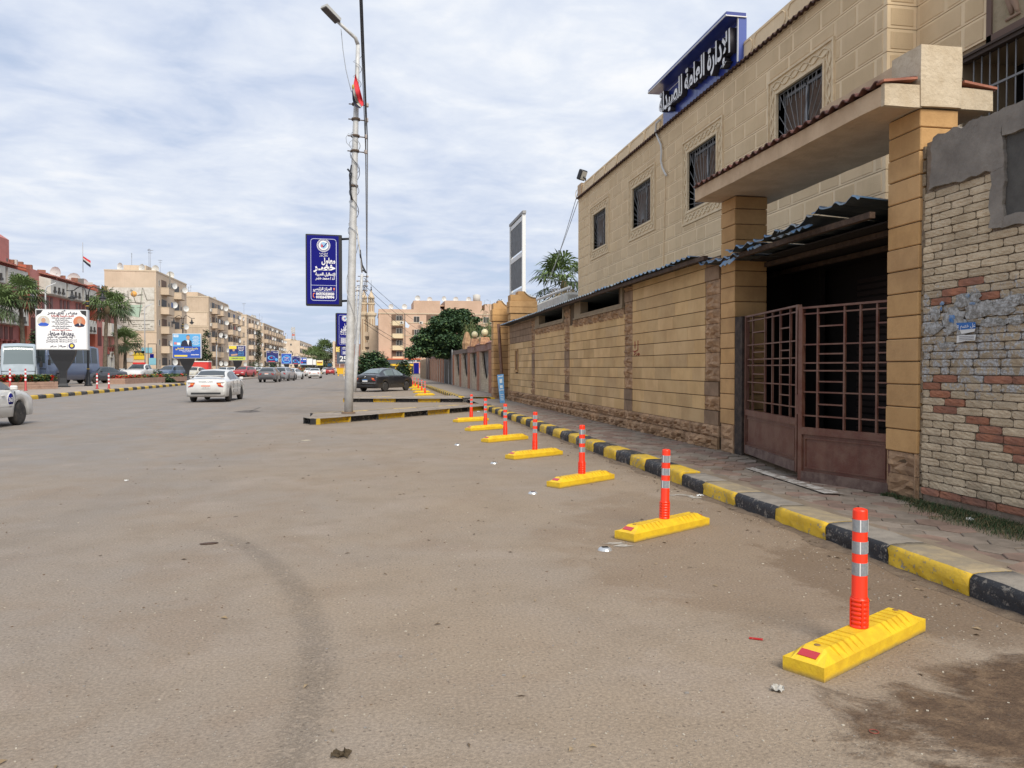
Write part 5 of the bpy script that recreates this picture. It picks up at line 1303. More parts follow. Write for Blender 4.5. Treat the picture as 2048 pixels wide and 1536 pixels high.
# ------------------------------------------------------------------ garden fence wall beyond the compound door
FW = 6.3
fn = thing('garden_fence', 'arcaded garden fence of red brick piers and cream brick infill beyond the stone pillars', 'fence')
pier_m = mat('red_pier', (.46,.19,.10), .9, (.26,.13,.08), 7, .8, 24, rnd=.1); cop = mat('coping_brown', (.32,.19,.155), .85, (.22,.13,.11), 4, .5)
inf = mat('infill_brick', (.56,.46,.33), .9, (.38,.30,.21), 6, .6, 30); strp = mat('pier_edge', (.58,.48,.39), .9); gbk = mat('recess_grey', (.24,.225,.21), .9, (.15,.14,.135), 2)
def pierb(y, w_=1.0, z1=2.55):
    fixn(MB().bevbox(FW-.10, FW+.25, y, y+w_, .1, z1, .01).obj('pier', pier_m, fn)); MB().box(FW-.06, FW+.2, y-.10, y-.005, .1, z1).obj('pier_edge', strp, fn)
def infill(y0, y1, bricks=False):
    b = MB(); n = 14; w_ = y1-y0
    bot = []
    for i in range(n+1):
        u = i/n; zc_ = .85+1.75*(abs(2*u-1))**2.2 if True else 0; bot.append((y0+w_*u, min(2.55, zc_)))
    vs = [(FW+.04, y, .1) for y, z in bot]+[(FW+.04, y, z) for y, z in bot]+[(FW+.14, y, z) for y, z in bot]
    m = n+1; b.add(vs, [(i,i+1,m+i+1,m+i) for i in range(n)]+[(m+i,m+i+1,2*m+i+1,2*m+i) for i in range(n)]); fixn(b.obj('infill_panel', inf, fn))
    if bricks:
        k = 0; z = .15
        while z < 2.4:
            y = y0+.02-(.15 if k % 2 else 0)
            while y < y1:
                a_, c_ = max(y, y0+.01), min(y+.29, y1-.01); u = ((a_+c_)/2-y0)/w_; lim = .85+1.75*abs(2*u-1)**2.2
                if c_-a_ > .08 and z+.10 < lim:
                    key = ('fb', round(c_-a_,2))
                    if key not in BM: BM[key] = bevmesh('brick', mat('infill_cream', (.50,.42,.30), .9, rnd=.15), c_-a_, .085, .03, .006)
                    mo('brick', BM[key], fn, (FW+.025, a_, z))
                y += .31
            z += .115; k += 1
ypos = [37.2, 41.2, 46.2, 50.9, 56.0, 61.0]
MB().box(FW+.22, FW+.25, 35.0, 62.5, .1, 2.6).obj('recess_back', gbk, fn); MB().box(FW+.10, FW+.3, 70, 108, .1, 2.6).obj('recess_back', mat('recess_cream', (.30,.25,.19), .9), fn)
prev = 35.2
for i, y in enumerate(ypos): infill(prev, y-.1, i < 3); pierb(y); prev = y+1.0
MB().bevbox(FW-.1, FW+.35, 35.0, 52.0, 2.50, 2.90, .02).obj('coping_beam', cop, fn); MB().bevbox(FW-.06, FW+.35, 52.05, 62.4, 2.55, 2.86, .02).obj('coping_beam', mat('coping_dark', (.17,.13,.11), .9), fn)
sl = MB().prism([(FW-.16,35,2.9),(FW+.1,35,3.06),(FW+.4,35,3.06),(FW+.4,35,2.9)], (0,17,0)).obj('coping_slope', mat('coping_tile', (.33,.17,.14), .8, (.20,.11,.09), 3, .8, 12), fn)
# dark gate in the fence, then the tighter second stretch
MB().box(FW-.05, FW+.2, 62.6, 69.4, .1, 2.95).obj('gate_sheet', mat('gate_black', (.022,.022,.024), .5), fn)
for y in (62.5, 65.6, 69.4): MB().box(FW-.10, FW-.05, y, y+.16, .1, 3.0).obj('gate_frame', mat('frame_pale', (.40,.42,.42), .5), fn)
y = 70.2
while y < 88: pierb(y, 1.1, 2.5); infill(y+1.1, y+2.6); y += 2.75
MB().bevbox(FW-.08, FW+.35, 69.6, 89, 2.48, 2.84, .02).obj('coping_beam', MATS['coping_brown'], fn)
for y in (89.4, 92.5): MB().box(FW-.1, FW+.4, y, y+1.6, .1, 2.9).obj('dark_pier', MATS['coping_dark'], fn)
for k in range(6): MB().box(FW-.03, FW+.25, 95+k*2.2, 96.6+k*2.2, .1, 2.5).obj('slat_panel', mat('slat_tan', (.40,.29,.19), .9, (.28,.20,.13), 4), fn)
for i, (px, py, yy_) in enumerate(((949.5,669,48.0),(969.5,665,43.2))):
    c = DY(px, py, yy_); t = thing('globe_lamp', '%s cream globe lamp on a brick plinth above the garden fence' % ('left' if i == 0 else 'right'), 'lamp', (c.x, c.y, 0), 0, 'globe lamps on the fence')
    MB().lathe([(.20*sin(pi*k/12), c.z-.20*cos(pi*k/12)) for k in range(13)], (0,0,0), 16).obj('globe', mat('globe_cream', (.62,.55,.34), .3), t)
    MB().lathe([(.05,c.z-.26),(.07,c.z-.2)], (0,0,0), 10).obj('collar', blackp, t)
    p = MB(); p.add([(-.3,-.3,2.85),(.3,-.3,2.85),(.3,.3,2.85),(-.3,.3,2.85),(-.22,-.22,c.z-.26),(.22,-.22,c.z-.26),(.22,.22,c.z-.26),(-.22,.22,c.z-.26)], [(0,3,2,1),(4,5,6,7),(0,1,5,4),(1,2,6,5),(2,3,7,6),(3,0,4,7)]); p.obj('plinth', mat('plinth_brick', (.50,.29,.16), .9, (.30,.15,.09), 9, .6), t)
t = thing('fence_plinth', 'broken brick plinth on the fence left of the globe lamps', 'plinth', (6.3,53.0,0)); MB().lathe([(.30,2.8),(.34,3.2),(.15,3.9),(.05,4.0)], (0,0,0), 6, smooth=False).obj('plinth_cone', stone_rough, t)

# the big poinciana, hedge tree, palm, reeds
c0 = Vector((7.6, 66, 0))
bl = []
for px, py, r_ in ((833,700,1.0),(850,680,1.3),(868,665,1.4),(890,650,1.6),(915,645,1.6),(900,680,1.5),(870,695,1.2),(925,690,1.4),(940,660,1.3),(905,627,1.1),(925,628,1.0),(950,690,1.1),(850,705,.9),(885,705,1.1),(915,708,.9),(880,640,1.0),(822,708,.7),(945,640,.8)):
    p = DY(px, py, 66+R.uniform(-1.5,1.5)); bl.append((tuple(p-c0), (r_*1.05, r_*1.3, r_*.55)))
tree('poinciana_tree', 'broad dark green feathery tree hanging over the garden fence', 7.6, 66, 4.2, bl, 26000, .24, .16, droop=.5, wt=(5,5,2))
c0 = Vector((1.0, 88, 0)); bl = [(tuple(DY(px, py, 88+R.uniform(-1,1))-c0), (r_, r_, r_*.7)) for px, py, r_ in ((725,730,1.2),(735,718,1.4),(750,715,1.4),(762,725,1.2),(770,735,.9),(740,735,1.3),(757,742,1.2),(722,745,1.0))]
tree('round_tree', 'low round green tree behind the black car', 1.0, 88, 2.4, bl, 4200, .30, .12)
bl = [((-.3,0,1.4),(.9,.9,1.2)),((.3,0,1.1),(.8,.8,1.0)),((0,0,2.1),(.6,.6,.6))]
x, y = DY(810,740,86).xy; tree('round_bush', 'tall green bush at the end of the garden fence', x, y, 1.8, bl, 1500, .22, .05, cat='bush')
palm('palm behind the compound wall left of the beige building', DY(1132,575,58).x, 58, 8.2, 3.0, 3, 40)
def reeds(label, pxs, Yd, hts, n, seed):
    rr = random.Random(seed); x0 = DY(sum(pxs)/len(pxs), 735, Yd).x
    t = thing('reed_clump', label, 'reeds', (x0, Yd, 0), 0, 'reeds behind the walls'); b = MB(); lv = MB()
    for k in range(n):
        px = rr.choice(pxs)+rr.uniform(-6,6); py = rr.choice(hts)+rr.uniform(0,28); p = DY(px, py, Yd+rr.uniform(-1,1)); p = p-Vector((x0,Yd,0)); bx = p.x+rr.uniform(-.4,.4)
        pts = [Vector((bx+(p.x-bx)*(i/5)**2, p.y, p.z*i/5)) for i in range(6)]; b.tube(pts, [.022,.02,.018,.014,.01,.005], 4)
        for j in range(13):
            f = rr.uniform(.35,1); q_ = Vector((bx+(p.x-bx)*f*f, p.y, p.z*f)); a = rr.choice((0,pi))+rr.uniform(-.9,.9); L_ = rr.uniform(.35,.75)*(1.25-f*.5)
            d = Vector((cos(a), sin(a), .75)).normalized(); s_ = Vector((-sin(a), cos(a), 0))*.03
            m_ = q_+d*L_*.55; e_ = q_+d*L_+Vector((0,0,-L_*.75)); lv.add([q_, m_-s_, e_, m_+s_], [(0,1,2,3)], rr.choice((0,0,1,2)))
    b.obj('canes', mat('cane', (.16,.17,.06), .8), t); lv.obj('leaves', [mat('reed_green', (.075,.12,.035), .8), mat('reed_pale', (.17,.20,.075), .8), leaf_m], t); return t
reeds('dense tall green reeds behind the garden fence, left of the stone pillars', [935,945,955,965,975,985,992], 58, [628,634,645,655], 120, 1)
reeds('thin reed stalks rising above the left stone pillar', [975,980,990,1000], 47, [590,600,612], 12, 2)
reeds('thin pale reed stalks between the sign frame and the cabin', [1066,1080,1095,1075], 42, [575,590,600,606], 16, 3)
palm('small palm far behind the garden', 16, 95, 5, 3, 8, 20)

# ------------------------------------------------------------------ apartment blocks
beige = mat('flat_beige', (.60,.48,.36), .9, (.52,.415,.305), .35, .3, 14, streak=.25); beige2 = mat('flat_sand', (.54,.425,.315), .9, (.46,.36,.26), .4, .3, 14, streak=.3); beige3 = mat('flat_cream', (.66,.54,.41), .9, (.58,.46,.345), .3, .3, 14, streak=.2)
band_m = mat('band_cream', (.58,.48,.35), .9, (.50,.41,.30), .6); win_d = mat('window_dark', (.035,.032,.03), .5); fr_w = mat('frame_white', (.52,.50,.46), .7); shut_b = mat('shutter_brown_wood', (.14,.085,.055), .7)
dish_m = mat('dish_white', (.62,.62,.60), .5); ac_m = mat('ac_white', (.55,.54,.50), .6); brick_red_m = mat('roof_brick', (.30,.14,.09), .9, (.22,.10,.07), 4); laundry = [mat('cloth_white', (.65,.65,.65), .9), mat('cloth_blue', (.12,.16,.30), .9), mat('cloth_red', (.35,.08,.07), .9), mat('cloth_grey', (.20,.20,.21), .9)]
def winmesh(w_, h_, m1, split=2, shutters=False, nm='window'):
    # lies in the local XZ plane, facing -Y
    b = MB(); b.box(-w_/2-.08, w_/2+.08, -.05, .02, -.1, 0, 0); b.box(-w_/2-.06, -w_/2, -.04, .02, 0, h_, 0); b.box(w_/2, w_/2+.06, -.04, .02, 0, h_, 0); b.box(-w_/2-.06, w_/2+.06, -.04, .02, h_, h_+.07, 0)
    b.box(-w_/2, w_/2, -.012, .0, 0, h_, 1)
    for k in range(1, split): b.box(-w_/2+w_*k/split-.03, -w_/2+w_*k/split+.03, -.028, -.013, 0, h_, 0)
    if shutters: b.box(-w_/2-.55, -w_/2-.07, -.05, -.01, 0, h_, 2); b.box(w_/2+.07, w_/2+.55, -.05, -.01, 0, h_, 2)
    return b.mesh(nm, [fr_w, m1, shut_b])
WM = [winmesh(1.3,1.3,win_d), winmesh(1.0,1.2,win_d,2,True), winmesh(.6,.8,win_d,1), winmesh(1.2,1.2,shut_b,3), winmesh(2.6,2.0,win_d,4)]
def balconymesh(w_, m1, m2, deep=1.15):
    b = MB(); c = .5
    pts = [(-w_/2,0),(-w_/2+c*.6,-deep),(w_/2-c*.6,-deep),(w_/2,0)]
    b.prism([(x, y, -.18) for x, y in pts], (0,0,.2), 0)
    for (xa, ya), (xb, yb) in zip(pts[:-1], pts[1:]):
        d = Vector((xb-xa, yb-ya, 0)); n = Vector((-d.y, d.x, 0)).normalized()*.1; a_, c_ = Vector((xa,ya,.02)), Vector((xb,yb,.02))
        b.prism([a_, c_, c_+n, a_+n], (0,0,.85), 0); b.prism([a_-n*.3+Vector((0,0,.85)), c_-n*.3+Vector((0,0,.85)), c_+n*1.3+Vector((0,0,.85)), a_+n*1.3+Vector((0,0,.85))], (0,0,.08), 1)
    bm_ = b.mesh('balcony', [m1, m2]); return fixm(bm_)
BALC = {}
def balc(w_, m1, m2):
    k = (w_, m1.name, m2.name)
    if k not in BALC: BALC[k] = balconymesh(w_, m1, m2)
    return BALC[k]
dm = MB(); dm.lathe([(0,.0),(.2,-.03),(.38,-.10),(.46,-.17)], n=12, axis='Y', caps=False); dm.tube([(0,0,0),(0,-.35,.05)], .02, 4); dm.tube([(0,.02,0),(0,.1,-.5)], .025, 4); DISH = dm.mesh('satellite_dish', dish_m)
am = MB(); am.box(-.42,.42,-.32,0,0,.6,0); am.lathe([(.22,-.325),(.22,-.33)], (-.1,0,.3), 12, 1, axis='Y'); AC = am.mesh('air_conditioner', [ac_m, win_d])
ant = MB(); ant.tube([(0,0,0),(0,0,2.6)], .03, 4); ant.tube([(-.5,0,2.5),(.5,0,2.5)], .025, 4); ant.tube([(-.35,0,2.2),(.35,0,2.2)], .02, 4); ANT = ant.mesh('antenna', mat('antenna_grey', (.25,.25,.26), .5, metal=.3))
def block(label, xf, y0, y1, H, depth, nf, m1, seed, endwin=False, bands=True, pat='bwbw', group='beige apartment blocks on the far side', fine=True, base=0):
    rr = random.Random(seed); t = thing('apartment_block', label, 'building', (xf, y0, 0), 0, group); Lb = y1-y0
    b = MB(); b.box(-depth, 0, 0, Lb, 0, H, 0)
    b.box(-depth-.05, .06, -.06, Lb+.05, H, H+.22, 1); fh = (H-.9)/nf
    if bands:
        for k in range(1, nf+1): b.box(-depth, .0, -.05, -.001, .9+fh*k-fh-.12, .9+fh*k-fh+.04, 1) if k > 1 else None
    b.obj('wall', [m1, band_m], t)
    if bands and fine:
        for k in range(nf):
            if k % 2: MB().box(-depth+.3, -.3, -.03, -.002, .9+fh*k+.2, .9+fh*(k+1)-.25).obj('wall_band', beige3 if m1 is not beige3 else beige, t)
    y = .8; i = 0; Q = pi/2
    while y < Lb-1.5:
        p = pat[i % len(pat)]; w_ = {'b':4.2,'w':2.4,'s':1.6,'p':.5}[p]
        if y+w_ > Lb-.2: break
        for k in range(nf):
            z = .9+fh*k; yc = y+w_/2
            if p == 'b' and k >= 0:
                MB().box(.0, .03, -1.5, 1.5, 0, 2.15).obj('balcony_opening', [win_d, shut_b, win_d][rr.randrange(3)], t); o = t.children[-1] if False else bpy.data.objects[-1] if False else None
                oo = COL.objects[-1]; oo.location = (0.0, yc, z+.05)
                o = mo('balcony', balc(3.9, m1, band_m), t, (0, yc, z), Q)
                if rr.random() < .65: o = mo('satellite_dish', DISH, t, (1.25, yc+rr.uniform(-1.6,1.6), z+1.5), Q+rr.uniform(-.9,-.3), (1.15,)*3)
                if rr.random() < .35: 
                    MB().box(1.17, 1.2, -.6, .6, -.7, 0).obj('laundry', rr.choice(laundry), t, (0, yc+rr.uniform(-.9,.9), z+1.75))
            elif p == 'w': mo('window', rr.choice((WM[0],WM[1],WM[3])), t, (0, yc, z+.95), Q)
            elif p == 's': mo('window', WM[2], t, (0, yc, z+1.1), Q)
            if rr.random() < .25 and p in 'ws': mo('air_conditioner', AC, t, (0, yc, z+.2), Q)
        if p == 'p': MB().box(0, .5, y, y+.35, 0, H).obj('pier', m1, t)
        y += w_; i += 1
    for k in range(rr.randint(3,6)): mo('satellite_dish', DISH, t, (-rr.uniform(.5,depth*.7), rr.uniform(0.3, Lb*.9), H+.7), rr.uniform(-.8,.3), (1.4,)*3)
    for k in range(rr.randint(2,4)): mo('antenna', ANT, t, (-rr.uniform(.5,depth*.8), rr.uniform(.3, Lb*.8), H+.2), rr.uniform(0,3), (1,1,rr.uniform(.8,1.5)))
    MB().box(-depth*.75, -depth*.3, Lb*.15, Lb*.45, H+.2, H+1.3).obj('roof_room', rr.choice((m1, brick_red_m)), t)
    if endwin:
        for k in range(nf):
            for u in (.3,.65): mo('window', WM[2], t, (-depth*u, 0, .9+fh*k+1.1))
    return t
B1 = block('five storey beige block whose end wall carries the big white mural', -33, 127.5, 147.2, 16.3, 7.4, 5, beige, 11, pat='sbswb')
B2 = block('banded beige block directly right of the mural block', -33, 166, 187.2, 15.8, 9, 5, beige2, 12, pat='sbwbw')
B2b = block('lower beige block with rounded balconies attached behind the banded block', -33.3, 187.3, 206.5, 15.0, 9, 5, beige, 13, pat='bwbw')
B3 = block('pale beige block in the middle of the left row behind the yellow billboard', -33, 213.6, 238.2, 15.3, 9, 5, beige3, 14, pat='wbsb')
B4 = block('long block with many balconies left of the telecom mast', -33, 246, 298.5, 14.9, 10, 5, beige2, 15, pat='bwbs', bands=False)
B5 = block('sunlit cream block below the telecom mast', -33, 363, 430, 13.6, 13, 4, beige3, 16, endwin=True, pat='bwws', bands=False)
B6 = block('far cream block continuing the left row beyond the mast', -33, 436, 520, 13.2, 13, 4, beige, 17, pat='bwws', bands=False)
B7 = block('last distant block of the left row', -33, 530, 700, 13.0, 13, 4, beige2, 18, pat='bww', bands=False)
# mural and shop signs on the first block end
mu = mo('mural', None, B1, (-7.4, -.06, 0))
mw = mat('mural_white', (.62,.60,.54), .8, (.50,.47,.41), 2.2, .2)
cz = lambda py: EYE+(735-py)/FPX*130.6
def mp_(px, py, d=.0): p = DY(px, py, 127.5); return (p.x-(-33-7.4), -d, p.z)
MB().add([mp_(213,662,.01),mp_(309,661,.01),mp_(309,575,.01),mp_(218,575,.01)], [(0,1,2,3)]).obj('mural_sheet', mw, mu)
MB().add([mp_(255,630,.03),mp_(279,635,.03),mp_(285,610,.03),mp_(262,610,.03)], [(0,1,2,3)]).obj('mural_patch', mat('mural_green', (.38,.50,.40), .8), mu)
MB().add([mp_(281,600,.02),mp_(287,602,.02),mp_(283,576,.02)], [(0,1,2)]).obj('mural_patch', mat('mural_pale', (.52,.53,.44), .8), mu)
MB().lathe([(.45,-.03),(.45,-.035)], mp_(268,588,0), 12, axis='Y').obj('mural_sun', mat('mural_orange', (.70,.35,.08), .7), mu)
ml = mat('mural_line', (.22,.21,.18), .8)
b = MB()
for pts in (((285,576),(279,634)),((262,578),(272,606),(285,608)),((240,641),(309,641)),((286,576),(294,600),(309,600)),((250,604),(290,606)),((256,582),(257,600)),((260,582),(266,581))):
    for a_, c_ in zip(pts[:-1], pts[1:]): b.tube([Vector(mp_(*a_, .03)), Vector(mp_(*c_, .03))], .05, 4)
for k in range(46):
    px, py = R.uniform(240,304), R.choice((590,615,622,628,645,649,653,657)); w_ = R.uniform(1,6); b.tube([Vector(mp_(px,py,.03)), Vector(mp_(px+w_,py+R.uniform(-1.5,1),.03)), Vector(mp_(px+w_*1.5,py+R.uniform(-.5,1.5),.03))], .045, 3)
b.obj('mural_drawing', ml, mu)
for (px0,py0,px1,py1,m_) in ((268,702,290,711,mat('shop_black', (.03,.03,.03), .6)),(268,711,290,719,mat('shop_yellow', (.70,.50,.03), .6)),(252,716,266,724,fr_w),(259,704,268,710,fr_w),(283,695,305,706,mat('shop_cyan', (.20,.45,.55), .6)),(300,708,308,720,blue_sg)):
    MB().add([mp_(px0,py1,.03),mp_(px1,py1,.03),mp_(px1,py0,.03),mp_(px0,py0,.03)], [(0,1,2,3)]).obj('shop_sign', m_, mu)
text('shop_lettering', 'محمد', .9, MATS['shop_yellow'], mu, mp_(279,706.5,.06), (1,0,0), (0,0,1), bold=.03)
# pipe on the end wall
MB().tube([Vector(mp_(237,541,.12)), Vector(mp_(238,575,.12))], .09, 5).obj('downpipe', ml, B1)
# telecom mast on the roof
tm = thing('telecom_mast', 'white lattice telecom mast on the roof of the cream block', 'mast', tuple(DY(587,682,372)))
zt = DY(587,654,372).z-DY(587,682,372).z
b = MB()
for sx in (-.7,.7):
    for sy in (-.7,.7): b.tube([(sx,sy,0),(sx*.7,sy*.7,zt)], .12, 4)
for k in range(6): b.tube([(-.7,-.7,zt*k/6),(.7,-.7,zt*(k+1)/6)], .08, 4); b.tube([(.7,-.7,zt*k/6),(-.7,-.7,zt*(k+1)/6)], .08, 4)
b.obj('lattice', fr_w, tm)
for k in range(4): MB().box(-1.0+.5*k, -.75+.5*k, -.9, -.7, zt*.6, zt*.95).obj('panel_antenna', fr_w, tm)
MB().box(-.6,.6,-.95,-.9,zt*.35,zt*.5).obj('mast_drum', mat('mast_red', (.45,.15,.12), .7), tm)

# ------------------------------------------------------------------ the pink building on the left
pink = mat('pink_plaster', (.50,.20,.175), .9, (.42,.165,.145), .5, .3, 12, streak=.2); pink_d = mat('pink_dark', (.33,.10,.085), .9); redcol = mat('red_column', (.45,.13,.08), .9)
PKX = -38
pk = thing('pink_building', 'long pink public building with white window hoods and a red tiled roof edge at left', 'building', (PKX, 60, 0))
b = MB(); b.box(-14, 0, 0, 64.5, 0, 12.6, 0); b.box(-14, -.2, -.01, 64.5, 12.6, 12.75, 0); b.obj('wall', [pink], pk)
hood_w = mat('hood_white', (.60,.58,.53), .8, (.50,.48,.43), 1.5, streak=.3)
hw = MB(); hw.prism([(0,0,0),(1.25,0,0),(1.25,0,1.7),(0,0,2.0)], (0,4.6,0)); 
HOOD = fixm(hw.mesh('window_hood', hood_w))
rt = MB(); 
for k in range(24): rt.prism([(0,k*.21,0),(1.5,k*.21,-.35),(1.5,k*.21,-.27),(0,k*.21,.10)], (0,.15,0))
RTILE = fixm(rt.mesh('roof_edge_tiles', terra_l))
cr_ = MB(); cr_.box(0,.35,-.3,.3,0,.25); cr_.box(0,.30,-.2,.2,.25,.8); cr_.box(0,.4,-.32,.32,.8,1.0); CRE = cr_.mesh('corbel', pink_d)
nb_ = MB(); nb_.box(0,.5,-.28,.28,0,.25); nb_.box(0,.42,-.12,.12,.25,.7); NIB = nb_.mesh('hood_vent', win_d)
wt_ = MB(); wt_.box(-.02,.03,-.35,.35,0,2.3); TALL = wt_.mesh('tall_window', mat('red_window', (.12,.02,.02), .4))
Q = pi/2; y = 1.0; k = 0
while y < 62:
    if k % 4 == 2:
        MB().box(0, .8, y+.1, y+1.0, 0, 12.75).obj('red_column', redcol, pk)
        MB().box(0, .05, y+1.6, y+4.6, 8.2, 11.4).obj('stair_window', glass_d, pk); f = MB()
        for q_ in range(5): f.box(.051, .09, y+1.6+q_*.75, y+1.66+q_*.75, 8.2, 11.4)
        for q_ in range(3): f.box(.051, .09, y+1.6, y+4.66, 8.2+q_*1.5, 8.27+q_*1.5)
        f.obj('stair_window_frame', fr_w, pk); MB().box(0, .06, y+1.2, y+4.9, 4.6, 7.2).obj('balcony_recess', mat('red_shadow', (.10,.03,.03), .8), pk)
        y += 5.4
    else:
        for z in (10.1, 6.05):
            mo('window_hood', HOOD, pk, (0, y, z)); 
            for q_ in range(3): mo('hood_vent', NIB, pk, (1.25, y+1.0+q_*1.25, z+.2), scale=(.35,1,1))
            for q_ in range(3): mo('tall_window', TALL, pk, (0.02, y+1.1+q_*1.15, z-2.5))
        mo('roof_edge_tiles', RTILE, pk, (0, y, 12.45))
        for q_ in range(4): mo('corbel', CRE, pk, (0, y+.6+q_*1.15, 3.5))
        for q_ in range(3): MB().box(.0, .3, y+.4+q_*1.5, y+1.2+q_*1.5, 1.0, 3.4).obj('white_pilaster', hood_w, pk)
        if R.random() < .8: mo('air_conditioner', AC, pk, (0, y+R.uniform(1,4), R.choice((3.0,7.3))), Q, (1.4,)*3)
        MB().box(.01, .05, y+.2, y+4.8, .9, 3.45).obj('ground_window', win_d, pk)
        y += 5.2
    k += 1
for q_ in range(9): mo('satellite_dish', DISH, pk, (-R.uniform(.5,4), 6+q_*6.6, 13.3), R.uniform(-.7,.2), (1.8,)*3)
MB().box(-3.6, -.4, 29.0, 31.4, 12.75, 15.2).obj('roof_tower', pink, pk); fixn(MB().prism([(-3.6,29,15.2),(-.4,29,15.2),(-2.0,29,16.3)], (0,2.4,0)).obj('roof_gable', pink, pk))
fixn(MB().prism([(-4.4,24.6,12.7),(-.2,24.6,12.7),(-.2,24.6,16.2),(-2.3,24.6,18.2),(-4.4,24.6,16.2)], (0,3.4,0)).obj('roof_gable', mat('pink_red', (.40,.13,.09), .9), pk))
b = MB()
for q_ in range(40): b.obox((-R.uniform(.3,2.5), 24+q_*.98, 12.95), R.uniform(.3,.9), R.uniform(.3,.8), R.uniform(.3,.8), R.uniform(0,1), q_ % 3)
b.obj('roof_clutter', [fr_w, mat('clutter_grey', (.15,.14,.13), .9), brick_red_m], pk, kind='stuff')
fp = thing('roof_flag', 'flag on a thin pole above the pink building roof', 'flag', tuple(DY(166,545,105)))
fp.scale = (.75,.75,.75); MB().tube([(0,0,0),(0,0,5.0)], .05, 5).obj('flag_pole', mat('pole_grey', (.35,.35,.36), .5), fp)
for s_, (v0, v1) in enumerate(((0,.34),(.34,.6),(.6,1))):
    b = MB(); vs = []
    for i in range(9):
        for j in range(2): u = i/8; v = (v0,v1)[j]; vs.append((u*1.15, .12*sin(u*8), 2.75-v*.9-u*.75-.25*u*v))
    b.add(vs, [(i*2,i*2+2,i*2+3,i*2+1) for i in range(8)], 0, True); b.obj('flag_stripe', fcol[s_], fp)

# ------------------------------------------------------------------ right hand apartments, minarets, brown tower
peach = mat('peach_wall', (.56,.395,.29), .9, (.49,.34,.245), .3, .2, 10, streak=.2); ycr = mat('balcony_cream', (.66,.55,.36), .9)
ra = thing('peach_apartment_block', 'peach five storey apartment block behind the green tree', 'building', (1.1, 185, 0))
def rp_(px, py): p = DY(px, py, 185); return p.x-1.1, p.z
b = MB(); b.box(0, 30, 0, 18, 0, 15.3, 0); b.box(-.15, 30, -.15, 18, 14.2, 14.45, 1); b.box(8.2, 14.5, 0, 12, 15.3, 17.4, 0); b.box(15.6, 24.5, 0, 12, 15.3, 17.5, 0); b.box(25.2, 30, 0, 10, 15.3, 16.8, 0); b.box(13.9, 16, 1, 8, 16.2, 16.5, 0)
for z in (4.0, 7.0, 10.0, 13.0): b.box(2.6, 30, -.08, -.001, z-.95, z-.75, 1)
b.obj('wall', [peach, band_m], ra)
WB = balconymesh(2.9, ycr, band_m, 1.0)
for px in (640/6.4,): pass
for ci, (cx, kind) in enumerate(((4.4,'b'),(8.9,'w'),(12.6,'b'),(17.5,'w'),(21,'b'),(25.5,'w'))):
    for k, z in enumerate((12.0, 9.0, 6.2, 3.6)):
        if kind == 'b':
            MB().box(-1.4, 1.4, -.03, -.002, 0, 2.0).obj('balcony_opening', shut_b, ra, (cx, 0, z)); mo('balcony', WB, ra, (cx, 0, z-.4)); mo('window', WM[0], ra, (cx+.4, -.04, z+.4))
        else: mo('window', WM[1] if k % 2 else WM[0], ra, (cx, 0, z+.3))
        if R.random() < .5: mo('air_conditioner', AC, ra, (cx+1, -.9, z-.2))
MB().box(-.6, 9.5, -1.5, 0, 0, 2.4).obj('shop_front', mat('shop_dark', (.035,.04,.05), .6), ra); MB().box(-.6, 9.6, -2.2, -1.5, 2.4, 3.4).obj('shop_fascia', mat('fascia_grey', (.075,.085,.10), .6), ra); MB().box(-.9, 9.7, -2.3, -.2, 3.4, 3.65).obj('awning', mat('awning_red', (.60,.13,.05), .6), ra)
MB().lathe([(.55,0),(.55,-.05)], (6.0,-2.22,2.9), 14, axis='Y').obj('shop_logo', sign_w, ra); text('shop_lettering', 'الشمعة', .8, sign_w, ra, (7.6,-2.25,2.9), (1,0,0), (0,0,1), bold=.02)
b = MB(); b.box(3.6, 4.2, -9, -8, 0, 1.9); b.box(6.6, 7.2, -9, -8, 0, 1.9); b.box(2.6, 7.6, -9.5, -7, 1.9, 2.35); b.obj('yellow_kiosk', mat('kiosk_yellow', (.72,.45,.03), .6), ra)
MB().box(4.2, 6.6, -8.4, -8.2, 0, 1.9).obj('kiosk_front', mat('kiosk_blue', (.02,.04,.22), .5), ra)
kb = MB().box(7.7, 13, -9, -8.7, .2, 2.8).obj('kiosk_board', mat('kiosk_pink', (.65,.42,.34), .7), ra); MB().box(9.0, 13, -9.06, -9.01, 1.5, 2.7).obj('kiosk_sign', mat('kiosk_orange', (.70,.16,.07), .6), ra)
text('shop_lettering', 'المشويات', .7, sign_w, ra, (11,-9.1,2.35), (1,0,0), (0,0,1), bold=.02, width=3.4); text('shop_lettering', 'الكبدة والسجق', .6, sign_w, ra, (11,-9.1,1.75), (1,0,0), (0,0,1), bold=.02, width=3.4)
MB().box(7.75, 8.9, -9.06, -9.01, .2, 2.6).obj('kiosk_sign', blue_sg, ra)
for q_ in range(7): mo('satellite_dish', DISH, ra, (3+q_*3.1, R.uniform(.5,4), (16 if q_ < 2 else 18.0)), R.uniform(-.5,.5), (1.4,)*3)
MB().lathe([(.9,0),(.9,1.6),(.3,1.8)], (23.5,2,17.5), 12).obj('water_tank', fr_w, ra)
block_r = thing('side_apartment_block', 'narrow grey brown balconied block seen edge on behind the peach block', 'building', (-1.2, 205, 0))
MB().box(0, 14, 0, 30, 0, 12.5).obj('wall', beige2, block_r)
for k in range(4):
    for j in range(6): o = mo('balcony', balc(3.9, beige2, band_m), block_r, (0, 2.5+j*4.8, 1.5+k*2.8), -pi/2)
    for j in range(6): MB().box(-.03, 0, 1+j*4.8, 4+j*4.8, 1.6+k*2.8, 3.4+k*2.8).obj('balcony_opening', win_d, block_r)
tip_m = mat('minaret_stone', (.58,.47,.33), .9, (.50,.40,.28), .4)
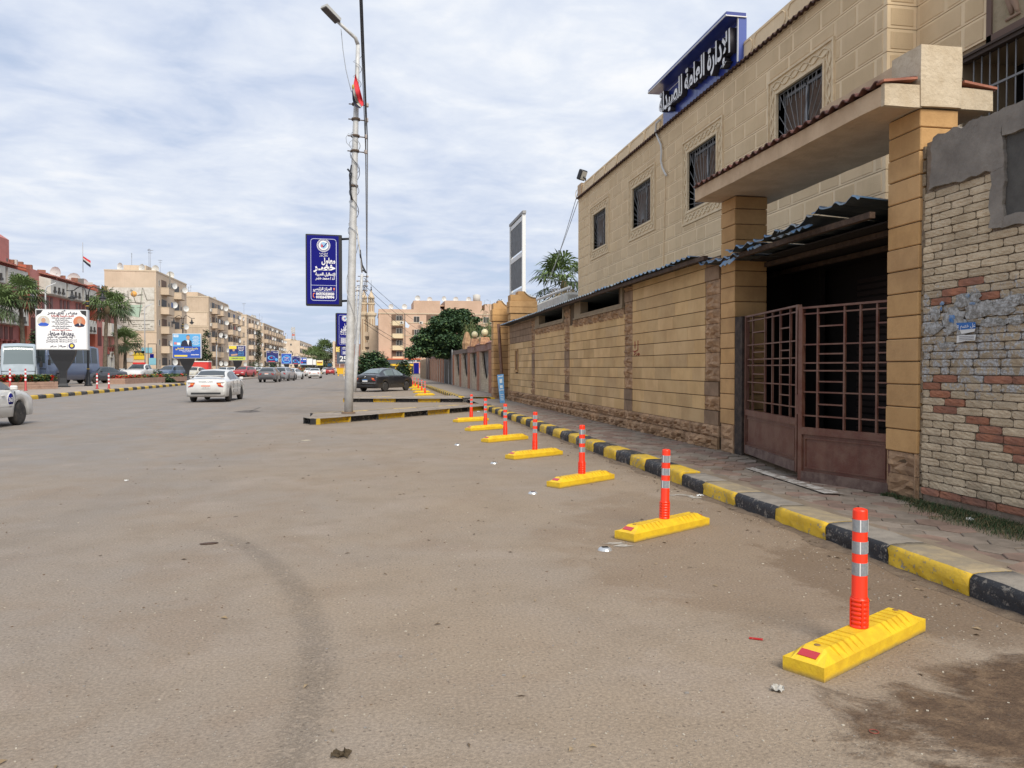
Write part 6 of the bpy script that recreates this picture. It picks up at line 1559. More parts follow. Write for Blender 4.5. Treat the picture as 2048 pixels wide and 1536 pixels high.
rec_m = mat('minaret_recess', (.36,.24,.15), .9)
for i, (px, tp, yy_) in enumerate(((728.5,566,252),(743,563,250))):
    p = DY(px, 735, yy_); t = thing('minaret', '%s of the twin cream minarets, topped by a dark finial' % ('left' if i == 0 else 'right'), 'minaret', (p.x, yy_, 0), 0, 'twin minarets')
    Z = lambda py: EYE+(735-py)/FPX*yy_*1.0
    b = MB(); b.lathe([(1.25,0),(1.25,Z(636)),(1.7,Z(632)),(1.7,Z(628)),(1.0,Z(627)),(1.0,Z(612)),(1.25,Z(611)),(1.2,Z(608))], n=8, smooth=False)
    b.lathe([(.45,Z(608)),(.45,Z(600))], n=8); b.lathe([(1.05,Z(600)),(1.05,Z(597)),(.75,Z(594)),(.2,Z(585)),(.12,Z(580))], n=10)
    for k in range(8): a = 2*pi*k/8; b.tube([(.85*cos(a),.85*sin(a),Z(608)),(.85*cos(a),.85*sin(a),Z(600))], .12, 5)
    b.obj('tower', tip_m, t)
    for k in range(8):
        a = 2*pi*(k+.5)/8; mt = Matrix.Rotation(a, 4, 'Z')
        for z0, z1, rr_ in ((Z(700),Z(640),1.16),(Z(625),Z(613),.93)): MB().obox(mt @ Vector((rr_,0,(z0+z1)/2)), .05, .35, z1-z0, mtx=mt).obj('niche', rec_m, t)
    MB().lathe([(.12,Z(585)),(.28,Z(583)),(.12,Z(580)),(.2,Z(578)),(.05,Z(576)),(.03,Z(tp))], n=8).obj('finial', mat('finial_dark', (.03,.035,.05), .5), t)
bt = thing('brown_tower', 'distant reddish brown block with a yellow advertising board, left of the lamp post', 'building', (0,0,0))
a_, c_ = DY(670,738,300), DY(702,688,300); MB().box(a_.x, c_.x+6, 300, 315, 0, c_.z).obj('wall', mat('tower_brown', (.30,.16,.12), .9, (.26,.14,.105), .3), bt)
MB().box(a_.x-.8, a_.x, 300, 315, 0, c_.z+1).obj('side_wall', beige3, bt)
a_, c_ = DY(672,704,299.5), DY(689,688,299.5); MB().box(a_.x, c_.x, 299.2, 299.5, a_.z, c_.z).obj('yellow_board', mat('board_yellow', (.85,.68,.20), .6), bt)
a_, c_ = DY(672,690,299.5), DY(675,676,299.5); MB().box(a_.x, c_.x, 299.2, 299.5, a_.z, c_.z).obj('yellow_board', MATS['board_yellow'], bt)
for k in range(5): a_, c_ = DY(670,706+k*5.5,299), DY(702,707+k*5.5,299); MB().box(a_.x, c_.x, 299.7, 299.95, c_.z, a_.z).obj('facade_band', mat('tower_band', (.40,.27,.21), .9), bt)
for k in range(3): 
    text('board_lettering', 'للإعلان', 1.0, mat('board_brown', (.25,.10,.03), .6), bt, tuple(DY(680.5,692+k*4.5,299.1)), (1,0,0), (0,0,1), width=2.6)

# ------------------------------------------------------------------ vehicles
tyre_m = mat('tyre', (.022,.022,.023), .85, (.06,.052,.045), 12, .3); rim_m = mat('rim_alloy', (.50,.50,.49), .45, metal=.15); arch_m = mat('wheel_arch', (.012,.012,.012), .9)
cglass = mat('car_glass', (.035,.045,.05), .06, spec=.8); cglass_l = mat('car_glass_light', (.16,.20,.21), .08, spec=.8); tail_m = mat('tail_lamp', (.42,.015,.01), .2, coat=.5); amber = mat('tail_amber', (.80,.22,.06), .2); head_m = mat('head_lamp', (.62,.66,.68), .12, coat=.5)
trim_m = mat('car_trim', (.02,.02,.022), .6); chrome = mat('chrome', (.6,.6,.6), .2, metal=.9); plate_w = mat('plate_white', (.62,.62,.60), .5); plate_o = mat('plate_orange', (.72,.17,.06), .5); plate_bl = mat('plate_blue', (.06,.20,.50), .5)
def carpaint(name, c, dirt=True): return mat('paint_'+name, c, .28, tuple(x*.85+.012 for x in c) if dirt else None, 1.8, coat=.6, spec=.5, obj=True)
def interp(tab, u):
    for (a, va), (b_, vb) in zip(tab[:-1], tab[1:]):
        if u <= b_: 
            f = (u-a)/(b_-a) if b_ > a else 0; return va+(vb-va)*f
    return tab[-1][1]
PROF = {
 'sedan': dict(top=[(0,.80),(.012,.90),(.03,1.02),(.10,1.07),(.165,1.09),(.20,1.14),(.30,1.36),(.37,1.43),(.47,1.46),(.57,1.43),(.63,1.36),(.745,1.04),(.80,.99),(.90,.88),(.965,.76),(.985,.66),(1,.55)], belt=.97, rear=(.185,.335), front=(.60,.755), side=(.235,.715), pil=(.46,), low=.24),
 'hatch': dict(top=[(0,.85),(.01,1.0),(.03,1.12),(.06,1.30),(.13,1.47),(.25,1.53),(.42,1.55),(.55,1.52),(.62,1.44),(.745,1.10),(.80,1.04),(.90,.95),(.965,.82),(.985,.70),(1,.58)], belt=1.03, rear=(.02,.125), front=(.60,.755), side=(.10,.715), pil=(.25,.48), low=.25),
 'suv': dict(top=[(0,.95),(.01,1.08),(.03,1.20),(.07,1.36),(.15,1.53),(.27,1.59),(.42,1.60),(.55,1.56),(.62,1.48),(.745,1.15),(.80,1.10),(.90,1.03),(.965,.92),(.985,.80),(1,.66)], belt=1.10, rear=(.02,.145), front=(.60,.755), side=(.13,.715), pil=(.27,.48), low=.30),
 'coupe': dict(top=[(0,.85),(.012,.98),(.03,1.06),(.09,1.09),(.13,1.13),(.25,1.36),(.34,1.46),(.45,1.49),(.57,1.46),(.64,1.38),(.76,1.06),(.82,1.0),(.90,.90),(.965,.78),(.985,.68),(1,.56)], belt=.99, rear=(.13,.31), front=(.61,.765), side=(.22,.73), pil=(.47,), low=.22),
 'pickup': dict(top=[(0,.92),(.01,.95),(.02,.97),(.30,.97),(.345,1.02),(.355,1.35),(.38,1.52),(.45,1.58),(.55,1.57),(.62,1.50),(.73,1.14),(.80,1.10),(.92,1.04),(.97,.95),(.985,.80),(1,.66)], belt=1.08, rear=(.345,.375), front=(.60,.74), side=(.375,.70), pil=(.52,), low=.34),
 'bus': dict(top=[(0,1.6),(.004,2.4),(.012,2.65),(.03,2.80),(.10,2.88),(.5,2.9),(.9,2.86),(.955,2.72),(.975,2.5),(.990,1.5),(.996,1.2),(1,.9)], belt=1.45, rear=(.006,.02), front=(.957,.992), side=(.05,.95), pil=(.18,.33,.48,.63,.80), low=.32),
}
def make_wheel(parent, x, y, r, wd, side, spokes=5):
    w_ = mo('wheel', None, parent, (x, y, r))
    MB().lathe([(r*.62,-wd/2),(r*.93,-wd/2),(r,-wd*.36),(r,wd*.36),(r*.93,wd/2),(r*.62,wd/2)], n=24, axis='X').obj('tyre', tyre_m, w_)
    b = MB(); s = side; b.lathe([(r*.63,s*wd*.40),(r*.60,s*wd*.46),(r*.56,s*wd*.40),(r*.54,s*wd*.15),(0.02,s*wd*.12)], n=20, axis='X', mi=1, caps=False)
    b.lathe([(r*.645,s*wd*.38),(r*.645,s*wd*.49),(r*.57,s*wd*.49),(r*.56,s*wd*.38)], n=20, axis='X', caps=False)
    for k in range(spokes):
        a = 2*pi*k/spokes+.3; c, d = cos(a), sin(a)
        b.obox((s*wd*.40, c*r*.33, d*r*.33), wd*.12, r*.54, r*.15, mtx=Matrix.Rotation(a, 4, 'X'))
    b.lathe([(r*.13,s*wd*.36),(r*.13,s*wd*.49),(.01,s*wd*.50)], n=10, axis='X'); b.obj('rim', [rim_m, arch_m], w_)
def car(name, label, cat, pos, az, kind='sedan', L_=4.5, W=1.75, H=None, paint=None, group=None, plate='orange', glass=None, detail=False, lean_=0):
    P_ = PROF[kind]; hs = (H/max(v for _, v in P_['top'])) if H else 1.
    t = thing(name, label, cat, (pos[0], pos[1], .18 if -25.3 < pos[0] < -16.6 and pos[1] > 50 else .004), -radians(az), group)
    isbus = kind == 'bus'; r = .31 if not isbus else .42; wb = L_*(.585 if not isbus else .56); yf = L_*(.5-.19 if not isbus else .5-.20); yr = yf-wb
    low = P_['low']*hs; belt0 = P_['belt']*hs; w2 = W/2; ns = 60 if not isbus else 54
    us = sorted(set([i/ns for i in range(ns+1)]+[a for a, _ in P_['top']]+[P_['rear'][0],P_['rear'][1],P_['front'][0],P_['front'][1]]))
    def half(u):   # plan outline
        e = min(1, (u/.06) if u < .5 else ((1-u)/(.11 if not isbus else .05)))
        return w2*((.86 if not isbus else .93)+(.14 if not isbus else .07)*(1-(1-max(0,e))**2.2)**.5)
    def ring(u):
        zt = interp(P_['top'], u)*hs; hw_ = half(u); y = (u-.5)*L_; belt = min(belt0-(.03 if u > .8 else 0), zt-.02)
        zb = low
        for yc in (yf, yr):
            d = abs(y-yc); R_ = r+.065
            if d < R_: zb = max(zb, r+math.sqrt(R_*R_-d*d))
        if u < .03 or u > .97: zb = max(zb, low+.06)
        zb = min(zb, belt-.08); cab = max(0, zt-belt0); tf = min(1, cab/.35) if not isbus else min(1, cab/.6)
        wr = hw_*((.96-.24*tf) if not isbus else (.96-.07*tf))
        pts = [(0, zb), (hw_*.86, zb), (hw_*.985, zb+.02), (hw_, (zb*.55+belt*.45)), (hw_*.99, belt-.10*(belt-zb)), (hw_*.955, belt)]
        zr = zt-(.05 if tf > 0 else .02)
        pts += [(hw_*.95+(wr-hw_*.95)*.06, belt+(zr-belt)*.06), (wr, zr if tf > .02 else belt+.012), (wr*.88, zt-.012), (0, zt+(.02 if not isbus else .03))]
        return [(x, y, z) for x, z in pts]
    rings = [ring(u) for u in us]; m = len(rings[0]); b = MB(); vs = []
    for rg in rings: vs += rg+[(-x, y, z) for x, y, z in rg[1:-1]]
    mm_ = 2*m-2
    def idx(i, k): return i*mm_+(k if k < m else m+(2*m-2-k)-1)
    fs = []
    order = list(range(m))+[m+j for j in range(m-2)][::-1]
    for i in range(len(us)-1):
        for k in range(mm_):
            a_, c_ = order[k], order[(k+1) % mm_]; fs.append((i*mm_+a_, i*mm_+c_, (i+1)*mm_+c_, (i+1)*mm_+a_))
    fs += [tuple(order), tuple((len(us)-1)*mm_+o for o in order[::-1])]
    b.add(vs, fs, 0, True); body = b.obj('body', paint, t); fixn(body)
    ua = .025
    gl = glass or cglass
    def gpatch(nm, u0, u1, k0, k1, f0, f1, side, off=.008, mt_=None, n=8):
        g = MB(); vs = []
        ul = [u0+(u1-u0)*i/n for i in range(n+1)]
        for u in ul:
            rg = ring(u); a_, c_ = Vector(rg[k0]), Vector(rg[k1])
            for f in (f0, (f0+f1)/2, f1): vs.append(a_.lerp(c_, f))
        out = []
        for i in range(n+1):
            for j in range(3):
                p = vs[i*3+j]; q1 = vs[min(n,i+1)*3+j]-vs[max(0,i-1)*3+j]; q2 = vs[i*3+min(2,j+1)]-vs[i*3+max(0,j-1)]
                nn = q1.cross(q2); nn = nn.normalized() if nn.length > 1e-9 else Vector((1,0,0))
                if nn.x < 0 and k1 <= 7: nn = -nn
                if k1 > 7 and nn.z < 0: nn = -nn
                q = p+nn*off; out.append((q.x*side, q.y, q.z))
        g.add(out, [(i*3+j,(i+1)*3+j,(i+1)*3+j+1,i*3+j+1) for i in range(n) for j in range(2)], 0, True)
        return fixn(g.obj(nm, mt_ or gl, t))
    s0, s1 = P_['side']; cuts = [s0]+[c for c in P_['pil']]+[s1]
    for side in (1,-1):
        for a_, c_ in zip(cuts[:-1], cuts[1:]): gpatch('side_window', a_+.008, c_-.008, 6, 7, .02, .93, side)
    for nm, (u0, u1) in (('rear_window', P_['rear']), ('windscreen', P_['front'])):
        g = MB(); n = 7; vs = []
        for i in range(n+1):
            u = u0+(u1-u0)*(.06+.86*i/n); rg = ring(u); a_, c_ = Vector(rg[8]), Vector(rg[9]); a_.x *= .98
            rw = [Vector((-a_.x, a_.y, a_.z)), Vector((-a_.x*.5, a_.y, a_.z*.5+c_.z*.5+.004)), c_, Vector((a_.x*.5, a_.y, a_.z*.5+c_.z*.5+.004)), a_]
            sg = -1 if nm == 'rear_window' else 1
            vs += [p+Vector((0, sg*.010, .010)) for p in rw]
        g.add(vs, [(i*5+j,(i+1)*5+j,(i+1)*5+j+1,i*5+j+1) for i in range(n) for j in range(4)], 0, True); fixn(g.obj(nm, gl, t))
    for y in (yf, yr):
        for side in (1,-1): make_wheel(t, side*(w2-.115), y, r, .20 if not isbus else .26, side)
    MB().box(-w2*.80, w2*.80, -L_/2+.12, L_/2-.15, low+.04, low+.45).obj('underbody', arch_m, t)
    zl = belt0-.14 if not isbus else .95; yb = -L_/2
    def skin(u, k, side, extra=.0): p = ring(u)[k]; return (p[0]*side, p[1], p[2])
    for side in (1,-1):
        # lamps as patches following the corners of the body
        if not isbus:
            fixn(MB().prism([(side*w2*.52, yb-.022, zl+.05),(side*w2*.86, yb-.022, zl+.06),(side*w2*.915, yb+.17, zl+.02),(side*w2*.905, yb+.14, zl-.10),(side*w2*.85, yb-.022, zl-.15),(side*w2*.62, yb-.022, zl-.12)], (0,.16,0)).obj('tail_lamp', tail_m, t))
            if detail: MB().box(min(side*w2*.58,side*w2*.74), max(side*w2*.58,side*w2*.74), yb-.028, yb-.0, zl-.06, zl+.02).obj('tail_lamp_lens', amber, t)
            MB().box(min(side*w2*.52,side*w2*.88), max(side*w2*.52,side*w2*.88), L_/2-.14, L_/2-.015, .58*hs, .70*hs).obj('headlamp', head_m, t)
            mx = side*(w2+.05); fixn(MB().bevbox(mx-.09, mx+.09, L_*.20-.06, L_*.20+.05, belt0-.0, belt0+.13, .03).obj('mirror', paint if detail else trim_m, t))
            if detail:
                for hy in (-.02, .22): hy = L_*(hy-.16)+.35; p = half(.5)
                for hy in (L_*-.13, L_*.08): fixn(MB().bevbox(min(side*(w2-.0),side*(w2+.025)), max(side*(w2-.0),side*(w2+.025)), hy, hy+.17, belt0-.14, belt0-.11, .005).obj('door_handle', paint, t))
                for hy in (L_*-.155, L_*.045, L_*.235):
                    q = MB(); q.box(min(side*(w2-.02),side*(w2+.0035)), max(side*(w2-.02),side*(w2+.0035)), hy, hy+.010, low+.18, belt0-.03); q.obj('door_seam', trim_m, t)
                MB().box(min(side*(w2-.02),side*(w2+.012)), max(side*(w2-.02),side*(w2+.012)), yr+.42, yf-.42, low+.30, low+.35).obj('side_moulding', paint, t)
        else:
            MB().box(min(side*w2*.55,side*w2*.9), max(side*w2*.55,side*w2*.9), L_/2-.10, L_/2+.005, .62, .86).obj('headlamp', head_m, t)
            MB().tube([(side*w2*.9, L_/2-.3, 2.3),(side*(w2+.22), L_/2+.05, 2.3),(side*(w2+.22), L_/2+.05, 1.75)], .035, 5).obj('mirror_arm', trim_m, t); fixn(MB().bevbox(side*(w2+.22)-.10, side*(w2+.22)+.10, L_/2-.0, L_/2+.10, 1.55, 2.0, .03).obj('mirror', trim_m, t))
            MB().box(min(side*w2*.6,side*w2*.9), max(side*w2*.6,side*w2*.9), yb-.01, yb+.05, .75, 1.0).obj('tail_lamp', tail_m, t)
    MB().box(-w2*.72, w2*.72, yb-.012, yb+.06, low+.12, low+.20).obj('bumper_trim', trim_m, t)
    MB().box(-w2*.62, w2*.62, L_/2-.07, L_/2+.005, low+.10, low+.24).obj('front_grille', trim_m, t)
    if isbus: MB().box(-w2*.9, w2*.9, L_/2-.15, L_/2-.02, 1.02, 1.30).obj('wiper_panel', trim_m, t)
    pm_ = {'orange': plate_o, 'blue': plate_bl}[plate]
    zp = zl-.13 if kind in ('sedan','coupe') else zl-.02
    for yy_, nm in ((yb-.022, 'number_plate'), (L_/2+.008, 'number_plate')):
        z_ = zp if yy_ < 0 else low+.17
        MB().box(-.19,.19,yy_,yy_+.012,z_-.09,z_+.05).obj(nm, plate_w, t); sg = -.003 if yy_ < 0 else .003
        MB().box(-.19,.19,min(yy_+sg,yy_+sg+.012),max(yy_+sg,yy_+sg+.012),z_+.01,z_+.055).obj('plate_band', pm_, t)
    return t
pw = carpaint('white', (.70,.70,.68)); pk_ = carpaint('black', (.010,.010,.012)); pg = carpaint('grey', (.13,.13,.14)); pgl = carpaint('silver_grey', (.26,.27,.29)); pr_ = carpaint('red', (.40,.02,.025)); pd = carpaint('dark_grey', (.055,.06,.07)); pbl = carpaint('slate_blue', (.075,.12,.20)); pbus = carpaint('bus_blue', (.085,.115,.19)); pbusw = carpaint('bus_silver', (.40,.47,.52)); pcream = carpaint('cream', (.66,.62,.50))
GT = 'cars driving on the avenue'; GP = 'vehicles parked along the service road'
# taxi at the left edge: right front wheel at (-9.43, 22.87)
tx = car('white_taxi', 'white taxi with a blue numbered disc on its wing, cut off by the left edge', 'car', (-10.28,21.55), 3.0, 'sedan', 4.4, 1.70, 1.42, pw, GT, detail=True)
cx_, cy_, cz_ = .855, 0.93, .66
MB().lathe([(.155,.003),(.155,.006)], (.0,0,0), 20, axis='X').xf(Matrix.Translation((.852,.80,.70)) @ Matrix.Diagonal((1,1,1.25,1))).obj('door_disc', sign_w, tx)
MB().lathe([(.14,.008),(.14,.010)], (.0,0,0), 20, axis='X').xf(Matrix.Translation((.852,.80,.70)) @ Matrix.Diagonal((1,1,1.25,1))).obj('door_disc', blue_sg, tx)
text('taxi_number', '363', .16, sign_w, tx, (.866,.80,.70), (0,1,0), (0,0,1), False, bold=.006)
sd_ = car('white_sedan', 'large white sedan seen from behind, nearest whole car on the road', 'car', (-7.25,38.25), 1.5, 'sedan', 4.45, 1.74, 1.46, pw, GT, glass=cglass, detail=True)
for hx in (-1,1): MB().box(min(hx*.62,hx*.70), max(hx*.62,hx*.70), -2.08, -1.98, 1.07, 1.17).obj('spoiler_foot', pw, sd_)
fixn(MB().bevbox(-.72,.72,-2.16,-1.94,1.165,1.20,.012).obj('spoiler', pw, sd_))
text('plate_number', '٥٨٩٣ ٨٤', .075, trim_m, sd_, (0,-2.25,.655), (1,0,0), (0,0,1), False)
MB().tube([(-.3,-2.24,.93),(.3,-2.24,.93)], .012, 5).obj('boot_trim', chrome, sd_)
bk = car('black_sedan', 'dusty black sedan parked by the traffic islands near the garden fence', 'car', (.68,51.9), 33, 'coupe', 4.55, 1.80, 1.50, pk_, None, 'blue', glass=cglass_l, detail=True)
MB().lathe([(.05,-.0),(.05,-.01)], (0,-2.30,.93), 10, axis='Y').obj('badge', chrome, bk)
MB().box(-.8,.8,-2.30,-2.27,.55,.575).obj('bumper_line', chrome, bk); MB().tube([(0,-1.25,1.45),(0,-1.45,1.62)], .008, 4).obj('aerial', trim_m, bk)
def ctr(px, dep): # world x,y from a column of the photo and a distance
    a = (px-1024)/FPX; return (a*dep*cos(YAW)+dep*sin(YAW), -a*dep*sin(YAW)+dep*cos(YAW))
TR = [('grey_crossover','dark grey crossover seen from behind in the middle distance, left of the grey car',540,82,2,'suv',4.3,1.8,pg,1.56,None),
      ('grey_car','plain grey car half hidden behind the dark grey crossover',568,90,8,'hatch',4.4,1.8,pgl,1.6,None),
      ('white_hatchback','white hatchback just right of the grey cars, seen from behind',586,100,14,'sedan',4.3,1.72,pw,1.45,None),
      ('white_car','white sedan alone in the middle lane, ahead of the grey cars',630.5,112,0,'sedan',4.3,1.75,pw,1.45,None),
      ('white_car','white car tucked behind the lone white sedan at its left',619,138,0,'sedan',4.3,1.72,pw,1.45,None),
      ('red_car','red car seen from behind near the yellow skip',661,165,0,'hatch',4.2,1.78,pr_,1.5,None),
      ('white_car','white car immediately left of the distant red car',652,185,0,'hatch',4.2,1.75,pw,1.5,None),
      ('white_car','far white car right of the distant red car',668,215,2,'suv',4.2,1.75,pw,1.5,None)]
for nm, lb, px, dp, az, kd, L_, W, pt_, H_, _ in TR: car(nm, lb, 'car', ctr(px, dp), az, kd, L_, W, H_, pt_, GT)
PKD = [('dark_sedan','dark grey sedan parked beside the blue bus, facing the road',201,68,205,'sedan',4.6,1.82,pd,1.45),
       ('white_sedan','white sedan parked between the dark sedan and the white pickup',240,84,200,'sedan',4.4,1.72,pw,1.42),
       ('white_pickup','white pickup with a red roof light bar parked facing the road',281,75,184,'pickup',5.0,1.85,pw,1.72),
       ('blue_hatchback','slate blue hatchback parked left of the blue billboard',342,86,196,'hatch',4.2,1.75,pbl,1.6),
       ('white_taxi','white parked taxi right of the blue billboard foot, facing the road',391,94,192,'sedan',4.3,1.72,pcream,1.45),
       ('white_van','low white car parked half behind the blue billboard pedestal',366,98,250,'hatch',4.2,1.72,pw,1.5),
       ('white_hatchback','left one of two white cars parked beyond the red kiosk',448,128,185,'sedan',4.3,1.72,pw,1.45),
       ('white_hatchback','right one of two white cars parked beyond the red kiosk',464,135,185,'sedan',4.3,1.72,pw,1.45),
       ('red_car','red car parked facing the road behind the yellow billboard',489,112,196,'hatch',4.3,1.8,pr_,1.55),
       ('white_car','white car parked right of the red parked car',506,135,190,'sedan',4.3,1.75,pw,1.45),
       ('white_car','white car parked second right of the red parked car',518,142,190,'sedan',4.3,1.75,pw,1.45)]
for nm, lb, px, dp, az, kd, L_, W, pt_, H_ in PKD:
    o = car(nm, lb, 'car', ctr(px, dp), az, kd, L_, W, H_, pt_, GP)
    if kd == 'pickup': MB().box(-.55,.55,.15,.45,1.70,1.86).obj('light_bar', red_m, o); MB().box(-.8,.8,-2.3,-.4,1.0,1.25).obj('load', fr_w, o)
ba = car('silver_bus', 'silver minibus facing the camera at the left edge behind the flowers', 'bus', ctr(42, 58), 160, 'bus', 7.2, 2.3, 3.3, pbusw, GP, 'blue', glass=cglass_l)
bb_ = car('blue_bus', 'slate blue minibus behind the white billboard', 'bus', ctr(126, 64), 194, 'bus', 7.0, 2.15, 3.2, pbus, GP, 'blue')
kk = thing('red_kiosk', 'red and white box trailer parked right of the blue billboard', 'trailer', (*ctr(403,106), 0))
MB().box(-1.1,1.1,-1,1,.5,2.3).obj('box_body', red_m, kk); MB().box(-1.15,1.15,-1.05,1.05,2.3,2.42).obj('roof', sign_w, kk); MB().box(-.9,.9,-1.02,-1.0,1.3,2.1).obj('panel', mat('kiosk_red_bright', (.62,.06,.05), .5), kk)
b = MB(); [b.lathe([(.3,-.1),(.3,.1)], (sx_,0,.3), 12, axis='X') for sx_ in (-.95,.95)]; b.obj('wheels', tyre_m, kk, kind='stuff')
sk_ = thing('yellow_skip', 'yellow metal rubbish skip standing at the road edge left of the lamp post', 'skip', (*ctr(683,142), 0), -.1)
ym = mat('skip_yellow', (.78,.46,.03), .5); b = MB(); b.add([(-.65,-.6,.35),(.65,-.6,.35),(.65,.6,.35),(-.65,.6,.35),(-.82,-.75,1.45),(.82,-.75,1.45),(.82,.75,1.45),(-.82,.75,1.45)], [(0,3,2,1),(4,5,6,7),(0,1,5,4),(1,2,6,5),(2,3,7,6),(3,0,4,7)]); b.box(-.86,.86,-.79,.79,1.38,1.48); b.obj('bin', ym, sk_)
for sx_ in (-.5,.5): MB().box(sx_-.12, sx_+.12, -.5, -.3, 0, .35).obj('foot', ym, sk_)

# ------------------------------------------------------------------ the planted median on the left
st = struct('left_kerb'); y = 34.0; k = 0; KL = -16.25
while y < 100:
    dy = .95 if y < 70 else 1.5
    b = MB(); seg = 5; prof = [(0,0),(0,.09),(-.004,.15),(-.05,.19),(-.22,.195)]
    vs = [(KL+u+.0+(.10*max(0,y-70)/10 if 0 else 0), y+(dy-.02)*i/seg, z) for i in range(seg+1) for u, z in prof]
    b.add(vs, [(i*5+j,(i+1)*5+j,(i+1)*5+j+1,i*5+j+1) for i in range(seg) for j in range(4)], 0)
    if not (74 < y < 84): fixn(b.obj('kerb_stone', yel if k % 2 else blk, st))
    y += dy; k += 1
MB().box(-25.2, KL-.05, 20, 74, -.1, .175).obj('median_paving', mat('median_tiles', (.36,.30,.25), .9, (.28,.23,.19), 1.5, .5, 12), kind='structure')
MB().box(-25.2, KL-.05, 84, 420, -.1, .175).obj('median_paving', MATS['median_tiles'], kind='structure')
def mb_(name, label, px0, px1, dep0, dep1, flowers, hgt=.45, w_=2.6):
    a_, c_ = Vector((*ctr(px0, dep0), 0)), Vector((*ctr(px1, dep1), 0)); d = (c_-a_); n = Vector((-d.y, d.x, 0)).normalized()
    if n.x > 0: n = -n
    t = thing(name, label, 'flower bed', tuple(a_))
    pm_ = mat('planter_stone', (.42,.27,.20), .9, (.33,.21,.155), 3, .6, 14)
    for j in range(3):
        nn_ = 8
        for i in range(nn_):
            p, q = d*(i/nn_), d*((i+.985)/nn_); z0 = .17+j*.16
            fixn(MB().prism([p+Vector((0,0,z0)), q+Vector((0,0,z0)), q+Vector((0,0,z0+.15)), p+Vector((0,0,z0+.15))], n*w_).obj('kerb_block', pm_, t))
    b = MB(); 
    for i in range(flowers):
        u, v = R.random(), R.random(); p = d*u+n*(w_*v); z = .6+hgt*R.random()**.6; s_ = R.uniform(.05,.12); a = R.uniform(0,6.3)
        red = (noise.noise(((u*6),v*3,1))+.35-u*.9) > 0 and R.random() < .62
        c = p+Vector((0,0,z)); uu = Vector((cos(a),sin(a),R.uniform(-.4,.4)))*s_; vv = Vector((-sin(a),cos(a),R.uniform(.2,.9)))*s_
        b.add([c-uu, c-vv*.6, c+uu, c+vv], [(0,1,2,3)], 3 if red else R.choice((0,1,1,2)))
    b.obj('flowers' if flowers > 3000 else 'ground_cover', [leaf_d, leaf_m, mat('leaf_yellow', (.22,.22,.035), .7), mat('flower_red', (.55,.03,.02), .7)], t, kind='stuff'); return t
mb_('flower_bed', 'stone edged flower bed of red flowers behind the left taxi', 5, 116, 47, 50.5, 5200)
mb_('flower_bed', 'long low stone bed with bushes below the blue billboard', 250, 374, 64, 80, 1800, .30, 1.2)
mb_('flower_bed', 'stone bed with red flowers behind the grey crossover', 500, 560, 112, 135, 1500, .4)
mb_('flower_bed', 'far stone flower bed between the white sedans', 596, 622, 125, 175, 1500, .9)
GB = 'green bushes on the median'
for px, dp, s_, lb in ((312,76,1.0,'green bush between the white pickup and the blue hatchback'),(6,60,1.7,'dark bush at the left edge behind the silver bus'),(335,74,.55,'low green bush under the blue hatchback'),(545,150,2.0,'green bush behind the grey cars below the dark blue billboard'),(510,165,2.2,'green bush behind the parked white cars'),(400,125,1.8,'dark hedge behind the red trailer')):
    x, y = ctr(px, dp); tree('green_bush', lb, x, y, 1.2*s_, [((0,0,.75*s_),(1.0*s_,1.0*s_,.7*s_)),((.5*s_,.2,.5*s_),(.7*s_,.7*s_,.5*s_))], 900, .22, .04, cat='bush', group=GB, wt=(4,4,3))
def bollard(label, x, y, h=1.0, group='red and white bollards'):
    t = thing('bollard', label, 'bollard', (x, y, .175), 0, group)
    MB().lathe([(.11,0),(.09,.04),(.055,.08),(.05,h),(.0,h+.01)], n=12).obj('post', mat('bollard_red', (.40,.03,.03), .5), t)
    for k in range(3): z = h-.22-.24*k; MB().lathe([(.056,z),(.056,z+.10)], n=12, caps=False).obj('white_band', sign_w, t)
for px, py, dp, h, lb in ((194,775,50,1.0,'left one of two red and white bollards by the road kerb'),(217.5,775,50.5,1.0,'right one of two red and white bollards by the road kerb'),(20,768,46,1.3,'left bollard in front of the silver bus'),(51,768,46,1.3,'right bollard in front of the silver bus')):
    x, y = ctr(px, dp); bollard(lb, x, y, h)
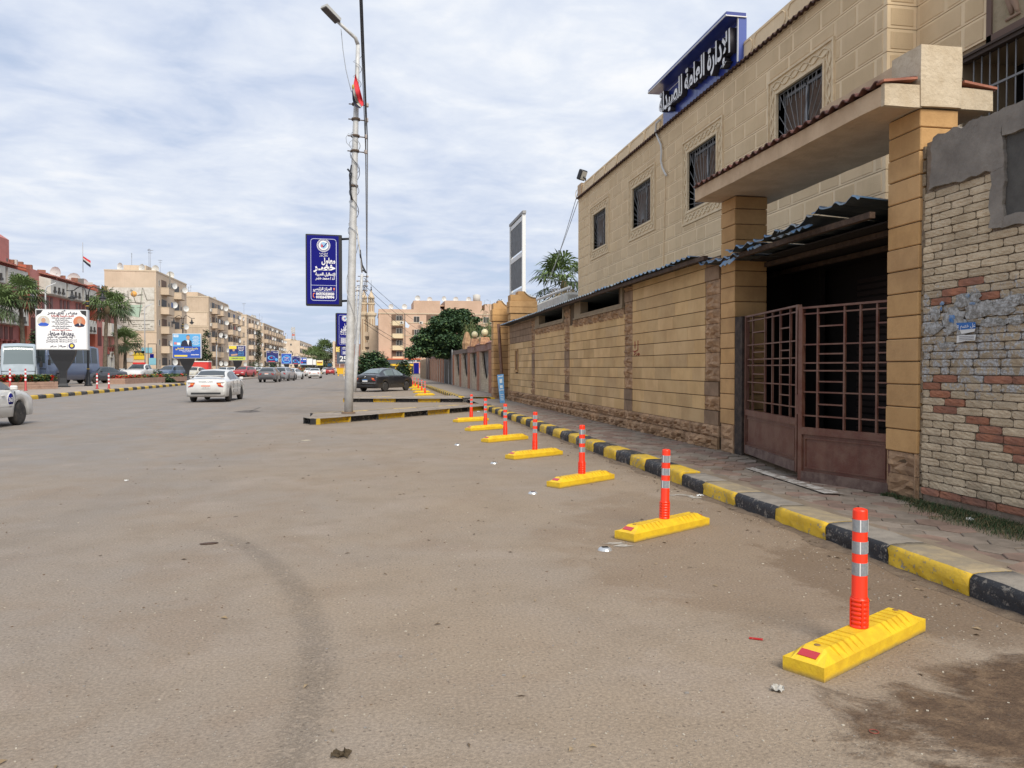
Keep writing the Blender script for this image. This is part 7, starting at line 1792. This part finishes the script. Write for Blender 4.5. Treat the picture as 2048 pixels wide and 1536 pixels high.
# billboards
bb_case = mat('billboard_case', (.52,.53,.54), .5); ped = mat('pedestal_black', (.018,.019,.022), .45)
def billboard(label, px0, px1, py0, py1, dep, yaw, art, side=.28, group='pedestal billboards on the median'):
    cx = (px0+px1)/2; x, y = ctr(cx, dep); k = dep/FPX; w_ = (px1-px0)*k; z1 = EYE+(735-py0)*k; z0 = EYE+(735-py1)*k; h_ = z1-z0
    t = thing('billboard', label, 'billboard', (x, y, .17), yaw, group)
    z0 -= .17; z1 -= .17
    fixn(MB().bevbox(-w_/2, w_/2+.02, .0, side+.2, z0, z1, .03).obj('case', bb_case, t))
    MB().box(-w_/2+.07, w_/2-.07, -.012, .0, z0+.07, z1-.07).obj('poster', art[0], t)
    b = MB(); hh = z0; pr = [(1.0,0,.46),(.97,.10,.42),(.72,.30,.30),(.46,.55,.22),(.36,.75,.20),(.40,.90,.30),(.55,.97,.40),(.55,1.0,.42)]
    vs = []
    for fx_, fz, dy_ in pr:
        ww = w_*.52*fx_*.5 if fz < .5 else w_*.26*fx_*.62; z = hh*(1-fz)
        if fz >= .85: z = hh*(1-fz)
        vs += [(-ww,.25-dy_/2,z),(ww,.25-dy_/2,z),(ww,.25+dy_/2,z),(-ww,.25+dy_/2,z)]
    n = len(pr); b.add(vs, [(4*i+j,4*(i+1)+j,4*(i+1)+(j+1)%4,4*i+(j+1)%4) for i in range(n-1) for j in range(4)]+[(0,1,2,3),(4*n-1,4*n-2,4*n-3,4*n-4)]); fixn(b.obj('pedestal', ped, t))
    MB().box(-w_*.12, w_*.12, .02,.48, -.02, .10).obj('base', ped, t)
    W_, H_ = w_-.14, h_-.14; X = lambda u: -W_/2+W_*u; Zf = lambda v: z1-.07-H_*v
    for it in art[1:]:
        kd = it[0]
        if kd == 'r': MB().box(X(it[1]), X(it[2]), -.016-.001*it[6] if len(it) > 6 else -.016, -.012, Zf(it[4]), Zf(it[3])).obj('print', it[5], t)
        elif kd == 'c':
            n_ = 20; b = MB(); cxx, czz = X(it[1]), Zf(it[2]); b.poly([(cxx+it[3]*W_*cos(2*pi*i/n_), -.017-.001*it[5], czz+it[3]*W_*sin(2*pi*i/n_)*(it[6] if len(it) > 6 else 1)) for i in range(n_)]); b.obj('print', it[4], t)
        elif kd == 'p': MB().poly([(X(u), -.017-.001*it[3], Zf(v)) for u, v in it[1]]).obj('print', it[2], t)
        elif kd == 't': text('lettering', it[1], it[2]*H_, it[6], t, (X(it[3]), -.024, Zf(it[4])), (1,0,0), (0,0,1), bold=.055*it[2]*H_, width=it[5]*W_)
    return t
grey_t = mat('print_dark', (.06,.06,.09), .6); skin_m = mat('print_skin', (.50,.30,.20), .7); suit = mat('print_suit', (.015,.02,.05), .7); red_p = mat('print_redtext', (.40,.06,.05), .6); blue_b = mat('print_blue', (.02,.08,.42), .6); cyan_b = mat('print_cyan', (.10,.38,.70), .6); yel_p = mat('print_yellow', (.80,.62,.06), .6); sky_b = mat('print_lightblue', (.25,.45,.70), .6); dkb = mat('print_navy', (.015,.02,.14), .6); pale_b = mat('print_pale', (.60,.66,.76), .6); lime = mat('print_lime', (.48,.58,.08), .6)
art1 = [sign_w, ('p', [(0,0),(.13,0),(.09,.08),(.02,.13),(0,.17)], trim_m, 1), ('p', [(1,0),(.87,0),(.91,.08),(.98,.13),(1,.17)], trim_m, 1),
        ('t','معرض أيادي مصر',.11,.52,.065,.60,grey_t), ('t','للحرف اليدوية والتراثية',.06,.52,.145,.46,red_p),
        ('c',.14,.29,.125,mat('print_disc', (.55,.52,.46), .7),1), ('p', [(.03,.37),(.10,.32),(.18,.32),(.25,.36),(.22,.41),(.06,.41)], mat('print_royal', (.03,.10,.50), .7), 2), ('c',.14,.26,.045,skin_m,3,1.3), ('c',.14,.225,.045,pale_b,2,.9),
        ('c',.86,.29,.125,mat('print_disc_red', (.55,.20,.10), .7),1), ('p', [(.75,.38),(.82,.33),(.90,.33),(.97,.38),(.94,.42),(.78,.42)], suit, 2), ('c',.86,.27,.045,skin_m,3,1.3), ('p', [(.85,.335),(.88,.335),(.87,.40)], sign_w, 3),
        ('t','بحديقة صنعاء',.15,.48,.60,.52,grey_t), ('t','الأربعاء والخميس ٥-٦ مارس',.08,.49,.685,.56,grey_t), ('c',.70,.92,.065,dkb,1), ('c',.70,.915,.035,yel_p,2), ('t','حياة',.06,.52,.93,.14,grey_t), ('t','مصر الخير',.06,.33,.93,.13,grey_t), ('r',.43,.435,.88,.98,grey_t), ('r',.61,.615,.88,.98,grey_t)]
for i, v in enumerate((.20,.25,.30,.35,.41,.46,.51)): art1.append(('t','محافظة الغربية والمحافظ',.04,.50,v,.42 if i % 2 == 0 else .28,grey_t if i < 6 else red_p))
for v in (.76,.81): art1.append(('t','تحت رعاية السيد المحافظ والمجتمع المدني',.04,.5,v,.62,grey_t))
billboard('large white billboard with two round portraits and Arabic text in front of the blue bus', 78, 171, 619, 700, 54, .10, art1, .3)
art2 = [cyan_b, ('r',0,1,.52,1,blue_b), ('r',.03,.20,.03,.13,sign_w,2), ('r',.05,.18,.06,.10,sky_b,3), ('p', [(.28,.52),(.32,.32),(.44,.24),(.50,.30),(.60,.23),(.68,.30),(.70,.52)], suit, 1), ('p', [(.50,.26),(.60,.26),(.56,.48)], sign_w, 2), ('c',.55,.15,.065,skin_m,3,1.3), ('c',.55,.095,.065,trim_m,2,.8),
        ('r',.04,.14,.34,.44,mat('print_pinkred', (.60,.20,.22), .7),2), ('r',.15,.27,.36,.46,sign_w,2), ('t','دكتور/ محمد القليقلي',.09,.50,.61,.82,yel_p), ('t','استشاري جراحة العظام والمفاصل',.05,.5,.68,.55,sign_w), ('t','جامعة طنطا',.04,.5,.74,.3,sign_w), ('r',.05,.52,.88,.95,yel_p,2), ('t','01026478994',.05,.80,.87,.30,sign_w)]
for i in range(7): art2.append(('t','جراحة المناظير',.045,.83,.10+.055*i,.28 if i % 2 else .20,sign_w))
billboard('blue billboard with a man in a dark suit and yellow Arabic name', 347, 401, 667, 717, 86, .04, art2, .2)
art3 = [dkb, ('r',0,.45,0,.22,yel_p,1), ('r',0,1,.76,1,lime,1), ('p', [(.06,.76),(.08,.45),(.2,.38),(.36,.38),(.48,.50),(.5,.76)], mat('print_bluecoat', (.03,.08,.26), .7), 2), ('c',.28,.28,.07,skin_m,3,1.3), ('c',.28,.22,.075,yel_p,2,.8), ('p', [(.1,.60),(.5,.55),(.52,.66),(.14,.72)], skin_m, 3)]
for i in range(6): art3.append(('t','أنظمة الطاقة',.08,.74,.10+.11*i,.40 if i != 2 else .3,sign_w if i < 3 else cyan_b))
art3.append(('t','للتواصل 01026478994',.08,.5,.88,.7,dkb))
billboard('navy and yellow billboard showing a man with folded arms', 458.5, 491.5, 691, 721, 116, .02, art3, .2)
art4 = [dkb, ('c',.42,.62,.32,cyan_b,1,.62), ('c',.45,.62,.24,dkb,2,.6), ('p', [(.5,.5),(.98,.72),(.95,.86),(.6,.80)], blue_b, 3), ('c',.84,.78,.12,cyan_b,4), ('c',.42,.58,.05,red_m,5), ('t','الآن في طنطا',.10,.78,.12,.36,sign_w), ('t','مركز',.07,.15,.10,.2,sign_w), ('r',.18,.72,.93,.99,red_m,4)]
billboard('dark blue billboard with a glowing figure, left one of the far blue row', 533, 557, 701.5, 724.5, 150, .0, art4, .2)
art5 = [blue_b, ('c',.5,.55,.46,cyan_b,1,.9), ('c',.5,.55,.36,blue_b,2,.9), ('t','حفل رأس السنة',.16,.5,.40,.45,sign_w), ('t','صنعاء',.16,.5,.62,.55,pale_b), ('r',.45,.58,.35,.42,red_m,4)]
billboard('blue billboard with a bright arch, second of the far blue row', 563, 583.5, 707, 728, 165, .0, art5, .2)
billboard('dark blue billboard with a glowing figure, third of the far blue row', 584, 600.5, 712, 728.5, 190, .0, art4, .2)
billboard('blue billboard with a red car picture, fourth of the far blue row', 601, 613.5, 715, 730, 210, .0, [blue_b, ('c',.13,.2,.10,sign_w,2), ('r',.4,.95,.15,.3,sign_w,2), ('r',.4,1,.62,.8,suit,2), ('c',.25,.68,.13,red_m,3), ('r',0,1,.85,1,sky_b,1)], .2)
billboard('blank white billboard, fifth in the far row', 614, 625, 717, 730, 230, .0, [sign_w], .2)
billboard('blank white narrow billboard beside the yellow one', 626, 632, 719, 730, 250, .0, [sign_w], .2)
billboard('yellow billboard with brown pictures in the far row', 633, 646, 720.5, 731, 260, .0, [yel_p, ('r',.1,.9,.3,.6,mat('print_brown', (.35,.13,.06), .7),1), ('r',.1,.9,.05,.2,sign_w,1)], .2)
billboard('tiny cyan and yellow billboard at the end of the far row', 655, 664, 724, 733, 300, .0, [cyan_b, ('r',0,1,0,.2,yel_p,1)], .2)
# ornamental lamps
lampglass = mat('lantern_glass', (.22,.22,.21), .3)
def ornlamp(label, px, py_top, dep, sc_=1.):
    x, y = ctr(px, dep); h = (EYE+(735-py_top)*dep/FPX)-.17
    t = thing('ornamental_lamp', label, 'street lamp', (x, y, .17), 0, 'black double armed lamps on the median')
    b = MB(); b.lathe([(.28,0),(.28,.1),(.16,.2),(.13,.9),(.09,1.1),(.075,1.2),(.065,h-1.1),(.05,h-.9)], n=12); b.obj('post', blackp, t)
    MB().lathe([(.10,h-1.5),(.10,h-1.15)], n=12).obj('collar', blackp, t)
    for z in (h-1.5,h-1.15,1.25): MB().lathe([(.115,z),(.115,z+.05)], n=12).obj('gold_ring', mat('gold_ring', (.50,.33,.06), .5), t)
    for s in (1,-1):
        a = MB(); pts = [(s*.08,0,h-1.1),(s*.09,0,h-.45),(s*.20,0,h-.12),(s*.42,0,h-.0),(s*.68,0,h-.12),(s*.92,0,h-.32),(s*1.2,0,h-.36),(s*1.42,0,h-.34)]
        a.tube(pts, .035, 6); a.tube([(s*1.05,0,h-.36),(s*1.05,0,h-.50)], .03, 5); a.obj('arm', blackp, t)
        b = MB(); b.lathe([(.07,h-.50),(.09,h-.60),(.10,h-.72),(.16,h-.80),(.30,h-.86),(.30,h-.90)], (s*1.05,0,0), 12); b.obj('lamp_shade', blackp, t)
        MB().lathe([(.19,h-.90),(.17,h-1.02),(.05,h-1.12)], (s*1.05,0,0), 12).obj('lantern_glass', lampglass, t)
    return t
for lb, px, py_, dp in (('nearest black double armed lamp, right of the white billboard',176.5,573,58),('black double armed lamp rising behind the blue billboard',366.5,631,96),('black double armed lamp between the blue and navy billboards',433,661,114),('black double armed lamp left of the dark blue billboard',541,690,150),('black double armed lamp above the far blue billboards',575,701,175),('smallest visible black double armed lamp near the mast block',590,706,205)): ornlamp(lb, px, py_, dp)
def simplelamp(label, px, pyt, dep, dx):
    x, y = ctr(px, dep); h = EYE+(735-pyt)*dep/FPX; t = thing('thin_lamp_post', label, 'lamp post', (x,y,0), 0, 'thin grey lamp posts on the far side')
    MB().tube([(0,0,0),(0,0,h*.92),(dx*.15,0,h*.96),(dx,0,h)], [.10,.07,.06,.05], 7).obj('post', bb_case, t)
simplelamp('thin grey lamp post before the mural block', 290.5, 607, 112, 1.2); simplelamp('thin grey post beside the second double armed lamp', 433.5, 690, 112, .1); simplelamp('thin grey lamp post at the end of the pink building', 93, 566, 72, .9)
fb = thing('frame_board', 'empty rectangular sign frame before the mural block', 'sign frame', (*ctr(305,110),0)); b = MB()
for a_, c_ in (((-.55,0,2.0),(.55,0,2.0)),((-.55,0,4.9),(.55,0,4.9)),((-.55,0,2.0),(-.55,0,4.9)),((.55,0,0),(.55,0,4.9))): b.tube([a_, c_], .05, 5)
b.obj('frame', MATS['clamp_rust'], fb); MB().box(-.45,.5,-.04,.0,1.9,2.9).obj('cyan_board', MATS['shop_cyan'], fb)
# palms on the median
for lb, px, pyc, dp, cr_, sd__ in (('large palm in front of the pink building, left of the white billboard',48,592,62,2.3,1),('palm with a full crown right of the white billboard',210,612,74,2.7,2),('slightly lower palm crown just right of the tallest one',234,618,82,2.7,4),('short palm in front of the mural block',250,686,88,3.0,5),('palm trunk cut by the left edge of the picture',-14,610,60,2.3,6)):
    x, y = ctr(px, dp); palm(lb, x, y, EYE+(735-pyc)*dp/FPX, 2.3, sd__, 38, 'palms on the left median')
x, y = ctr(78, 75); tree('dark_tree', 'dark leafless looking tree before the pink building, behind the white billboard', x, y, 4, [((0,0,4.2),(1.0,1.0,1.6)),((.4,0,2.6),(.9,.9,1.2))], 1500, .22, .12)
x, y = ctr(405,120); tree('dark_tree', 'dark tree right of the blue billboard', x, y, 5, [((0,0,5.2),(1.2,1.2,1.6)),((.2,0,3.4),(1.5,1.5,1.5)),((.6,0,7),(.8,.8,.9))], 1800, .3, .12)
x, y = ctr(517,200); tree('slim_tree', 'slim grey tree against the middle of the left row', x, y, 8, [((0,0,5),(1.0,1,3)),((.2,0,9),(.9,.9,3))], 1400, .35, .14, mats=[palm_d, bark, leaf_d])
palm('tall distant palm standing alone at the end of the avenue', *ctr(650, 300), 7.6, 6.5, 7, 50, 'distant palms'); palm('distant palm by the far end of the left row', *ctr(628, 290), 5.2, 6, 8, 44, 'distant palms'); palm('second distant palm left of the lone tall one', *ctr(636, 310), 5.5, 6, 9, 44, 'distant palms')
b = MB()
for i in range(60):
    px = R.uniform(600, 745); x, y = ctr(px, R.uniform(330, 480)); b.v += []; k = crown([((x, y, R.uniform(.8,2.2)), (4,3,R.uniform(1,2.2)))], 90, .9, None); b.add(k.v, k.f, R.choice((0,0,1)))
b.obj('distant_trees', [mat('far_leaf', (.05,.065,.045), .9), mat('far_leaf_pale', (.09,.10,.075), .9)], kind='stuff')
# far queue of cars that reads as one mass
b = MB()
for i in range(60):
    px = R.uniform(652, 700); x, y = ctr(px, R.uniform(230, 330)); b.add(*(lambda m_: (m_.v, m_.f))(MB().bevbox(x-.85,x+.85,y-2,y+2,.25,.95,.1))); b.m = b.m; 
    k = MB().bevbox(x-.7,x+.7,y-1.2,y+.9,.95,1.45,.15); b.add(k.v, k.f, R.choice((1,2,3,4)))
o = b.obj('distant_traffic', [pw, pgl, pr_, pbl, pd], kind='stuff')
for i, (px, pyt, dp) in enumerate(((700,715,120),(695,722,150))): pass
lo_ = thing('advert_board', 'small dark hoarding with large pale digits beyond the brown tower', 'billboard', tuple(DY(690,740,230)))
MB().box(-2.3,2.3,-.1,.1,1.8,5.2).obj('board', mat('hoarding_dark', (.07,.09,.13), .6), lo_); text('board_digits', '25', 2.2, sign_w, lo_, (-.4,-.13,3.2), (1,0,0), (0,0,1), False, bold=.05)
for sx_ in (-1.5,1.5): MB().tube([(sx_,0,0),(sx_,0,1.8)], .1, 6).obj('leg', bb_case, lo_)
# hedge under the round tree and flag by the peach block
x, y = ctr(745, 96); tree('low_hedge', 'low mixed hedge below the round green tree', x, y, 1.2, [((k_*1.1-2.6,0,.9),(1.0,.9,.8)) for k_ in range(7)], 2600, .22, .05, cat='hedge', wt=(3,4,5), mats=[leaf_d, leaf_m, mat('leaf_olive', (.12,.11,.04), .8)])
p = DY(810,735,95); t = thing('street_flag', 'small pale flag on a thin dark pole before the peach block', 'flag', (p.x,95,0)); zt = DY(810,628,95).z
MB().tube([(0,0,0),(0,0,zt)], .05, 5).obj('flag_pole', blackp, t); MB().add([(0,0,zt-.8),(.6,.1,zt-1.4),(.4,.05,zt-1.7),(.05,0,zt-1.6)], [(0,1,2,3)]).obj('flag_cloth', pale_b, t)
# mud, debris and sand drifted along the kerb foot
b = MB(); sandm = mat('kerb_silt', (.20,.145,.095), .95, (.13,.09,.06), 9, 1.0, 40)
y = 2.6
while y < 27:
    w_ = .05+.16*max(0, noise.noise((y*1.7, 3, 1))+.35); n_ = 4
    c0 = [(KX+.01, y, .001), (KX+.01, y+.12, .001)]
    b.add([(KX-w_*1.0, y, .0015), (KX+.004, y, .010+.035*abs(noise.noise((y*3,1,1)))), (KX+.004, y+.1, .010+.035*abs(noise.noise((y*3+.3,1,1)))), (KX-(.05+.16*max(0, noise.noise(((y+.1)*1.7, 3, 1))+.35)), y+.1, .0015)], [(0,3,2,1)]); y += .1
b.obj('silt_drift', sandm, kind='stuff')
